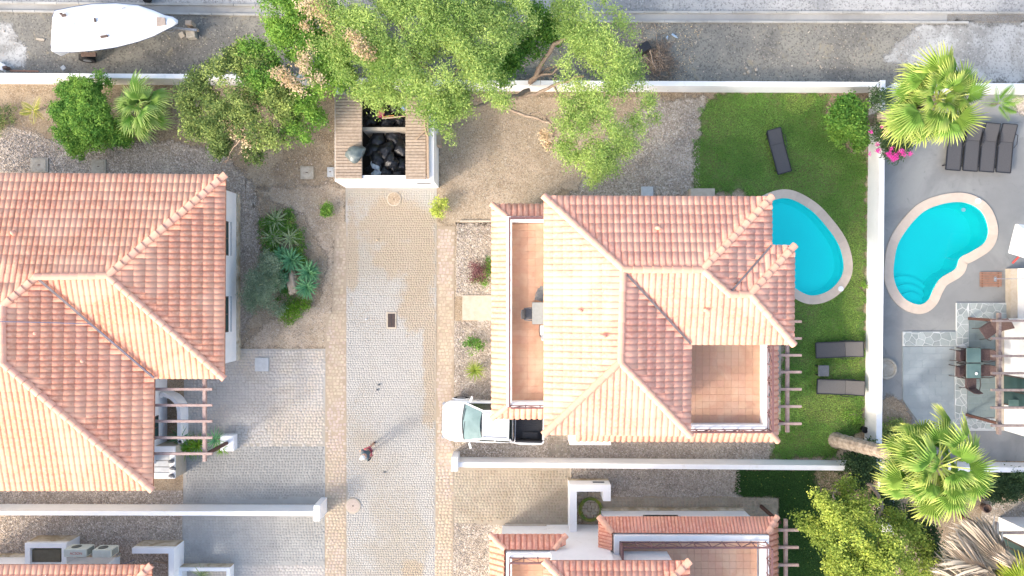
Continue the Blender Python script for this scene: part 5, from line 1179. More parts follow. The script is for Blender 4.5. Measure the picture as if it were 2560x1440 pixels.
mb = MB(); xs_ = [(gx0 - .06, .80, 1.10), (gx0 + .02, .79, 1.16), (gx1, .60, roofz - .02)]
g_ = [[(x - .10 * (1 - (y / w_) ** 2), y, z) for y in [w_ * k / 5 for k in range(-5, 6)]] for x, w_, z in xs_]
loft(g_, W['carglass'], 'windscreen', T, close=False, caps=False)
mb = MB(); mb.add([(gx2, -.6, roofz - .04), (gx2, .6, roofz - .04), (gx3 - .01, .8, 1.1), (gx3 - .01, -.8, 1.1)], [(0, 1, 2, 3)]); mb.build('rear_window', W['sideglass'], T, local=True)
mb = MB(); mb.tube([(gx0 - .155 + .10 * (y / .8) ** 2, y, 1.125) for y in [k * .16 - .8 for k in range(11)]], .022, 5); mb.build('cowl', W['black'], T, local=True)
for y0_, y1_ in ((-.55, .05), (.1, .62)): mb = MB(); mb.bar((gx0 - .10, y0_, 1.15), (gx0 - .03, y1_, 1.19), .025, .02); mb.build('wiper', W['black'], T, local=True)
for sy in (-1, 1): mb = MB(); mb.tube([(xF + .45, sy * .55, 1.035), (xF + .8, sy * .50, 1.075), (xF + 1.05, sy * .46, 1.11)], .012, 5); mb.build('bonnet_crease', W['carp'], T, local=True)
mb = MB(); mb.tube([(xF + .10 + .35 * (y / .86) ** 2, y, .93 - .02 * abs(y)) for y in [k * .17 - .85 for k in range(11)]], .008, 4); mb.build('bonnet_seam', W['rattan'], T, local=True)
mb = MB(); mb.box((xF + .01, 0, .66), (.05, 1.0, .16)); mb.build('grille', W['black'], T, local=True)

# ================================================================== BOAT ON TRAILER
BT = thing('boat', 'white covered motor boat on a trailer in the upper left', 'boat', P(285, 80, .9))
def deckp(px, py, z=1.55): p = P(px, py, z); o = wloc(BT); return (p.x - o.x, p.y - o.y, p.z - o.z)
# outline of the gunwale, photo pixels: upper side then lower side, stern to bow
top_e = [(131, 44), (137, 27), (180, 18), (230, 10), (290, 8), (345, 13), (385, 26), (412, 38), (432, 42), (445, 50)]
bot_e = [(127, 112), (132, 129), (180, 130), (235, 126), (290, 118), (345, 104), (385, 90), (412, 76), (432, 67), (445, 59)]
def mid(i, t, z, k=1.0):
    a = Vector(deckp(*top_e[i], z)); b = Vector(deckp(*bot_e[i], z)); c = (a + b) / 2; return c + (a - b) * .5 * t * k
rings = []
for i in range(10):
    zg = 1.50 + .05 * i / 9; zk = .62 + .10 * (i / 9) ** 2 + (.5 if i == 9 else .25 if i == 8 else 0)
    r_ = [mid(i, 1, zg), mid(i, 1, zg - .12, .99), mid(i, 1, zg - .45, .93), mid(i, 1, zg - .62, .72), mid(i, 0, zk), mid(i, -1, zg - .62, .72), mid(i, -1, zg - .45, .93), mid(i, -1, zg - .12, .99), mid(i, -1, zg), mid(i, -.9, zg + .05), mid(i, -.5, zg + .12), mid(i, 0, zg + .15), mid(i, .5, zg + .12), mid(i, .9, zg + .05)]
    rings.append([tuple(p) for p in r_])
loft(rings, W['boat'], 'hull', BT)
for sd_ in (1, -1):
    mb = MB(); mb.tube([tuple(mid(i, sd_, 1.50 + .05 * i / 9 - .16, 1.0)) for i in range(10)], .022, 5); mb.build('rub_rail', W['blue'], BT, local=True)
W['coverw'] = mat('white_boat_cover', (.82, .82, .83), (.78, .79, .80), 2, .6, bump=.1)
mb = MB(); c = [deckp(*p, 1.72) for p in ((391, 42), (412, 44), (414, 62), (391, 65))]; mb.add(c + [(x, y, z - .05) for x, y, z in c], [(0, 1, 2, 3), (4, 5, 1, 0), (5, 6, 2, 1), (6, 7, 3, 2), (7, 4, 0, 3)]); mb.build('hatch', W['rattan2'] if 'rattan2' in W else mat('brown_hatch', (.30, .24, .20), (.4, .34, .3), 6), BT, local=True)
for (px, py, sx, sy_) in ((260, 91, .32, .10), (237, 50, .07, .18), (159, 38, .2, .12), (152, 34, .12, .08), (309, 20, .18, .03)):
    mb = MB(); mb.rbox(deckp(px, py, 1.70), (sx, sy_, .05), .015, .15); mb.build('deck_fitting', W['steel'] if px == 309 else W['iron'], BT, local=True)
mb = MB(); mb.tube([deckp(140, 30, 1.66), deckp(180, 24, 1.7), deckp(180, 112, 1.7), deckp(140, 108, 1.66)], .02, 5); mb.build('cover_seam', W['coverw'], BT, local=True)
mb = MB(); mb.rbox(deckp(150, 126, .9), (.45, .16, .6), .04, .4); mb.build('stern_bracket', W['boat'], BT, local=True)
for px in (212, 237):
    pass
TR = thing('boat_trailer', 'grey trailer under the white boat with a black tyre showing below', 'trailer', P(300, 85))
zz = .45
def tp(px, py, z): return P(px, py, z)
mb = MB(); mb.bar(tp(150, 60, zz), tp(430, 66, zz), .08, .08); mb.bar(tp(150, 112, zz), tp(430, 72, zz), .08, .08); mb.bar(tp(425, 69, zz), tp(492, 76, zz), .09, .08); mb.bar(tp(220, 45, zz), tp(220, 140, zz), .08, .08); mb.build('frame', W['steel'], TR)
for (px, py) in ((218, 146), (222, 55)):
    mb = MB(); c = tp(px, py, .34); mb.tube([(c.x, c.y - .11, c.z), (c.x, c.y - .1, c.z), (c.x, c.y + .1, c.z), (c.x, c.y + .11, c.z)], [.3, .34, .34, .3], 18); o = mb.build('wheel', W['rubber'], TR); mb = MB(); mb.tube([(c.x, c.y - .112, c.z), (c.x, c.y + .112, c.z)], .17, 12); mb.build('rim', W['steel'], o)
mb = MB(); c = tp(222, 136, .72); mb.rbox((c.x, c.y, c.z), (.7, .2, .05), .05); mb.build('mudguard', W['iron'], TR)
mb = MB(); mb.tube([tp(425 + 14 * math.cos(a), 72 + 8 * math.sin(a), .3) for a in [k * .5 for k in range(13)]], .02, 5); mb.build('winch_cable', W['steel'], TR)
mb = MB(); c = tp(478, 76, .2); mb.box((c.x, c.y + .25, .25), (.28, .2, .5)); mb.box((c.x + .1, c.y, .25), (.5, .1, .2)); mb.build('jack_stand', W['slat'], TR)
def block(label, px, py, sx, sy_, sz, rz, m, name='concrete_block', cat='block'):
    mb = MB(); c = P(px, py); mb.rbox((c.x, c.y, sz / 2 + .006), (sx, sy_, sz), .012, rz, 1); return tag(mb.build(name, m), label, cat)
block('grey block propping the trailer drawbar', 483, 88, .40, .42, .3, .1, W['conc'])
block('smaller pale block left of the drawbar support', 459, 91, .22, .26, .2, .5, W['cream'])
block('narrow pale board lying left of the boat stern', 102, 99, .38, .10, .04, -.12, W['cream'], 'board', 'board')
block('pale green square tile on the ground below the boat stern', 159, 170, .20, .20, .04, .7, W['concg'], 'square_tile', 'tile')
block('long reddish plank lying along the upper left wall', 62, 178, 1.3, .07, .05, -.02, W['pot'], 'plank', 'plank')
block('white frame piece beside the wall at the far left edge', 8, 168, .4, .3, .2, -.5, W['white'], 'white_crate', 'crate')
block('small dark object lying in the white crate by the wall', 22, 173, .2, .12, .28, .2, W['iron'], 'dark_can', 'can')
mb = MB(); c = P(375, -4); mb.tube([(c.x - .1, c.y, .3), (c.x + .1, c.y, .3)], .3, 16); tag(mb.build('tyre', W['rubber']), 'dark tyre at the top edge above the boat', 'tyre')
# litter and stones on the track
for k, (px, py, rz, ln_, lab) in enumerate(((1687, 90, -.6, .34, 'larger crumpled blue plastic bottle on the track'), (1668, 94, 1.3, .18, 'smaller blue bottle left of the larger crumpled one'))):
    mb = MB(); c = P(px, py, .05); d = Vector((math.cos(rz), math.sin(rz), 0)); mb.tube([c - d * ln_ / 2, c - d * ln_ * .35, c + d * ln_ * .2, c + d * ln_ * .35, c + d * ln_ * .5], [.045, .05, .05, .02, .018], 8); tag(mb.build('plastic_bottle', mat('blue_plastic', (.30, .42, .56), (.4, .5, .6), 8, .3)), lab, 'bottle')
lst = [(1872, 180, .07, 'largest'), (1866, 170, .05, 'upper'), (1891, 174, .06, 'right hand'), (1890, 186, .04, 'lowest small'), (1862, 184, .05, 'left hand')]
for px, py, s_, q_ in lst:
    bm = bmesh.new(); bmesh.ops.create_icosphere(bm, subdivisions=2, radius=s_ * 1.3)
    for v in bm.verts: v.co *= rnd.uniform(.8, 1.15); v.co.z *= .6
    me = bpy.data.meshes.new('white_stone'); bm.to_mesh(me); bm.free(); me.materials.append(W['cream']); o = bpy.data.objects.new('white_stone', me); COL.objects.link(o); o.location = P(px, py, .05); tag(o, q_ + ' white stone of the little group below the long white wall track', 'stone', 'white stones on the track')
for k, (px, py, lab) in enumerate(((1740, 107, 'thin white scrap lying alone on the dark track'), (2052, 168, 'white scrap nearest the palm on the upper track'), (1300, 0, ''), (1115, 406, 'thin pale stick leaning in dirt right of the bin store'), (1713, 240, 'small white scrap on gravel against the long wall'))):
    if lab: block(lab, px, py, .05, .18 if k != 4 else .14, .02, rnd.uniform(-.6, .6), W['cream'], 'scrap', 'scrap')
for k, (px, py, lab) in enumerate(((947, 962, 'dark spot of dung above its pair in the street'), (943, 975, 'dark clod lower of the pair in the street'), (961, 1181, 'small dark clod on the street below the person'), (943, 600, 'brown clod on the washed earth of the street'))):
    mb = MB(); c = P(px, py, .045); mb.lathe((c.x, c.y, c.z - .01), [(.05, 0), (.05, .03), (.02, .05)], 7, 1.3, .8); tag(mb.build('clod', W['rattan'] if k < 3 else W['rock']), lab, 'clod')
for k, (px, py) in enumerate(((768, 658, ), (715, 773), (690, 782), (645, 666), (683, 640), (915, 798))):
    bm = bmesh.new(); bmesh.ops.create_icosphere(bm, subdivisions=1, radius=.05)
    me = bpy.data.meshes.new('pebble'); bm.to_mesh(me); bm.free(); me.materials.append(W['white']); o = bpy.data.objects.new('garden_lamp', me); COL.objects.link(o); o.location = P(px, py, .12 if k < 5 else .05)
    tag(o, ('small white stone just above the rightmost agave', 'small white stone on the bright green mound', 'small white stone left of the bright green mound', 'small white stone at the left of the grey shrub', 'small white stone between the grey shrub and the aloes', 'small white stone alone on the street left of the grate')[k], 'stone', 'small white stones of the aloe bed'); o.name = 'white_pebble'
# ================================================================== FURNITURE
def lounger(label, cx, cy, ang, L=2.02, wd=.66, head=.36, back=12, m='sling', m2=None, z=.30):
    """sun lounger; local +x is the head end"""
    c = P(cx, cy, z); t = thing('sun_lounger', label, 'sun lounger', (c.x, c.y, 0), ang); hb = L / 2 - L * head; rise = math.tan(R(back)) * L * head; q = math.cos(R(back))
    mb = MB(); mb.box(((-L / 2 + hb) / 2, 0, z), (hb + L / 2 - .01, wd - .06, .018)); mb.build('seat_sling', W[m], t, local=True)
    mb = MB(); mb.bar((hb + .01, 0, z + .002), (L / 2, 0, z + rise), wd - .06, .018); mb.build('back_sling', W[m2 or m], t, local=True)
    mb = MB()
    for sy in (-1, 1): mb.bar((-L / 2, sy * (wd / 2 - .02), z), (hb, sy * (wd / 2 - .02), z), .04, .05); mb.bar((hb, sy * (wd / 2 - .02), z), (L / 2, sy * (wd / 2 - .02), z + rise), .035, .04); mb.bar((hb - .1, sy * (wd / 2 - .02), z - .02), (L / 2 - .05, sy * (wd / 2 - .02), z - .02), .035, .04)
    mb.bar((-L / 2, -wd / 2 + .03, z), (-L / 2, wd / 2 - .03, z), .04, .045); mb.bar((L / 2, -wd / 2 + .03, z + rise), (L / 2, wd / 2 - .03, z + rise), .035, .04); mb.bar((hb, -wd / 2 + .03, z - .02), (hb, wd / 2 - .03, z - .02), .03, .03)
    mb.build('frame', W['black'], t, local=True)
    for sx in (-L / 2 + .22, L / 2 - .3):
        for sy in (-1, 1): mb = MB(); mb.bar((sx, sy * (wd / 2 - .03), 0.01), (sx, sy * (wd / 2 - .03), z - .02), .04, .04); mb.build('leg', W['black'], t, local=True)
    for sy in (-1, 1): mb = MB(); mb.tube([(hb - .25, sy * (wd / 2 + .02), z + .02), (hb - .1, sy * (wd / 2 + .05), z + .16), (hb + .3, sy * (wd / 2 + .05), z + .18), (hb + .42, sy * (wd / 2 + .02), z + .04)], .015, 5); mb.build('armrest', W['black'], t, local=True)
    return t
lounger('dark grey sun lounger standing alone on the upper lawn', 1947, 378, R(105.5), 2.05, .68, .34, 10)
lounger('grey sun lounger with taupe head end, above the little side table', 2097, 874, R(2), 2.1, .74, .36, 12, 'sling', 'slingl')
lounger('grey sun lounger with taupe head end, below the little side table', 2100, 968, R(-2), 2.1, .70, .38, 12, 'slingl', 'slingl')
t = thing('side_table', 'small square dark side table between the two lawn loungers', 'table', P(2058, 928)); c = P(2059, 927, .4)
mb = MB(); mb.rbox((c.x, c.y, .4), (.5, .5, .04), .03); mb.build('table_top', W['rattan'], t)
for sx in (-1, 1):
    for sy in (-1, 1): mb = MB(); mb.box((c.x + sx * .2, c.y + sy * .2, .19), (.05, .05, .38)); mb.build('leg', W['black'], t)
rl = ['leftmost', 'second from left', 'third from left', 'rightmost']
for k, cx in enumerate((2387, 2430, 2471, 2513)):
    lounger(rl[k] + ' charcoal lounger of the row on the grey yard under the palm', cx, 366 + k * 2, R(85), 2.18, .70, .36, 14, 'sling')['group'] = 'charcoal loungers in a row'

def chair(label, px, py, z0, ang, m='rattan', arms=True, sc=1.0, sh=.43, grp=None, lean=.16):
    """armchair; local +x is where the sitter looks"""
    c = P(px, py, z0 + sh); t = thing('chair', label, 'chair', (c.x, c.y, z0), ang, grp)
    w_ = .46 * sc; d = .44 * sc; H_ = .86 * sc
    mb = MB(); mb.rbox((0, 0, sh), (d, w_, .035), .05); mb.build('seat', W[m], t, local=True)
    mb = MB(); a = [(-d / 2, -w_ / 2 + .02, sh), (-d / 2, w_ / 2 - .02, sh), (-d / 2 - lean, w_ / 2 - .04, H_), (-d / 2 - lean - .03, 0, H_ + .02), (-d / 2 - lean, -w_ / 2 + .04, H_)]
    mb.add(a + [(x + .025, y, z) for x, y, z in a], [(0, 1, 2, 3, 4), (9, 8, 7, 6, 5)] + [(i, i + 5, (i + 1) % 5 + 5, (i + 1) % 5) for i in range(5)]); mb.build('backrest', W[m], t, local=True)
    for sx, sy in ((-1, -1), (-1, 1), (1, -1), (1, 1)):
        mb = MB(); mb.tube([(sx * d * .42, sy * w_ * .46, sh - .01), (sx * d * .55, sy * w_ * .5, 0.005)], .017, 6); mb.build('leg', W['frame'] if m != 'rattan' else W[m], t, local=True)
    if arms:
        for sy in (-1, 1): mb = MB(); mb.tube([(d * .45, sy * w_ * .52, sh), (d * .48, sy * w_ * .56, sh + .2), (-d * .1, sy * w_ * .58, sh + .22), (-d * .62, sy * w_ * .48, sh + .22)], .02, 6); mb.build('armrest', W['frame'] if m != 'rattan' else W[m], t, local=True)
    return t
def table(label, px, py, z0, wx, wy, ht, m, grp=None):
    c = P(px, py, z0 + ht); t = thing('table', label, 'table', (c.x, c.y, z0), 0, grp); mb = MB(); mb.rbox((0, 0, ht), (wx, wy, .03), .03); mb.build('table_top', W[m], t, local=True)
    mb = MB()
    for a, b in (((-1, -1), (1, -1)), ((1, -1), (1, 1)), ((1, 1), (-1, 1)), ((-1, 1), (-1, -1))): mb.bar((a[0] * (wx / 2 - .01), a[1] * (wy / 2 - .01), ht - .03), (b[0] * (wx / 2 - .01), b[1] * (wy / 2 - .01), ht - .03), .04, .04)
    mb.build('table_frame', W['frame'], t, local=True)
    for sx, sy in ((-1, -1), (-1, 1), (1, -1), (1, 1)): mb = MB(); mb.box((sx * (wx / 2 - .05), sy * (wy / 2 - .05), ht / 2 - .02), (.05, .05, ht - .05)); mb.build('leg', W['frame'], t, local=True)
    return t
zf = 2.92
table('grey square table on the narrow roof terrace', 1358, 783, zf, .90, .90, .72, 'tabletop')
chair('dark grey chair pushed to the left side of the roof terrace table', 1326, 785, zf, 0, 'rattan')
chair('grey chair above the roof terrace table, partly under the roof', 1355, 740, zf, R(-105), 'rattan')
W['whitechair'] = mat('white_plastic_chair', (.7, .71, .72), None, rough=.5)
chair('white chair below the roof terrace table, mostly under the roof', 1364, 826, zf, R(90), 'whitechair')
zp = .07
table('upper of two green glass tables on the grey patio', 2434, 888, zp, .66, .66, .72, 'greenglass', 'green glass tables')
table('lower of two green glass tables, with a bright object on it', 2434, 927, zp, .66, .66, .72, 'greenglass', 'green glass tables')
mb = MB(); c = P(2441, 934, .85); mb.lathe((c.x, c.y, .82), [(.05, 0), (.07, .03), (.065, .04)], 10); tag(mb.build('ashtray', W['white']), 'small shiny white dish on the lower green glass table', 'dish')
gp = 'brown chairs round the green glass tables'
for px, py, a, lab in ((2404, 889, 0, 'brown armchair left of the upper glass table'), (2402, 928, 0, 'brown armchair left of the lower glass table'), (2462, 888, 180, 'brown armchair right of the upper glass table'), (2462, 927, 180, 'brown armchair right of the lower glass table'), (2427, 958, 90, 'brown armchair standing below the lower glass table')):
    chair(lab, px, py, zp, R(a), 'brownchair', sc=1.1, grp=gp)
chair('large brown armchair turned diagonally on the upper patio', 2470, 826, zp, R(215), 'brownchair', sc=1.35, lean=.35)
mb = MB(); c = P(2155, 1072); mb.lathe((c.x, c.y, 0), [(.10, 0), (.14, .26), (.15, .28), (.12, .28), (.11, .2)], 14); tag(mb.build('plant_pot', W['black']), 'black plant pot on the lawn against the white wall', 'pot')
mb = MB(); c = P(2456, 1266); mb.lathe((c.x, c.y, 0), [(.15, 0), (.2, .3), (.21, .33), (.17, .33), (.15, .2)], 14); tag(mb.build('plant_pot', W['iron']), 'dark round pot on the beige terrace by the lower palm', 'pot')
mb = MB(); c = P(1605, 128); mb.rbox((c.x, c.y, .3), (.55, .4, .6), .06, .5); tag(mb.build('bin', W['black']), 'black plastic bin among the brushwood below the tree', 'bin')

# ================================================================== PERSON
def skinned(name, nodes, edges, m, parent, sub=1, root=0):
    me = bpy.data.meshes.new(name); me.from_pydata([n[:3] for n in nodes], edges, []); o = bpy.data.objects.new(name, me); COL.objects.link(o); o.parent = parent
    md = o.modifiers.new('skin', 'SKIN')
    sk = me.skin_vertices[0] if me.skin_vertices else None
    if sk is None:
        return o
    for i, n in enumerate(nodes): r_ = n[3]; sk.data[i].radius = (r_ if not isinstance(r_, tuple) else r_[0], r_ if not isinstance(r_, tuple) else r_[1])
    sk.data[root].use_root = True; s = o.modifiers.new('subd', 'SUBSURF'); s.levels = sub; s.render_levels = sub
    me.materials.append(m)
    for p in me.polygons: p.use_smooth = True
    # bake so that the figure is one plain continuous mesh
    bpy.context.view_layer.update(); dg = bpy.context.evaluated_depsgraph_get(); nm = bpy.data.meshes.new_from_object(o.evaluated_get(dg)); o.modifiers.clear(); o.data = nm
    if not nm.materials: nm.materials.append(m)
    nm.polygons.foreach_set('use_smooth', [True] * len(nm.polygons)); return o
PE = thing('person', 'person in white cap, slate shirt and pink edged shorts walking on the street', 'person', P(930, 1119), R(215))
# local +x is forward; feet near the origin
N_ = [(0, 0, .95, (.15, .11)), (0, 0, 1.12, (.13, .10)), (.01, 0, 1.32, (.16, .11)), (.01, 0, 1.44, (.10, .08)), (.03, 0, 1.52, .055), (.05, 0, 1.60, (.075, .08)), (.05, 0, 1.70, (.075, .085)), (.05, 0, 1.755, (.05, .055))]
E_ = [(0, 1), (1, 2), (2, 3), (3, 4), (4, 5), (5, 6), (6, 7)]
for sy in (-1, 1):
    st_ = .20 * sy; b0 = len(N_)
    N_ += [(0, sy * .10, .88, .095), (st_ * .45 + .03, sy * .11, .50, .062), (st_ * .8 - .03, sy * .11, .10, .042), (st_ * .8 - .05, sy * .11, .05, .04), (st_ * .8 + .13, sy * .12, .03, .035)]
    E_ += [(0, b0), (b0, b0 + 1), (b0 + 1, b0 + 2), (b0 + 2, b0 + 3), (b0 + 3, b0 + 4)]
    b1 = len(N_); s_ = -sy * .16
    N_ += [(0, sy * .19, 1.40, .06), (s_ * .4, sy * .24, 1.13, .045), (s_ + .08, sy * .25, .90, .032), (s_ + .10, sy * .25, .84, .034)]
    E_ += [(3, b1), (b1, b1 + 1), (b1 + 1, b1 + 2), (b1 + 2, b1 + 3)]
    for f in range(5):
        b2 = len(N_); o_y = (f - 1.5) * .02 if f < 4 else 0; ln = (.07, .08, .075, .06, .05)[f]
        if f < 4: N_ += [(s_ + .10 + o_y, sy * .25, .80, .010), (s_ + .105 + o_y, sy * .245, .80 - ln * .6, .009), (s_ + .11 + o_y, sy * .235, .80 - ln, .008)]
        else: N_ += [(s_ + .14, sy * .24, .82, .011), (s_ + .155, sy * .23, .79, .010), (s_ + .16, sy * .225, .77, .009)]
        E_ += [(b1 + 3, b2), (b2, b2 + 1), (b2 + 1, b2 + 2)]
skinned('body', N_, E_, W['skin'], PE)
shirt = [(0, 0, .93, (.185, .14)), (0, 0, 1.12, (.17, .13)), (.01, 0, 1.32, (.19, .14)), (.01, 0, 1.43, (.13, .11)), (.02, 0, 1.48, .08)]; es_ = [(0, 1), (1, 2), (2, 3), (3, 4)]
for sy in (-1, 1): b0 = len(shirt); shirt += [(0, sy * .20, 1.40, .085), (-sy * .05, sy * .245, 1.22, .075)]; es_ += [(3, b0), (b0, b0 + 1)]
skinned('shirt', shirt, es_, W['shirt'], PE)
sh_ = [(0, 0, .92, (.19, .145))]; es_ = []
for sy in (-1, 1): b0 = len(sh_); sh_ += [(sy * .02, sy * .10, .80, .12), (sy * .08, sy * .11, .60, .10)]; es_ += [(0, b0), (b0, b0 + 1)]
skinned('shorts', sh_, es_, W['shorts'], PE)
mb = MB(); mb.lathe((.05, 0, 1.70), [(.105, 0), (.108, .03), (.09, .08), (.05, .105), (.01, .112)], 16); mb.prism([(.12, -.08), (.20, -.05), (.22, 0), (.20, .05), (.12, .08)], 1.705, 1.72); mb.build('cap', W['cap_w'], PE, local=True, smooth=True)
for sy in (-1, 1):
    mb = MB(); mb.rbox((sy * .16 + .02, sy * .115, .04), (.27, .10, .07), .04); mb.build('shoe', W['iron'], PE, local=True, smooth=True)
    mb = MB(); mb.lathe((.125, sy * .03, 1.645), [(.004, 0), (.011, .006), (.004, .012)], 6); mb.build('eye', W['black'], PE, local=True)
mb = MB(); mb.tube([(.13, 0, 1.65), (.155, 0, 1.62), (.13, 0, 1.61)], [.01, .016, .012], 6); mb.build('nose', W['skin'], PE, local=True)
mb = MB(); mb.box((.128, 0, 1.58), (.012, .045, .008)); mb.build('mouth', W['pink'], PE, local=True)

# ================================================================== FOLIAGE
def rdir(n, up=0.0):
    v = nr.normal(0, 1, (n, 3)); v[:, 2] += up; return v / np.linalg.norm(v, axis=1)[:, None]
def leaves(C, n_leaf, cr, ln, wd, droop=.3, tint=None, flat=.6, tj=.10):
    """C: clump centres (m,3); returns quads and tint"""
    m_ = len(C); n = m_ * n_leaf; cc = np.repeat(C, n_leaf, 0) + nr.normal(0, cr, (n, 3)) * np.array([1, 1, flat])
    d = rdir(n, -droop); d[:, 2] *= .55; d /= np.linalg.norm(d, axis=1)[:, None]
    up = rdir(n, 1.6); s = np.cross(d, up); s /= (np.linalg.norm(s, axis=1)[:, None] + 1e-6); l = (ln * nr.uniform(.6, 1.35, n))[:, None]; w_ = (wd * nr.uniform(.7, 1.3, n))[:, None]
    V = np.stack([cc, cc + d * l * .45 + s * w_, cc + d * l, cc + d * l * .45 - s * w_], 1).reshape(-1, 3)
    t = np.repeat(tint if tint is not None else nr.uniform(0, 1, m_), n_leaf) + nr.normal(0, tj, n); return V, np.repeat(np.clip(t, 0, 1), 4)
def lump(P_, f):   # cheap smooth 3-d noise
    return (np.sin(P_[:, 0] * f + 1.3) * np.cos(P_[:, 1] * f * 1.17 + .7) + np.sin(P_[:, 1] * f * .73 + P_[:, 2] * f * .9 + 2.1) * np.cos(P_[:, 0] * f * .61 - P_[:, 2] * f) + .5 * np.sin(P_[:, 0] * f * 2.3 + P_[:, 1] * f * 1.9))
def crown(parent, blobs, m, dens=70, n_leaf=26, cr=.11, ln=.13, wd=.028, flat=.65, gap=-.5, droop=.3, name='crown', tb=.5, ts=.25, lf=2.1, keep=None):
    Cs = []
    for b in blobs:
        px, py, rp, z = b[:4]; c = np.array(P(px, py, z)); r_ = S(rp, z); n = int(dens * r_ * r_ * 3.4)
        d = rdir(n, .35); rad = r_ * (.30 + .72 * nr.uniform(0, 1, n) ** .55); k = 1 + .16 * lump(d * 2.0 + c, 2.3); q = c + d * (rad * k)[:, None] * np.array([1, 1, flat]); Cs.append(q)
    C = np.concatenate(Cs); C = C[lump(C, lf) + nr.normal(0, .35, len(C)) > gap]; C = C[C[:, 2] > .12]
    t = np.clip(tb + ts * lump(C + 7.7, 1.3) * .6 + nr.normal(0, ts * .7, len(C)), 0, 1); V, T_ = leaves(C, n_leaf, cr, ln, wd, droop, t)
    return np_mesh(name, V, np.arange(len(V)).reshape(-1, 4), m, parent, {'tint': T_})
def limb(parent, pts, r0, r1, m=None, name='limb'):
    q = [P(*p) for p in pts]; fine = []
    for i in range(len(q) - 1):
        for k in range(4): fine.append(q[i].lerp(q[i + 1], k / 4) + (Vector((rnd.gauss(0, .03), rnd.gauss(0, .03), rnd.gauss(0, .02))) if k else Vector()))
    fine.append(q[-1]); n = len(fine); mb = MB(); mb.tube(fine, [r0 + (r1 - r0) * i / (n - 1) for i in range(n)], 7); return mb.build(name, m or W['bark'], parent, smooth=True)
def twigs(parent, origins, n, L, r, m, name='twig', up=.2):
    mb = MB()
    for (px, py, z) in origins:
        o = P(px, py, z)
        for k in range(n):
            d = Vector(tuple(rdir(1, up)[0])); d.z *= .5; e = o + d * L * rnd.uniform(.5, 1); mb.tube([o, o.lerp(e, .5) + Vector((rnd.gauss(0, .06), rnd.gauss(0, .06), .05)), e], [r, r * .7, r * .3], 4)
    return tag(mb.build(name, m, parent), kind='stuff')
# big pale green tree in the middle
A1 = thing('pale_green_tree', 'large pale green tree over the bin store at the top centre', 'tree', P(1150, 170))
limb(A1, [(1000, 165, 0), (1010, 160, 1.5), (1030, 150, 3.2), (1040, 140, 4.4)], .22, .12, name='trunk')
for q in ([(1030, 150, 3.2), (900, 130, 4.2), (830, 60, 4.6)], [(1030, 150, 3.0), (1120, 200, 4.0), (1180, 150, 4.6)], [(1040, 140, 4.0), (1000, 60, 5), (960, 0, 5.2)], [(1030, 150, 3.0), (960, 230, 3.8), (940, 262, 3.8)], [(1040, 150, 3.4), (1200, 60, 4.6), (1280, 30, 4.8)]): limb(A1, q, .10, .03)
bl1 = [(860, 70, 85, 4.8), (950, 60, 95, 5.2), (900, 160, 85, 4.6), (1040, 60, 95, 5.3), (1130, 40, 90, 5.2), (1000, 170, 95, 5.0), (1110, 150, 95, 5.1), (1200, 90, 85, 4.9), (1195, 190, 75, 4.6), (1060, 240, 62, 4.5), (960, 232, 48, 4.2), (1130, 235, 55, 4.3), (905, 235, 30, 3.9), (1100, 285, 42, 4.0), (1160, 250, 45, 4.1), (1120, 340, 20, 3.4), (1270, 40, 70, 4.6), (1060, -30, 90, 5), (940, -30, 90, 5), (1240, -30, 90, 4.8), (1000, 265, 22, 3.9), (1250, 245, 30, 3.9)]
crown(A1, bl1, W['l_pale'], 56, 26, .13, .10, .021, gap=-.45, droop=.5)
A2 = thing('pale_green_tree', 'pale green tree with bare leaning limbs crossing the long white wall', 'tree', P(1330, 190))
limb(A2, [(1318, 205, 0), (1325, 208, .9), (1340, 190, 1.8), (1385, 110, 3.0), (1440, 80, 3.8)], .16, .07, name='trunk')
for q, a, b_ in (([(1322, 226, 1.1), (1290, 240, 1.6), (1240, 246, 2.2), (1180, 268, 2.8), (1128, 290, 3.2)], .11, .06), ([(1290, 245, 1.5), (1340, 236, 1.8), (1380, 215, 2.6), (1460, 190, 3.4)], .08, .05), ([(1240, 256, 2.2), (1285, 278, 2.2), (1345, 296, 2.4), (1400, 320, 2.8), (1450, 400, 3.2)], .07, .04), ([(1345, 296, 2.4), (1370, 300, 2.5), (1385, 335, 2.6), (1380, 365, 2.5)], .035, .015), ([(1325, 285, 2.3), (1350, 280, 2.4), (1366, 300, 2.5)], .03, .015), ([(1340, 190, 1.8), (1380, 185, 2.2), (1430, 150, 2.8)], .06, .03), ([(1330, 205, 1.3), (1370, 170, 1.9), (1400, 165, 2.4)], .05, .02), ([(1385, 215, 2.6), (1395, 240, 2.9), (1420, 270, 3.1), (1500, 300, 3.5)], .05, .02), ([(1400, 320, 2.9), (1410, 370, 3), (1460, 420, 3.2)], .04, .02)): limb(A2, q, a, b_)
bl2 = [(1425, 90, 45, 4.0), (1480, 100, 62, 4.3), (1540, 120, 55, 4.3), (1450, 170, 60, 4.2), (1530, 185, 62, 4.4), (1590, 180, 35, 3.9), (1440, 240, 45, 3.9), (1510, 260, 65, 4.2), (1580, 275, 48, 4.0), (1440, 310, 55, 3.9), (1500, 335, 60, 4.1), (1570, 335, 45, 3.8), (1425, 385, 45, 3.6), (1490, 405, 50, 3.7), (1550, 395, 38, 3.6), (1490, 445, 28, 3.4), (1465, 40, 45, 4.0), (1500, 0, 45, 3.8), (1560, 70, 30, 3.8), (1620, 250, 22, 3.6), (1635, 300, 14, 3.3), (1395, 400, 22, 3.3), (1410, 20, 40, 3.8)]
crown(A2, bl2, W['l_pale'], 56, 25, .12, .10, .021, gap=-.2, droop=.45, tb=.55)
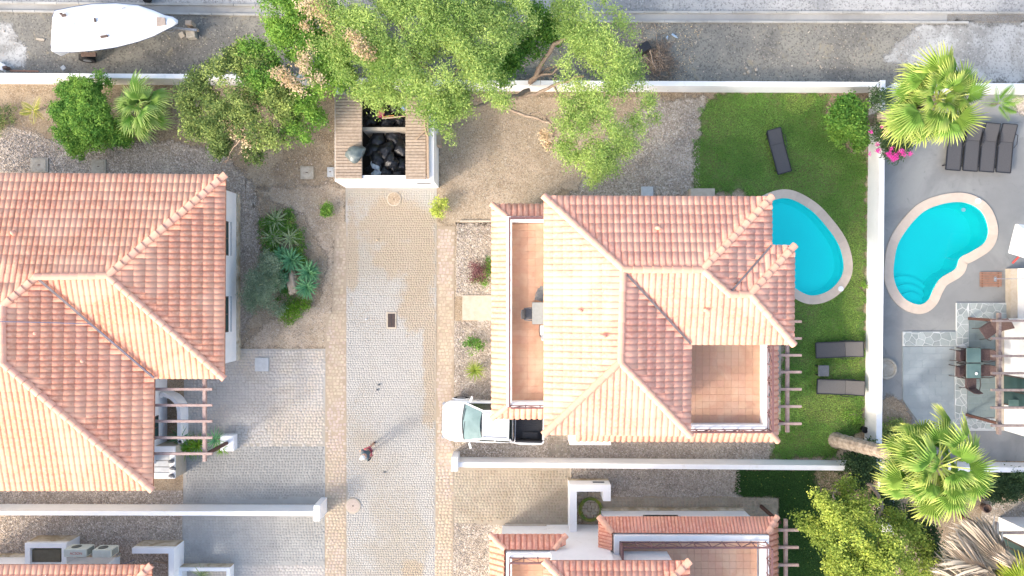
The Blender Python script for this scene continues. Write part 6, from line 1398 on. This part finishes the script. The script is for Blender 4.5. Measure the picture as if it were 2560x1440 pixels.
crown(A2, [(1300, 60, 55, 2.6), (1340, 120, 45, 2.4), (1290, 120, 50, 2.6), (1350, 50, 55, 2.8), (1250, 140, 50, 2.6), (1390, 80, 35, 3), (1270, 180, 35, 2.4), (1215, 150, 40, 3)], W['l_green'], 40, 26, .13, .12, .03, gap=-.1, name='lower_foliage', tb=.25)
twigs(A2, [(1370, 175, 2.0), (1350, 190, 1.7), (1380, 340, 2.6), (1385, 200, 2.2)], 9, .6, .014, W['bark'])
crown(A2, [(1362, 335, 12, 2.6), (1370, 360, 10, 2.5)], W['l_dry'], 70, 20, .10, .12, .03, name='dry_foliage')
A3 = thing('bright_green_tree', 'bright green tree at the top edge left of the centre', 'tree', P(720, 50))
limb(A3, [(740, 90, 0), (738, 85, 2), (730, 60, 3.6)], .14, .06, name='trunk')
crown(A3, [(705, 20, 52, 4.2), (740, 60, 52, 4.3), (700, 85, 42, 4.0), (760, 0, 60, 4.4), (790, 105, 45, 4.2), (825, 130, 50, 4.3), (760, 150, 30, 4.0), (810, 180, 45, 4.1), (700, -30, 50, 4), (850, 190, 40, 4)], W['l_green'], 60, 28, .11, .12, .027, gap=-.6, tb=.55, droop=.4)
A4 = thing('olive_green_tree', 'dark olive flowering shrub tree overhanging the wall end, upper left', 'tree', P(640, 250))
limb(A4, [(640, 235, 0), (642, 238, 1.2), (640, 240, 2.4)], .13, .06, name='trunk')
for q in ([(640, 240, 1.8), (560, 220, 2.6)], [(640, 240, 1.8), (700, 300, 2.6)], [(640, 240, 1.8), (680, 180, 2.8)], [(640, 240, 1.6), (580, 310, 2.3)]): limb(A4, q, .06, .02)
crown(A4, [(510, 215, 55, 2.7), (570, 190, 60, 3.0), (480, 260, 38, 2.4), (540, 280, 58, 2.7), (610, 240, 65, 3.2), (600, 150, 48, 3.0), (660, 170, 55, 3.3), (690, 240, 60, 3.2), (640, 310, 60, 2.8), (560, 330, 50, 2.4), (490, 320, 35, 2.2), (700, 320, 50, 2.6), (630, 375, 32, 2.0), (550, 368, 30, 2.0), (720, 280, 40, 2.6)], W['l_olive'], 66, 24, .10, .10, .027, gap=-.45, tb=.4, ts=.35, droop=.1)
crown(A4, [(640, 130, 38, 3.4), (690, 125, 42, 3.5), (740, 190, 45, 3.4), (690, 190, 40, 3.6), (760, 245, 45, 3.2), (790, 290, 30, 2.8), (740, 330, 40, 2.6), (650, 200, 40, 3.7)], W['l_green'], 56, 24, .10, .11, .028, gap=-.4, name='green_foliage', tb=.5)
tag(crown(A4, [(590, 330, 26, 2.7), (620, 350, 22, 2.6), (505, 262, 10, 2.7), (610, 388, 14, 2.2), (575, 310, 16, 2.8)], W['l_dry'], 40, 14, .10, .09, .035, gap=-.3, name='flowers', tb=.8), kind='stuff')
limb(A4, [(600, 350, 2.4), (580, 375, 2.2), (566, 402, 2.0), (555, 412, 1.9)], .03, .012, W['stick'], 'flower_stalk')
twigs(A4, [(600, 330, 2.6), (560, 405, 2.0), (640, 300, 2.8), (540, 330, 2.4)], 7, .5, .012, W['stick'])
A5 = thing('dead_branch', 'dry tan dead branches standing out between the green crowns, upper left', 'branch', P(780, 110, 4.4)); 
limb(A5, [(860, 140, 3.6), (845, 60, 4.6), (790, 30, 5.0), (760, 60, 5.0)], .05, .02, W['stick'], 'branch'); limb(A5, [(930, 140, 4.6), (880, 90, 5.2), (845, 60, 5.3)], .05, .03, W['stick'], 'branch'); limb(A5, [(860, 190, 3.6), (800, 195, 4.4), (740, 195, 4.5), (700, 175, 4.5)], .05, .02, W['stick'], 'branch'); limb(A5, [(760, 200, 4.3), (770, 160, 4.5), (765, 120, 4.5)], .03, .015, W['stick'], 'branch')
crown(A5, [(770, 10, 26, 5.2), (795, 35, 27, 5.2), (815, 20, 22, 5.2), (765, 60, 20, 5.1), (810, 70, 24, 5.1), (830, 85, 15, 5.1), (720, 195, 20, 4.7), (755, 170, 18, 4.8), (765, 130, 20, 4.8), (745, 215, 18, 4.7), (790, 205, 18, 4.6), (710, 175, 14, 4.7), (900, 115, 22, 5.9), (925, 135, 15, 5.9), (880, 90, 15, 5.9), (690, 185, 12, 4.6)], W['l_dry'], 60, 20, .10, .09, .024, gap=-.15, name='dry_foliage', droop=.6)
# brushwood pile
A6 = thing('brushwood_pile', 'heap of dry grey brown brushwood on the track beyond the tree', 'brushwood', P(1645, 150)); mb = MB()
for k in range(520):
    a = rnd.uniform(0, 6.28); rr = abs(rnd.gauss(0, .5)); o = P(1648, 152) + Vector((math.cos(a) * rr * .8, math.sin(a) * rr * 1.3, rnd.uniform(.03, .45) * max(.1, 1 - rr))); d = Vector((rnd.gauss(0, 1), rnd.gauss(0, 1), rnd.gauss(0, .25))).normalized() * rnd.uniform(.15, .55); mb.tube([o, o + d * .5 + Vector((rnd.gauss(0, .05), rnd.gauss(0, .05), .02)), o + d], [.014, .011, .005], 4, False)
for v in range(len(mb.v)): 
    if mb.v[v][2] < .01: mb.v[v] = (mb.v[v][0], mb.v[v][1], .012)
tag(mb.build('twig_heap', mat('brushwood', (.22, .16, .12), (.38, .30, .23), 3, .9, island=.3), A6), kind='stuff')
limb(A6, [(1625, 125, .3), (1632, 155, .45), (1640, 175, .3), (1660, 168, .2)], .035, .02, W['bark'], 'branch'); limb(A6, [(1595, 150, .2), (1612, 140, .35), (1650, 172, .25)], .03, .02, W['bark'], 'branch')
def shrub(name, label, blobs, m, cat='shrub', base=None, **kw):
    t = thing(name, label, cat, P(*(base or blobs[0][:2]))); crown(t, blobs, m, name='foliage', **kw); mb = MB(); c = P(*(base or blobs[0][:2])); z = max(.15, blobs[0][3] * .9)
    for k in range(4): mb.tube([(c.x, c.y, 0), (c.x + rnd.gauss(0, .12), c.y + rnd.gauss(0, .12), z * .5), (c.x + rnd.gauss(0, .25), c.y + rnd.gauss(0, .25), z)], [.03, .022, .01], 5)
    mb.build('stem', W['bark'], t); return t
shrub('green_shrub', 'large rounded bright green shrub left of the fan palm, upper left', [(230, 235, 48, 1.7), (185, 230, 42, 1.6), (170, 285, 40, 1.5), (225, 290, 55, 1.8), (180, 335, 42, 1.4), (235, 335, 45, 1.3), (290, 330, 38, 1.1), (190, 370, 22, 1.0), (260, 225, 26, 1.3), (150, 280, 22, 1.2), (310, 345, 22, .8)], W['l_green'], dens=105, n_leaf=28, cr=.09, ln=.085, wd=.026, gap=-.9, tb=.45, ts=.35, base=(225, 290))
shrub('green_shrub', 'dense glossy green shrub in the lawn corner beside the white wall', [(2115, 265, 30, 1.5), (2140, 285, 30, 1.5), (2100, 300, 32, 1.5), (2135, 325, 34, 1.5), (2115, 345, 26, 1.2), (2145, 355, 24, 1.1), (2095, 330, 22, 1.2)], W['l_green'], dens=120, n_leaf=24, cr=.08, ln=.10, wd=.036, gap=-.8, tb=.25, ts=.3, base=(2120, 305))
t = shrub('oleander', 'oleander with magenta flowers between the wall and the palm trunk', [(2210, 330, 28, 1.5), (2235, 365, 32, 1.4), (2215, 300, 24, 1.4), (2260, 350, 26, 1.3), (2200, 250, 26, 1.4), (2215, 280, 25, 1.4)], W['l_dark'], dens=80, n_leaf=22, cr=.10, ln=.15, wd=.02, gap=-.5, tb=.6, base=(2228, 335))
fl = [(2196, 376, 7), (2222, 385, 9), (2240, 392, 10), (2254, 380, 9), (2232, 398, 8), (2275, 387, 7), (2205, 318, 6), (2178, 330, 5), (2214, 330, 6), (2195, 360, 5), (2228, 372, 5), (2407, 258, 6), (2172, 386, 4), (2262, 388, 5)]
tag(crown(t, [(x, y, r_ * .8, 1.9) for x, y, r_ in fl if x < 2400], W['l_pink'], 330, 10, .035, .04, .02, gap=-9, name='flowers'), kind='stuff')
shrub('dark_shrub', 'dark green shrub at the foot of the leaning lower palm', [(2140, 1150, 28, 1.2), (2165, 1120, 24, 1.2), (2165, 1180, 26, 1.3), (2190, 1165, 26, 1.4), (2150, 1200, 24, 1.2), (2205, 1240, 26, 1.0), (2220, 1280, 28, 1.0)], W['l_dark'], dens=100, n_leaf=24, cr=.09, ln=.10, wd=.03, gap=-.7, tb=.4, base=(2160, 1160))
shrub('hedge', 'low dark green hedge below the white wall at the right edge', [(2490, 1205, 26, .8), (2520, 1225, 30, .9), (2550, 1205, 30, .9), (2585, 1220, 32, .9), (2620, 1210, 32, .9), (2480, 1235, 18, .7), (2530, 1190, 22, .8)], W['l_dark'], cat='hedge', dens=120, n_leaf=22, cr=.09, ln=.09, wd=.028, gap=-.9, tb=.5, base=(2540, 1215))
shrub('weed_patch', 'patch of light green weeds on the lawn by the white wall', [(2130, 1035, 22, .15), (2110, 1045, 20, .12), (2148, 1045, 16, .15), (2095, 1060, 14, .1)], W['l_green'], cat='weeds', dens=40, n_leaf=18, cr=.08, ln=.10, wd=.02, gap=-.4, tb=.8)
shrub('weed_tuft', 'tiny bright green weed tuft on the lawn right of the pool', [(2158, 715, 9, .15)], W['l_green'], cat='weeds', dens=130, n_leaf=16, cr=.05, ln=.07, wd=.02, gap=-9, tb=.9)
shrub('yard_weeds', 'green weeds and dry stalks on the bare bed below the grey patio', [(2235, 1065, 22, .3), (2255, 1075, 24, .4), (2215, 1080, 20, .3), (2235, 1100, 22, .4)], W['l_olive'], cat='weeds', dens=70, n_leaf=16, cr=.09, ln=.12, wd=.02, gap=-.5, tb=.6)
shrub('small_green_plant', 'small bright green plant above the aloe bed beside the street', [(818, 522, 15, .35), (812, 530, 10, .3)], W['l_green'], cat='plant', dens=160, n_leaf=18, cr=.06, ln=.08, wd=.025, gap=-1.2, tb=.6)
shrub('small_yellow_plant', 'small yellow green bush below the right corner of the bin store', [(1098, 520, 22, .5), (1096, 530, 15, .4), (1108, 508, 12, .5)], W['l_yellow'], cat='plant', dens=90, n_leaf=18, cr=.07, ln=.09, wd=.02, gap=-.6, tb=.7)
shrub('purple_plant', 'purple leaved shrub in the gravel left of the middle villa', [(1196, 682, 24, .5), (1190, 670, 14, .5)], W['l_purple'], cat='plant', dens=70, n_leaf=18, cr=.08, ln=.10, wd=.014, gap=-.4, tb=.4)
shrub('low_green_plant', 'low green plant touching the purple shrub', [(1216, 675, 18, .3), (1205, 700, 18, .25), (1185, 704, 12, .2), (1222, 655, 12, .3)], W['l_green'], cat='plant', dens=90, n_leaf=18, cr=.06, ln=.06, wd=.02, gap=-.6, tb=.4)
shrub('sparse_plant', 'sparse green plant in the lower gravel strip above the spiky aloe', [(1178, 852, 14, .3), (1195, 862, 14, .25), (1210, 868, 12, .25), (1180, 880, 12, .2), (1168, 858, 10, .2)], W['l_green'], cat='plant', dens=60, n_leaf=14, cr=.08, ln=.09, wd=.025, gap=.1, tb=.3)
shrub('left_ground_cover', 'patch of low green ground cover at the left edge below the wall', [(20, 290, 34, .12), (60, 310, 22, .1), (5, 320, 20, .1), (-30, 290, 34, .12)], W['l_olive'], cat='ground cover', dens=50, n_leaf=18, cr=.08, ln=.06, wd=.02, gap=-.2, tb=.3)
# yellow green ficus, lower right
A7 = thing('yellow_green_tree', 'yellow green small leaved tree over the dark lawn, lower right', 'tree', P(2190, 1330))
limb(A7, [(2120, 1195, 0), (2130, 1200, .8), (2180, 1215, 1.6), (2205, 1260, 2.4), (2190, 1330, 3.2)], .12, .06, name='trunk'); limb(A7, [(2093, 1210, 0), (2094, 1222, .8), (2085, 1230, 1.4), (2080, 1260, 2.0)], .06, .03)
for q in ([(2190, 1300, 2.8), (2100, 1290, 3.2)], [(2190, 1330, 3.0), (2200, 1400, 3.6)], [(2200, 1280, 2.6), (2270, 1340, 3.2)]): limb(A7, q, .05, .02)
crown(A7, [(2040, 1265, 42, 3.4), (2085, 1285, 50, 3.7), (2020, 1300, 34, 3.2), (2120, 1215, 26, 2.8), (2060, 1330, 45, 3.6), (2120, 1345, 60, 4.0), (2150, 1280, 55, 3.6), (2200, 1360, 60, 4.0), (2110, 1400, 55, 3.8), (2180, 1430, 65, 4.1), (2250, 1400, 60, 3.8), (2270, 1340, 45, 3.3), (2230, 1300, 35, 3.0), (2120, 1450, 60, 3.8), (2300, 1430, 45, 3.4), (2300, 1370, 30, 3.0), (2200, 1480, 60, 3.8), (2060, 1225, 18, 3)], W['l_yellow'], 62, 22, .10, .095, .032, gap=-.35, tb=.45, ts=.4, droop=.1)
crown(A7, [(2290, 1320, 30, 2.4), (2320, 1340, 32, 2.2), (2270, 1290, 26, 2.4), (2330, 1380, 30, 2.2)], W['l_dark'], 60, 24, .10, .10, .03, name='dark_foliage', tb=.4)

# ---------------------------------------------------------------- palms
def frond_mesh(name, m, Lp, Rf, nseg=22, span=105, droop=.35, tip=.5, pet=True, wdt=1.0, fold=.07, seed=0):
    """fan leaf: stalk along +y, pleated blade with split drooping tips"""
    r = random.Random(seed); V = []; F = []; T_ = []
    def pt(a, rr, dz=0): x = math.sin(a) * rr * wdt; y = Lp + math.cos(a) * rr; return (x, y, -droop * (rr / Rf) ** 2 * Rf - (rr / Rf) ** 2 * .12 * abs(math.sin(a)) + dz)
    if pet:
        for k in range(4):
            y = Lp * k / 3; w_ = .035 - .017 * k / 3; V += [(-w_, y, 0), (w_, y, 0), (0, y, -.03)]; T_ += [.75] * 3
        for k in range(3): b = k * 3; F += [(b, b + 1, b + 4), (b, b + 4, b + 3), (b + 1, b + 2, b + 5), (b + 1, b + 5, b + 4), (b + 2, b, b + 3), (b + 2, b + 3, b + 5)]
    c = len(V); V.append((0, Lp, .01)); T_.append(.25)
    for i in range(nseg):
        a0 = R(-span + 2 * span * i / nseg); a1 = R(-span + 2 * span * (i + 1) / nseg); am = (a0 + a1) / 2; q = .52 + .06 * math.sin(i); rl = Rf * (1 - .25 * (abs(am) / R(span)) ** 2) * r.uniform(.88, 1.05)
        b = len(V); V += [pt(a0, rl * q), pt(am, rl * q, fold), pt(a1, rl * q), pt(am + r.gauss(0, .03), rl, -tip * r.uniform(.05, .45)), pt(am + r.gauss(0, .02), rl * .8, -tip * .1 + .01)]
        T_ += [.30, .15, .30, .95, .55]; F += [(c, b, b + 1), (c, b + 1, b + 2), (b, b + 4, b + 1), (b + 1, b + 4, b + 2), (b, b + 3, b + 4), (b + 4, b + 3, b + 2)]
    me = bpy.data.meshes.new(name); me.from_pydata(V, [], F); me.materials.append(m); at = me.attributes.new('tint', 'FLOAT', 'POINT'); at.data.foreach_set('value', T_); return me
def palm(label, base, top, r0, r1, n, Lp, Rf, m, name='fan_palm', elev=(75, -35), skirt=None, bias=None, seed=1, cat='palm', ms=None, scalej=.2, trunkm=None, span=105, sk=(1.0, -55, None)):
    r = random.Random(seed); B = P(*base); T_ = P(*top); t = thing(name, label, cat, (B.x, B.y, 0)); mb = MB(); pts = []; rs = []; nn = 26
    for k in range(nn + 1): s_ = k / nn; pts.append(B.lerp(T_, s_) + Vector((0, 0, math.sin(s_ * math.pi) * -.1))); rs.append((r0 + (r1 - r0) * s_) * (1.07 if k % 2 else .95) * (1.25 if k == 0 else 1))
    mb.tube(pts, rs, 12); mb.build('trunk', trunkm or W['palmbark'], t, smooth=False)
    vs = [frond_mesh('frond', m, Lp * k, Rf * k2, seed=seed * 10 + i, droop=.25 + .12 * i, span=span) for i, (k, k2) in enumerate(((1, 1), (.8, .95), (1.1, 1.05), (.6, .85)))]
    dead = frond_mesh('dead_frond', W['straw'], Lp * .9, Rf * .9, droop=.8 if sk[0] == 1 else .25, tip=.9, seed=99, span=100 if sk[0] == 1 else 30, nseg=22 if sk[0] == 1 else 12) if skirt else None
    for i in range(n + (skirt or 0)):
        u = i / n if i < n else 1; az = i * 2.39996 + r.gauss(0, .25); el = elev[0] + (elev[1] - elev[0]) * (u ** .8) + r.gauss(0, 11)
        if i >= n: el = sk[1] + r.gauss(0, 12)
        d = Vector((math.cos(az) * math.cos(R(el)), math.sin(az) * math.cos(R(el)), math.sin(R(el))))
        if i >= n and sk[2]: d = (d * .75 + Vector(sk[2])).normalized()
        elif bias: d = (d + Vector(bias) * (.4 + .6 * u)).normalized()
        up = Vector((0, 0, 1)); x = d.cross(up); x.normalize(); z = x.cross(d).normalized(); tw = r.gauss(0, .45)
        M_ = Matrix((x, d, z)).transposed().to_4x4() @ Matrix.Rotation(tw, 4, 'Y'); M_.translation = T_ - t.location + Vector((r.gauss(0, .05), r.gauss(0, .05), .05 - u * .25)); sc = r.uniform(1 - scalej, 1 + scalej * .5) * (.75 + .25 * min(1, u * 4)) * (sk[0] if i >= n else 1)
        o = bpy.data.objects.new('frond' if i < n else 'dead_frond', r.choice(vs) if i < n else dead); COL.objects.link(o); o.parent = t; o.matrix_basis = M_ @ Matrix.Scale(sc, 4)
    return t
palm('small fan palm with green fans in front of the wall, upper left', (345, 262), (352, 268, 1.5), .13, .10, 22, .62, .80, W['palmg'], elev=(70, -12), seed=3, scalej=.15, skirt=0)
palm('tall fan palm over the top right wall and lounger row', (2165, 305), (2345, 248, 5.2), .26, .20, 46, 1.1, .88, W['palm'], elev=(68, -45), skirt=5, bias=(-.28, -.08, 0), seed=5)
palm('tall leaning fan palm with fibrous trunk over the lower right wall', (2090, 1100), (2345, 1165, 7.4), .33, .22, 46, 1.15, .86, W['palm'], elev=(62, -45), skirt=6, bias=(.0, -.30, 0), seed=8)
palm('palm with drooping straw coloured fronds at the bottom right corner', (2440, 1470), (2585, 1500, 5.2), .3, .22, 18, .8, .9, W['palmb'], elev=(50, 0), skirt=90, bias=(-.3, .1, 0), seed=12, sk=(2.0, -20, (-1.3, .75, 0)))
def pinnate(label, base, top, n, L, m, seed, name='young_palm', elev=(60, 5)):
    r = random.Random(seed); B = P(*base); t = thing(name, label, 'palm', (B.x, B.y, 0)); V = []; F = []; T_ = []
    for k in range(7): s_ = k / 6; V += [(-.012, L * s_, -L * .35 * s_ * s_), (.012, L * s_, -L * .35 * s_ * s_)]; T_ += [.8, .8]
    F += [(2 * k, 2 * k + 1, 2 * k + 3, 2 * k + 2) for k in range(6)]
    for k in range(16):
        for sd_ in (-1, 1): s_ = .15 + .85 * k / 15; y = L * s_; z = -L * .35 * s_ * s_; ll = L * .34 * math.sin(math.pi * (.25 + .65 * s_)); b = len(V); V += [(0, y - .02, z), (sd_ * ll * .5, y + ll * .3, z + .01), (sd_ * ll, y + ll * .55, z - .06), (sd_ * ll * .5, y + ll * .12, z)]; T_ += [.3, .4, .8, .4]; F.append((b, b + 1, b + 2, b + 3) if sd_ > 0 else (b + 3, b + 2, b + 1, b))
    me = bpy.data.meshes.new('frond'); me.from_pydata(V, [], F); me.materials.append(m); at = me.attributes.new('tint', 'FLOAT', 'POINT'); at.data.foreach_set('value', T_)
    T2 = P(*top); mb = MB(); mb.tube([B, B.lerp(T2, .5), T2], [.07, .06, .04], 7); mb.build('trunk', W['palmbark'], t)
    for i in range(n):
        az = i * 2.4 + r.gauss(0, .2); el = elev[0] + (elev[1] - elev[0]) * i / n; d = Vector((math.cos(az) * math.cos(R(el)), math.sin(az) * math.cos(R(el)), math.sin(R(el)))); x = d.cross(Vector((0, 0, 1))).normalized(); z = x.cross(d); M_ = Matrix((x, d, z)).transposed().to_4x4(); M_.translation = T2 - t.location
        o = bpy.data.objects.new('frond', me); COL.objects.link(o); o.parent = t; o.matrix_basis = M_ @ Matrix.Scale(r.uniform(.8, 1.1), 4)
    return t
pinnate('small yellow green palm alone in the dirt at the far left', (85, 278), (85, 277, .5), 6, .62, W['palmb'], 4, elev=(55, 10))
pinnate('banana like plant with pale arching leaves right of the top right palm', (2480, 262), (2498, 258, 2.2), 6, .85, W['l_green'], 6, name='banana_plant', elev=(50, 0))
# rosettes ----------------------------------------------------------
def rosette(label, px, py, r_, n, m, z=.25, el=(70, 10), wd=.045, seed=1, curl=.25, name='agave', cat='agave', grp=None):
    r = random.Random(seed); c = P(px, py, z); L = S(r_, z) * 1.05; t = thing(name, label, cat, (c.x, c.y, 0), 0, grp); V = []; T_ = []; F = []
    for k in range(5): s_ = k / 4; w_ = wd * (1, 1.15, .9, .5, .04)[k]; zz = -curl * L * s_ * s_; V += [(-w_, L * s_, zz + w_ * .35), (0, L * s_, zz), (w_, L * s_, zz + w_ * .35)]; T_ += [.8 if k == 4 else .15 + .2 * s_ + .35, .1, .45 + .1 * s_]
    for k in range(4):
        b = 3 * k; F += [(b, b + 1, b + 4, b + 3), (b + 1, b + 2, b + 5, b + 4)]
    me = bpy.data.meshes.new('leaf'); me.from_pydata(V, [], F); me.materials.append(m); at = me.attributes.new('tint', 'FLOAT', 'POINT'); at.data.foreach_set('value', T_)
    mb = MB(); mb.lathe((0, 0, 0), [(.07, 0), (.09, z * .6), (.05, z + .02)], 8); mb.build('stem', W['palmbark'], t, local=True)
    for i in range(n):
        az = i * 2.39996 + r.gauss(0, .1); el_ = el[0] + (el[1] - el[0]) * (i / n) ** .7 + r.gauss(0, 4); d = Vector((math.cos(az) * math.cos(R(el_)), math.sin(az) * math.cos(R(el_)), math.sin(R(el_)))); x = d.cross(Vector((0, 0, 1))).normalized(); zz = x.cross(d); M_ = Matrix((x, d, zz)).transposed().to_4x4(); M_.translation = (0, 0, z)
        o = bpy.data.objects.new('leaf', me); COL.objects.link(o); o.parent = t; o.matrix_basis = M_ @ Matrix.Scale(r.uniform(.82, 1.08), 4)
    return t
for (px, py, r_, n, lab, sd_) in ((773, 681, 33, 60, 'rightmost large dark green agave of the bed, above the lower one', 1), (768, 718, 32, 60, 'lowest large dark green agave of the bed, right of the rock', 2), (729, 650, 34, 60, 'dark green agave above the tan rock', 3), (702, 700, 30, 50, 'dark green agave left of the tan rock, partly under the grey shrub', 4), (705, 636, 24, 30, 'small dark green agave behind the one above the rock', 5)):
    rosette(lab, px, py, r_, n, W['agave'], .32, wd=.055, seed=sd_, grp='dark green agaves in the bed')
for (px, py, r_, n, lab, sd_) in ((690, 552, 34, 26, 'topmost greyish spidery aloe of the bed', 6), (683, 595, 34, 26, 'left greyish aloe with yellow flowers in the bed', 7), (725, 595, 32, 24, 'right greyish spidery aloe of the bed', 8)):
    rosette(lab, px, py, r_, n, W['aloe'], .3, (50, 0), .034, sd_, .35, 'aloe', 'aloe', 'grey spidery aloes in the bed')
rosette('spiky yellow green plant low in the gravel strip left of the middle villa', 1188, 926, 29, 46, W['l_yellow'], .3, (75, 5), .022, 9, .4, 'spiky_plant', 'plant')
for k, (px, py, lab) in enumerate(((455, 1095, 'leftmost cycad of the planter under the left villa pergola'), (495, 1112, 'second cycad of the planter, with brighter leaves'), (540, 1098, 'third cycad of the planter near the dark post'), (470, 1118, 'cycad low in the planter beside the white cupboard'), (556, 1120, 'small cycad at the foot of the white pier'))):
    rosette(lab, px, py, (34, 36, 30, 34, 22)[k], 34, W['agave'] if k in (0, 2) else W['l_lawnw'], .35, (65, 5), .022, 20 + k, .4, 'cycad', 'cycad', 'cycads in the planter')
rosette('small plant inside the bottom edge planter wall', 505, 1438, 30, 30, W['aloe'], .4, (60, 5), .02, 30, .4, 'spiky_plant', 'plant')
shrub('low_green_cover', 'low green cover among the aloes on the right side of the bed', [(715, 560, 24, .15), (740, 590, 22, .15), (700, 575, 26, .15), (722, 535, 14, .12), (748, 620, 16, .12), (690, 560, 26, .15), (680, 620, 26, .15), (760, 650, 22, .12), (700, 660, 30, .12), (745, 640, 26, .12), (715, 740, 24, .12), (675, 590, 24, .12), (665, 560, 18, .12)], W['l_green'], cat='ground cover', dens=120, n_leaf=20, cr=.07, ln=.06, wd=.022, gap=-1.2, tb=.12)
shrub('low_green_cover', 'bright green mounds at the lower end of the aloe bed', [(735, 775, 26, .2), (712, 785, 20, .2), (755, 760, 20, .18), (725, 800, 14, .15)], W['l_lawnw'], cat='ground cover', dens=110, n_leaf=18, cr=.07, ln=.05, wd=.02, gap=-.9, tb=.35)
shrub('grey_shrub', 'feathery grey green shrub on the left of the aloe bed', [(650, 690, 36, .9), (640, 735, 38, .9), (675, 720, 36, .9), (680, 665, 28, .8), (665, 770, 26, .7), (700, 770, 16, .5), (635, 765, 24, .7), (665, 640, 18, .6)], W['l_grey'], dens=90, n_leaf=24, cr=.09, ln=.10, wd=.012, gap=-.5, tb=.4, base=(655, 720))
bm = bmesh.new(); bmesh.ops.create_icosphere(bm, subdivisions=3, radius=1)
for v in bm.verts: k = 1 + .12 * math.sin(5 * v.co.x + 3 * v.co.y) + .08 * math.sin(9 * v.co.y + 4 * v.co.z) + rnd.gauss(0, .02); v.co = (v.co.x * .25 * k, v.co.y * .58 * k, v.co.z * .3 * k)
me = bpy.data.meshes.new('rock'); bm.to_mesh(me); bm.free(); me.materials.append(W['rock']); o = bpy.data.objects.new('rock', me); COL.objects.link(o); o.location = P(733, 707, .2); tag(o, 'tall tan rock standing between the agaves', 'rock')
# leaf litter under the trees and on the dark lawn
def litter(name, px, n, m, sz=.035):
    poly = [P(*p)[:2] for p in px]; A = np.array(poly); a0, b0 = A.min(0); a1, b1 = A.max(0); X = nr.uniform(a0, a1, n); Y = nr.uniform(b0, b1, n); k = inpoly(X, Y, poly); X, Y = X[k], Y[k]; C = np.stack([X, Y, np.full(len(X), .055)], 1)
    V, T_ = leaves(C, 1, .0, sz, sz * .35, 0, flat=0); V[:, 2] = np.clip(V[:, 2], .03, .07); return tag(np_mesh(name, V, np.arange(len(V)).reshape(-1, 4), m, None, {'tint': T_}), kind='stuff')
litter('fallen_leaves', [(1850, 1180), (2060, 1180), (2180, 1440), (1950, 1440), (1950, 1246), (1850, 1240)], 260, W['l_yellow'], .06)
litter('fallen_leaves', [(600, 215), (838, 215), (838, 380), (700, 440), (560, 420)], 1500, W['l_dry'], .05)
litter('fallen_leaves', [(1100, 235), (1640, 235), (1600, 440), (1100, 330)], 700, W['l_dry'], .05)
litter('fallen_leaves', [(1300, 60), (1760, 60), (1720, 205), (1560, 205), (1300, 200)], 1500, W['l_dry'], .06)
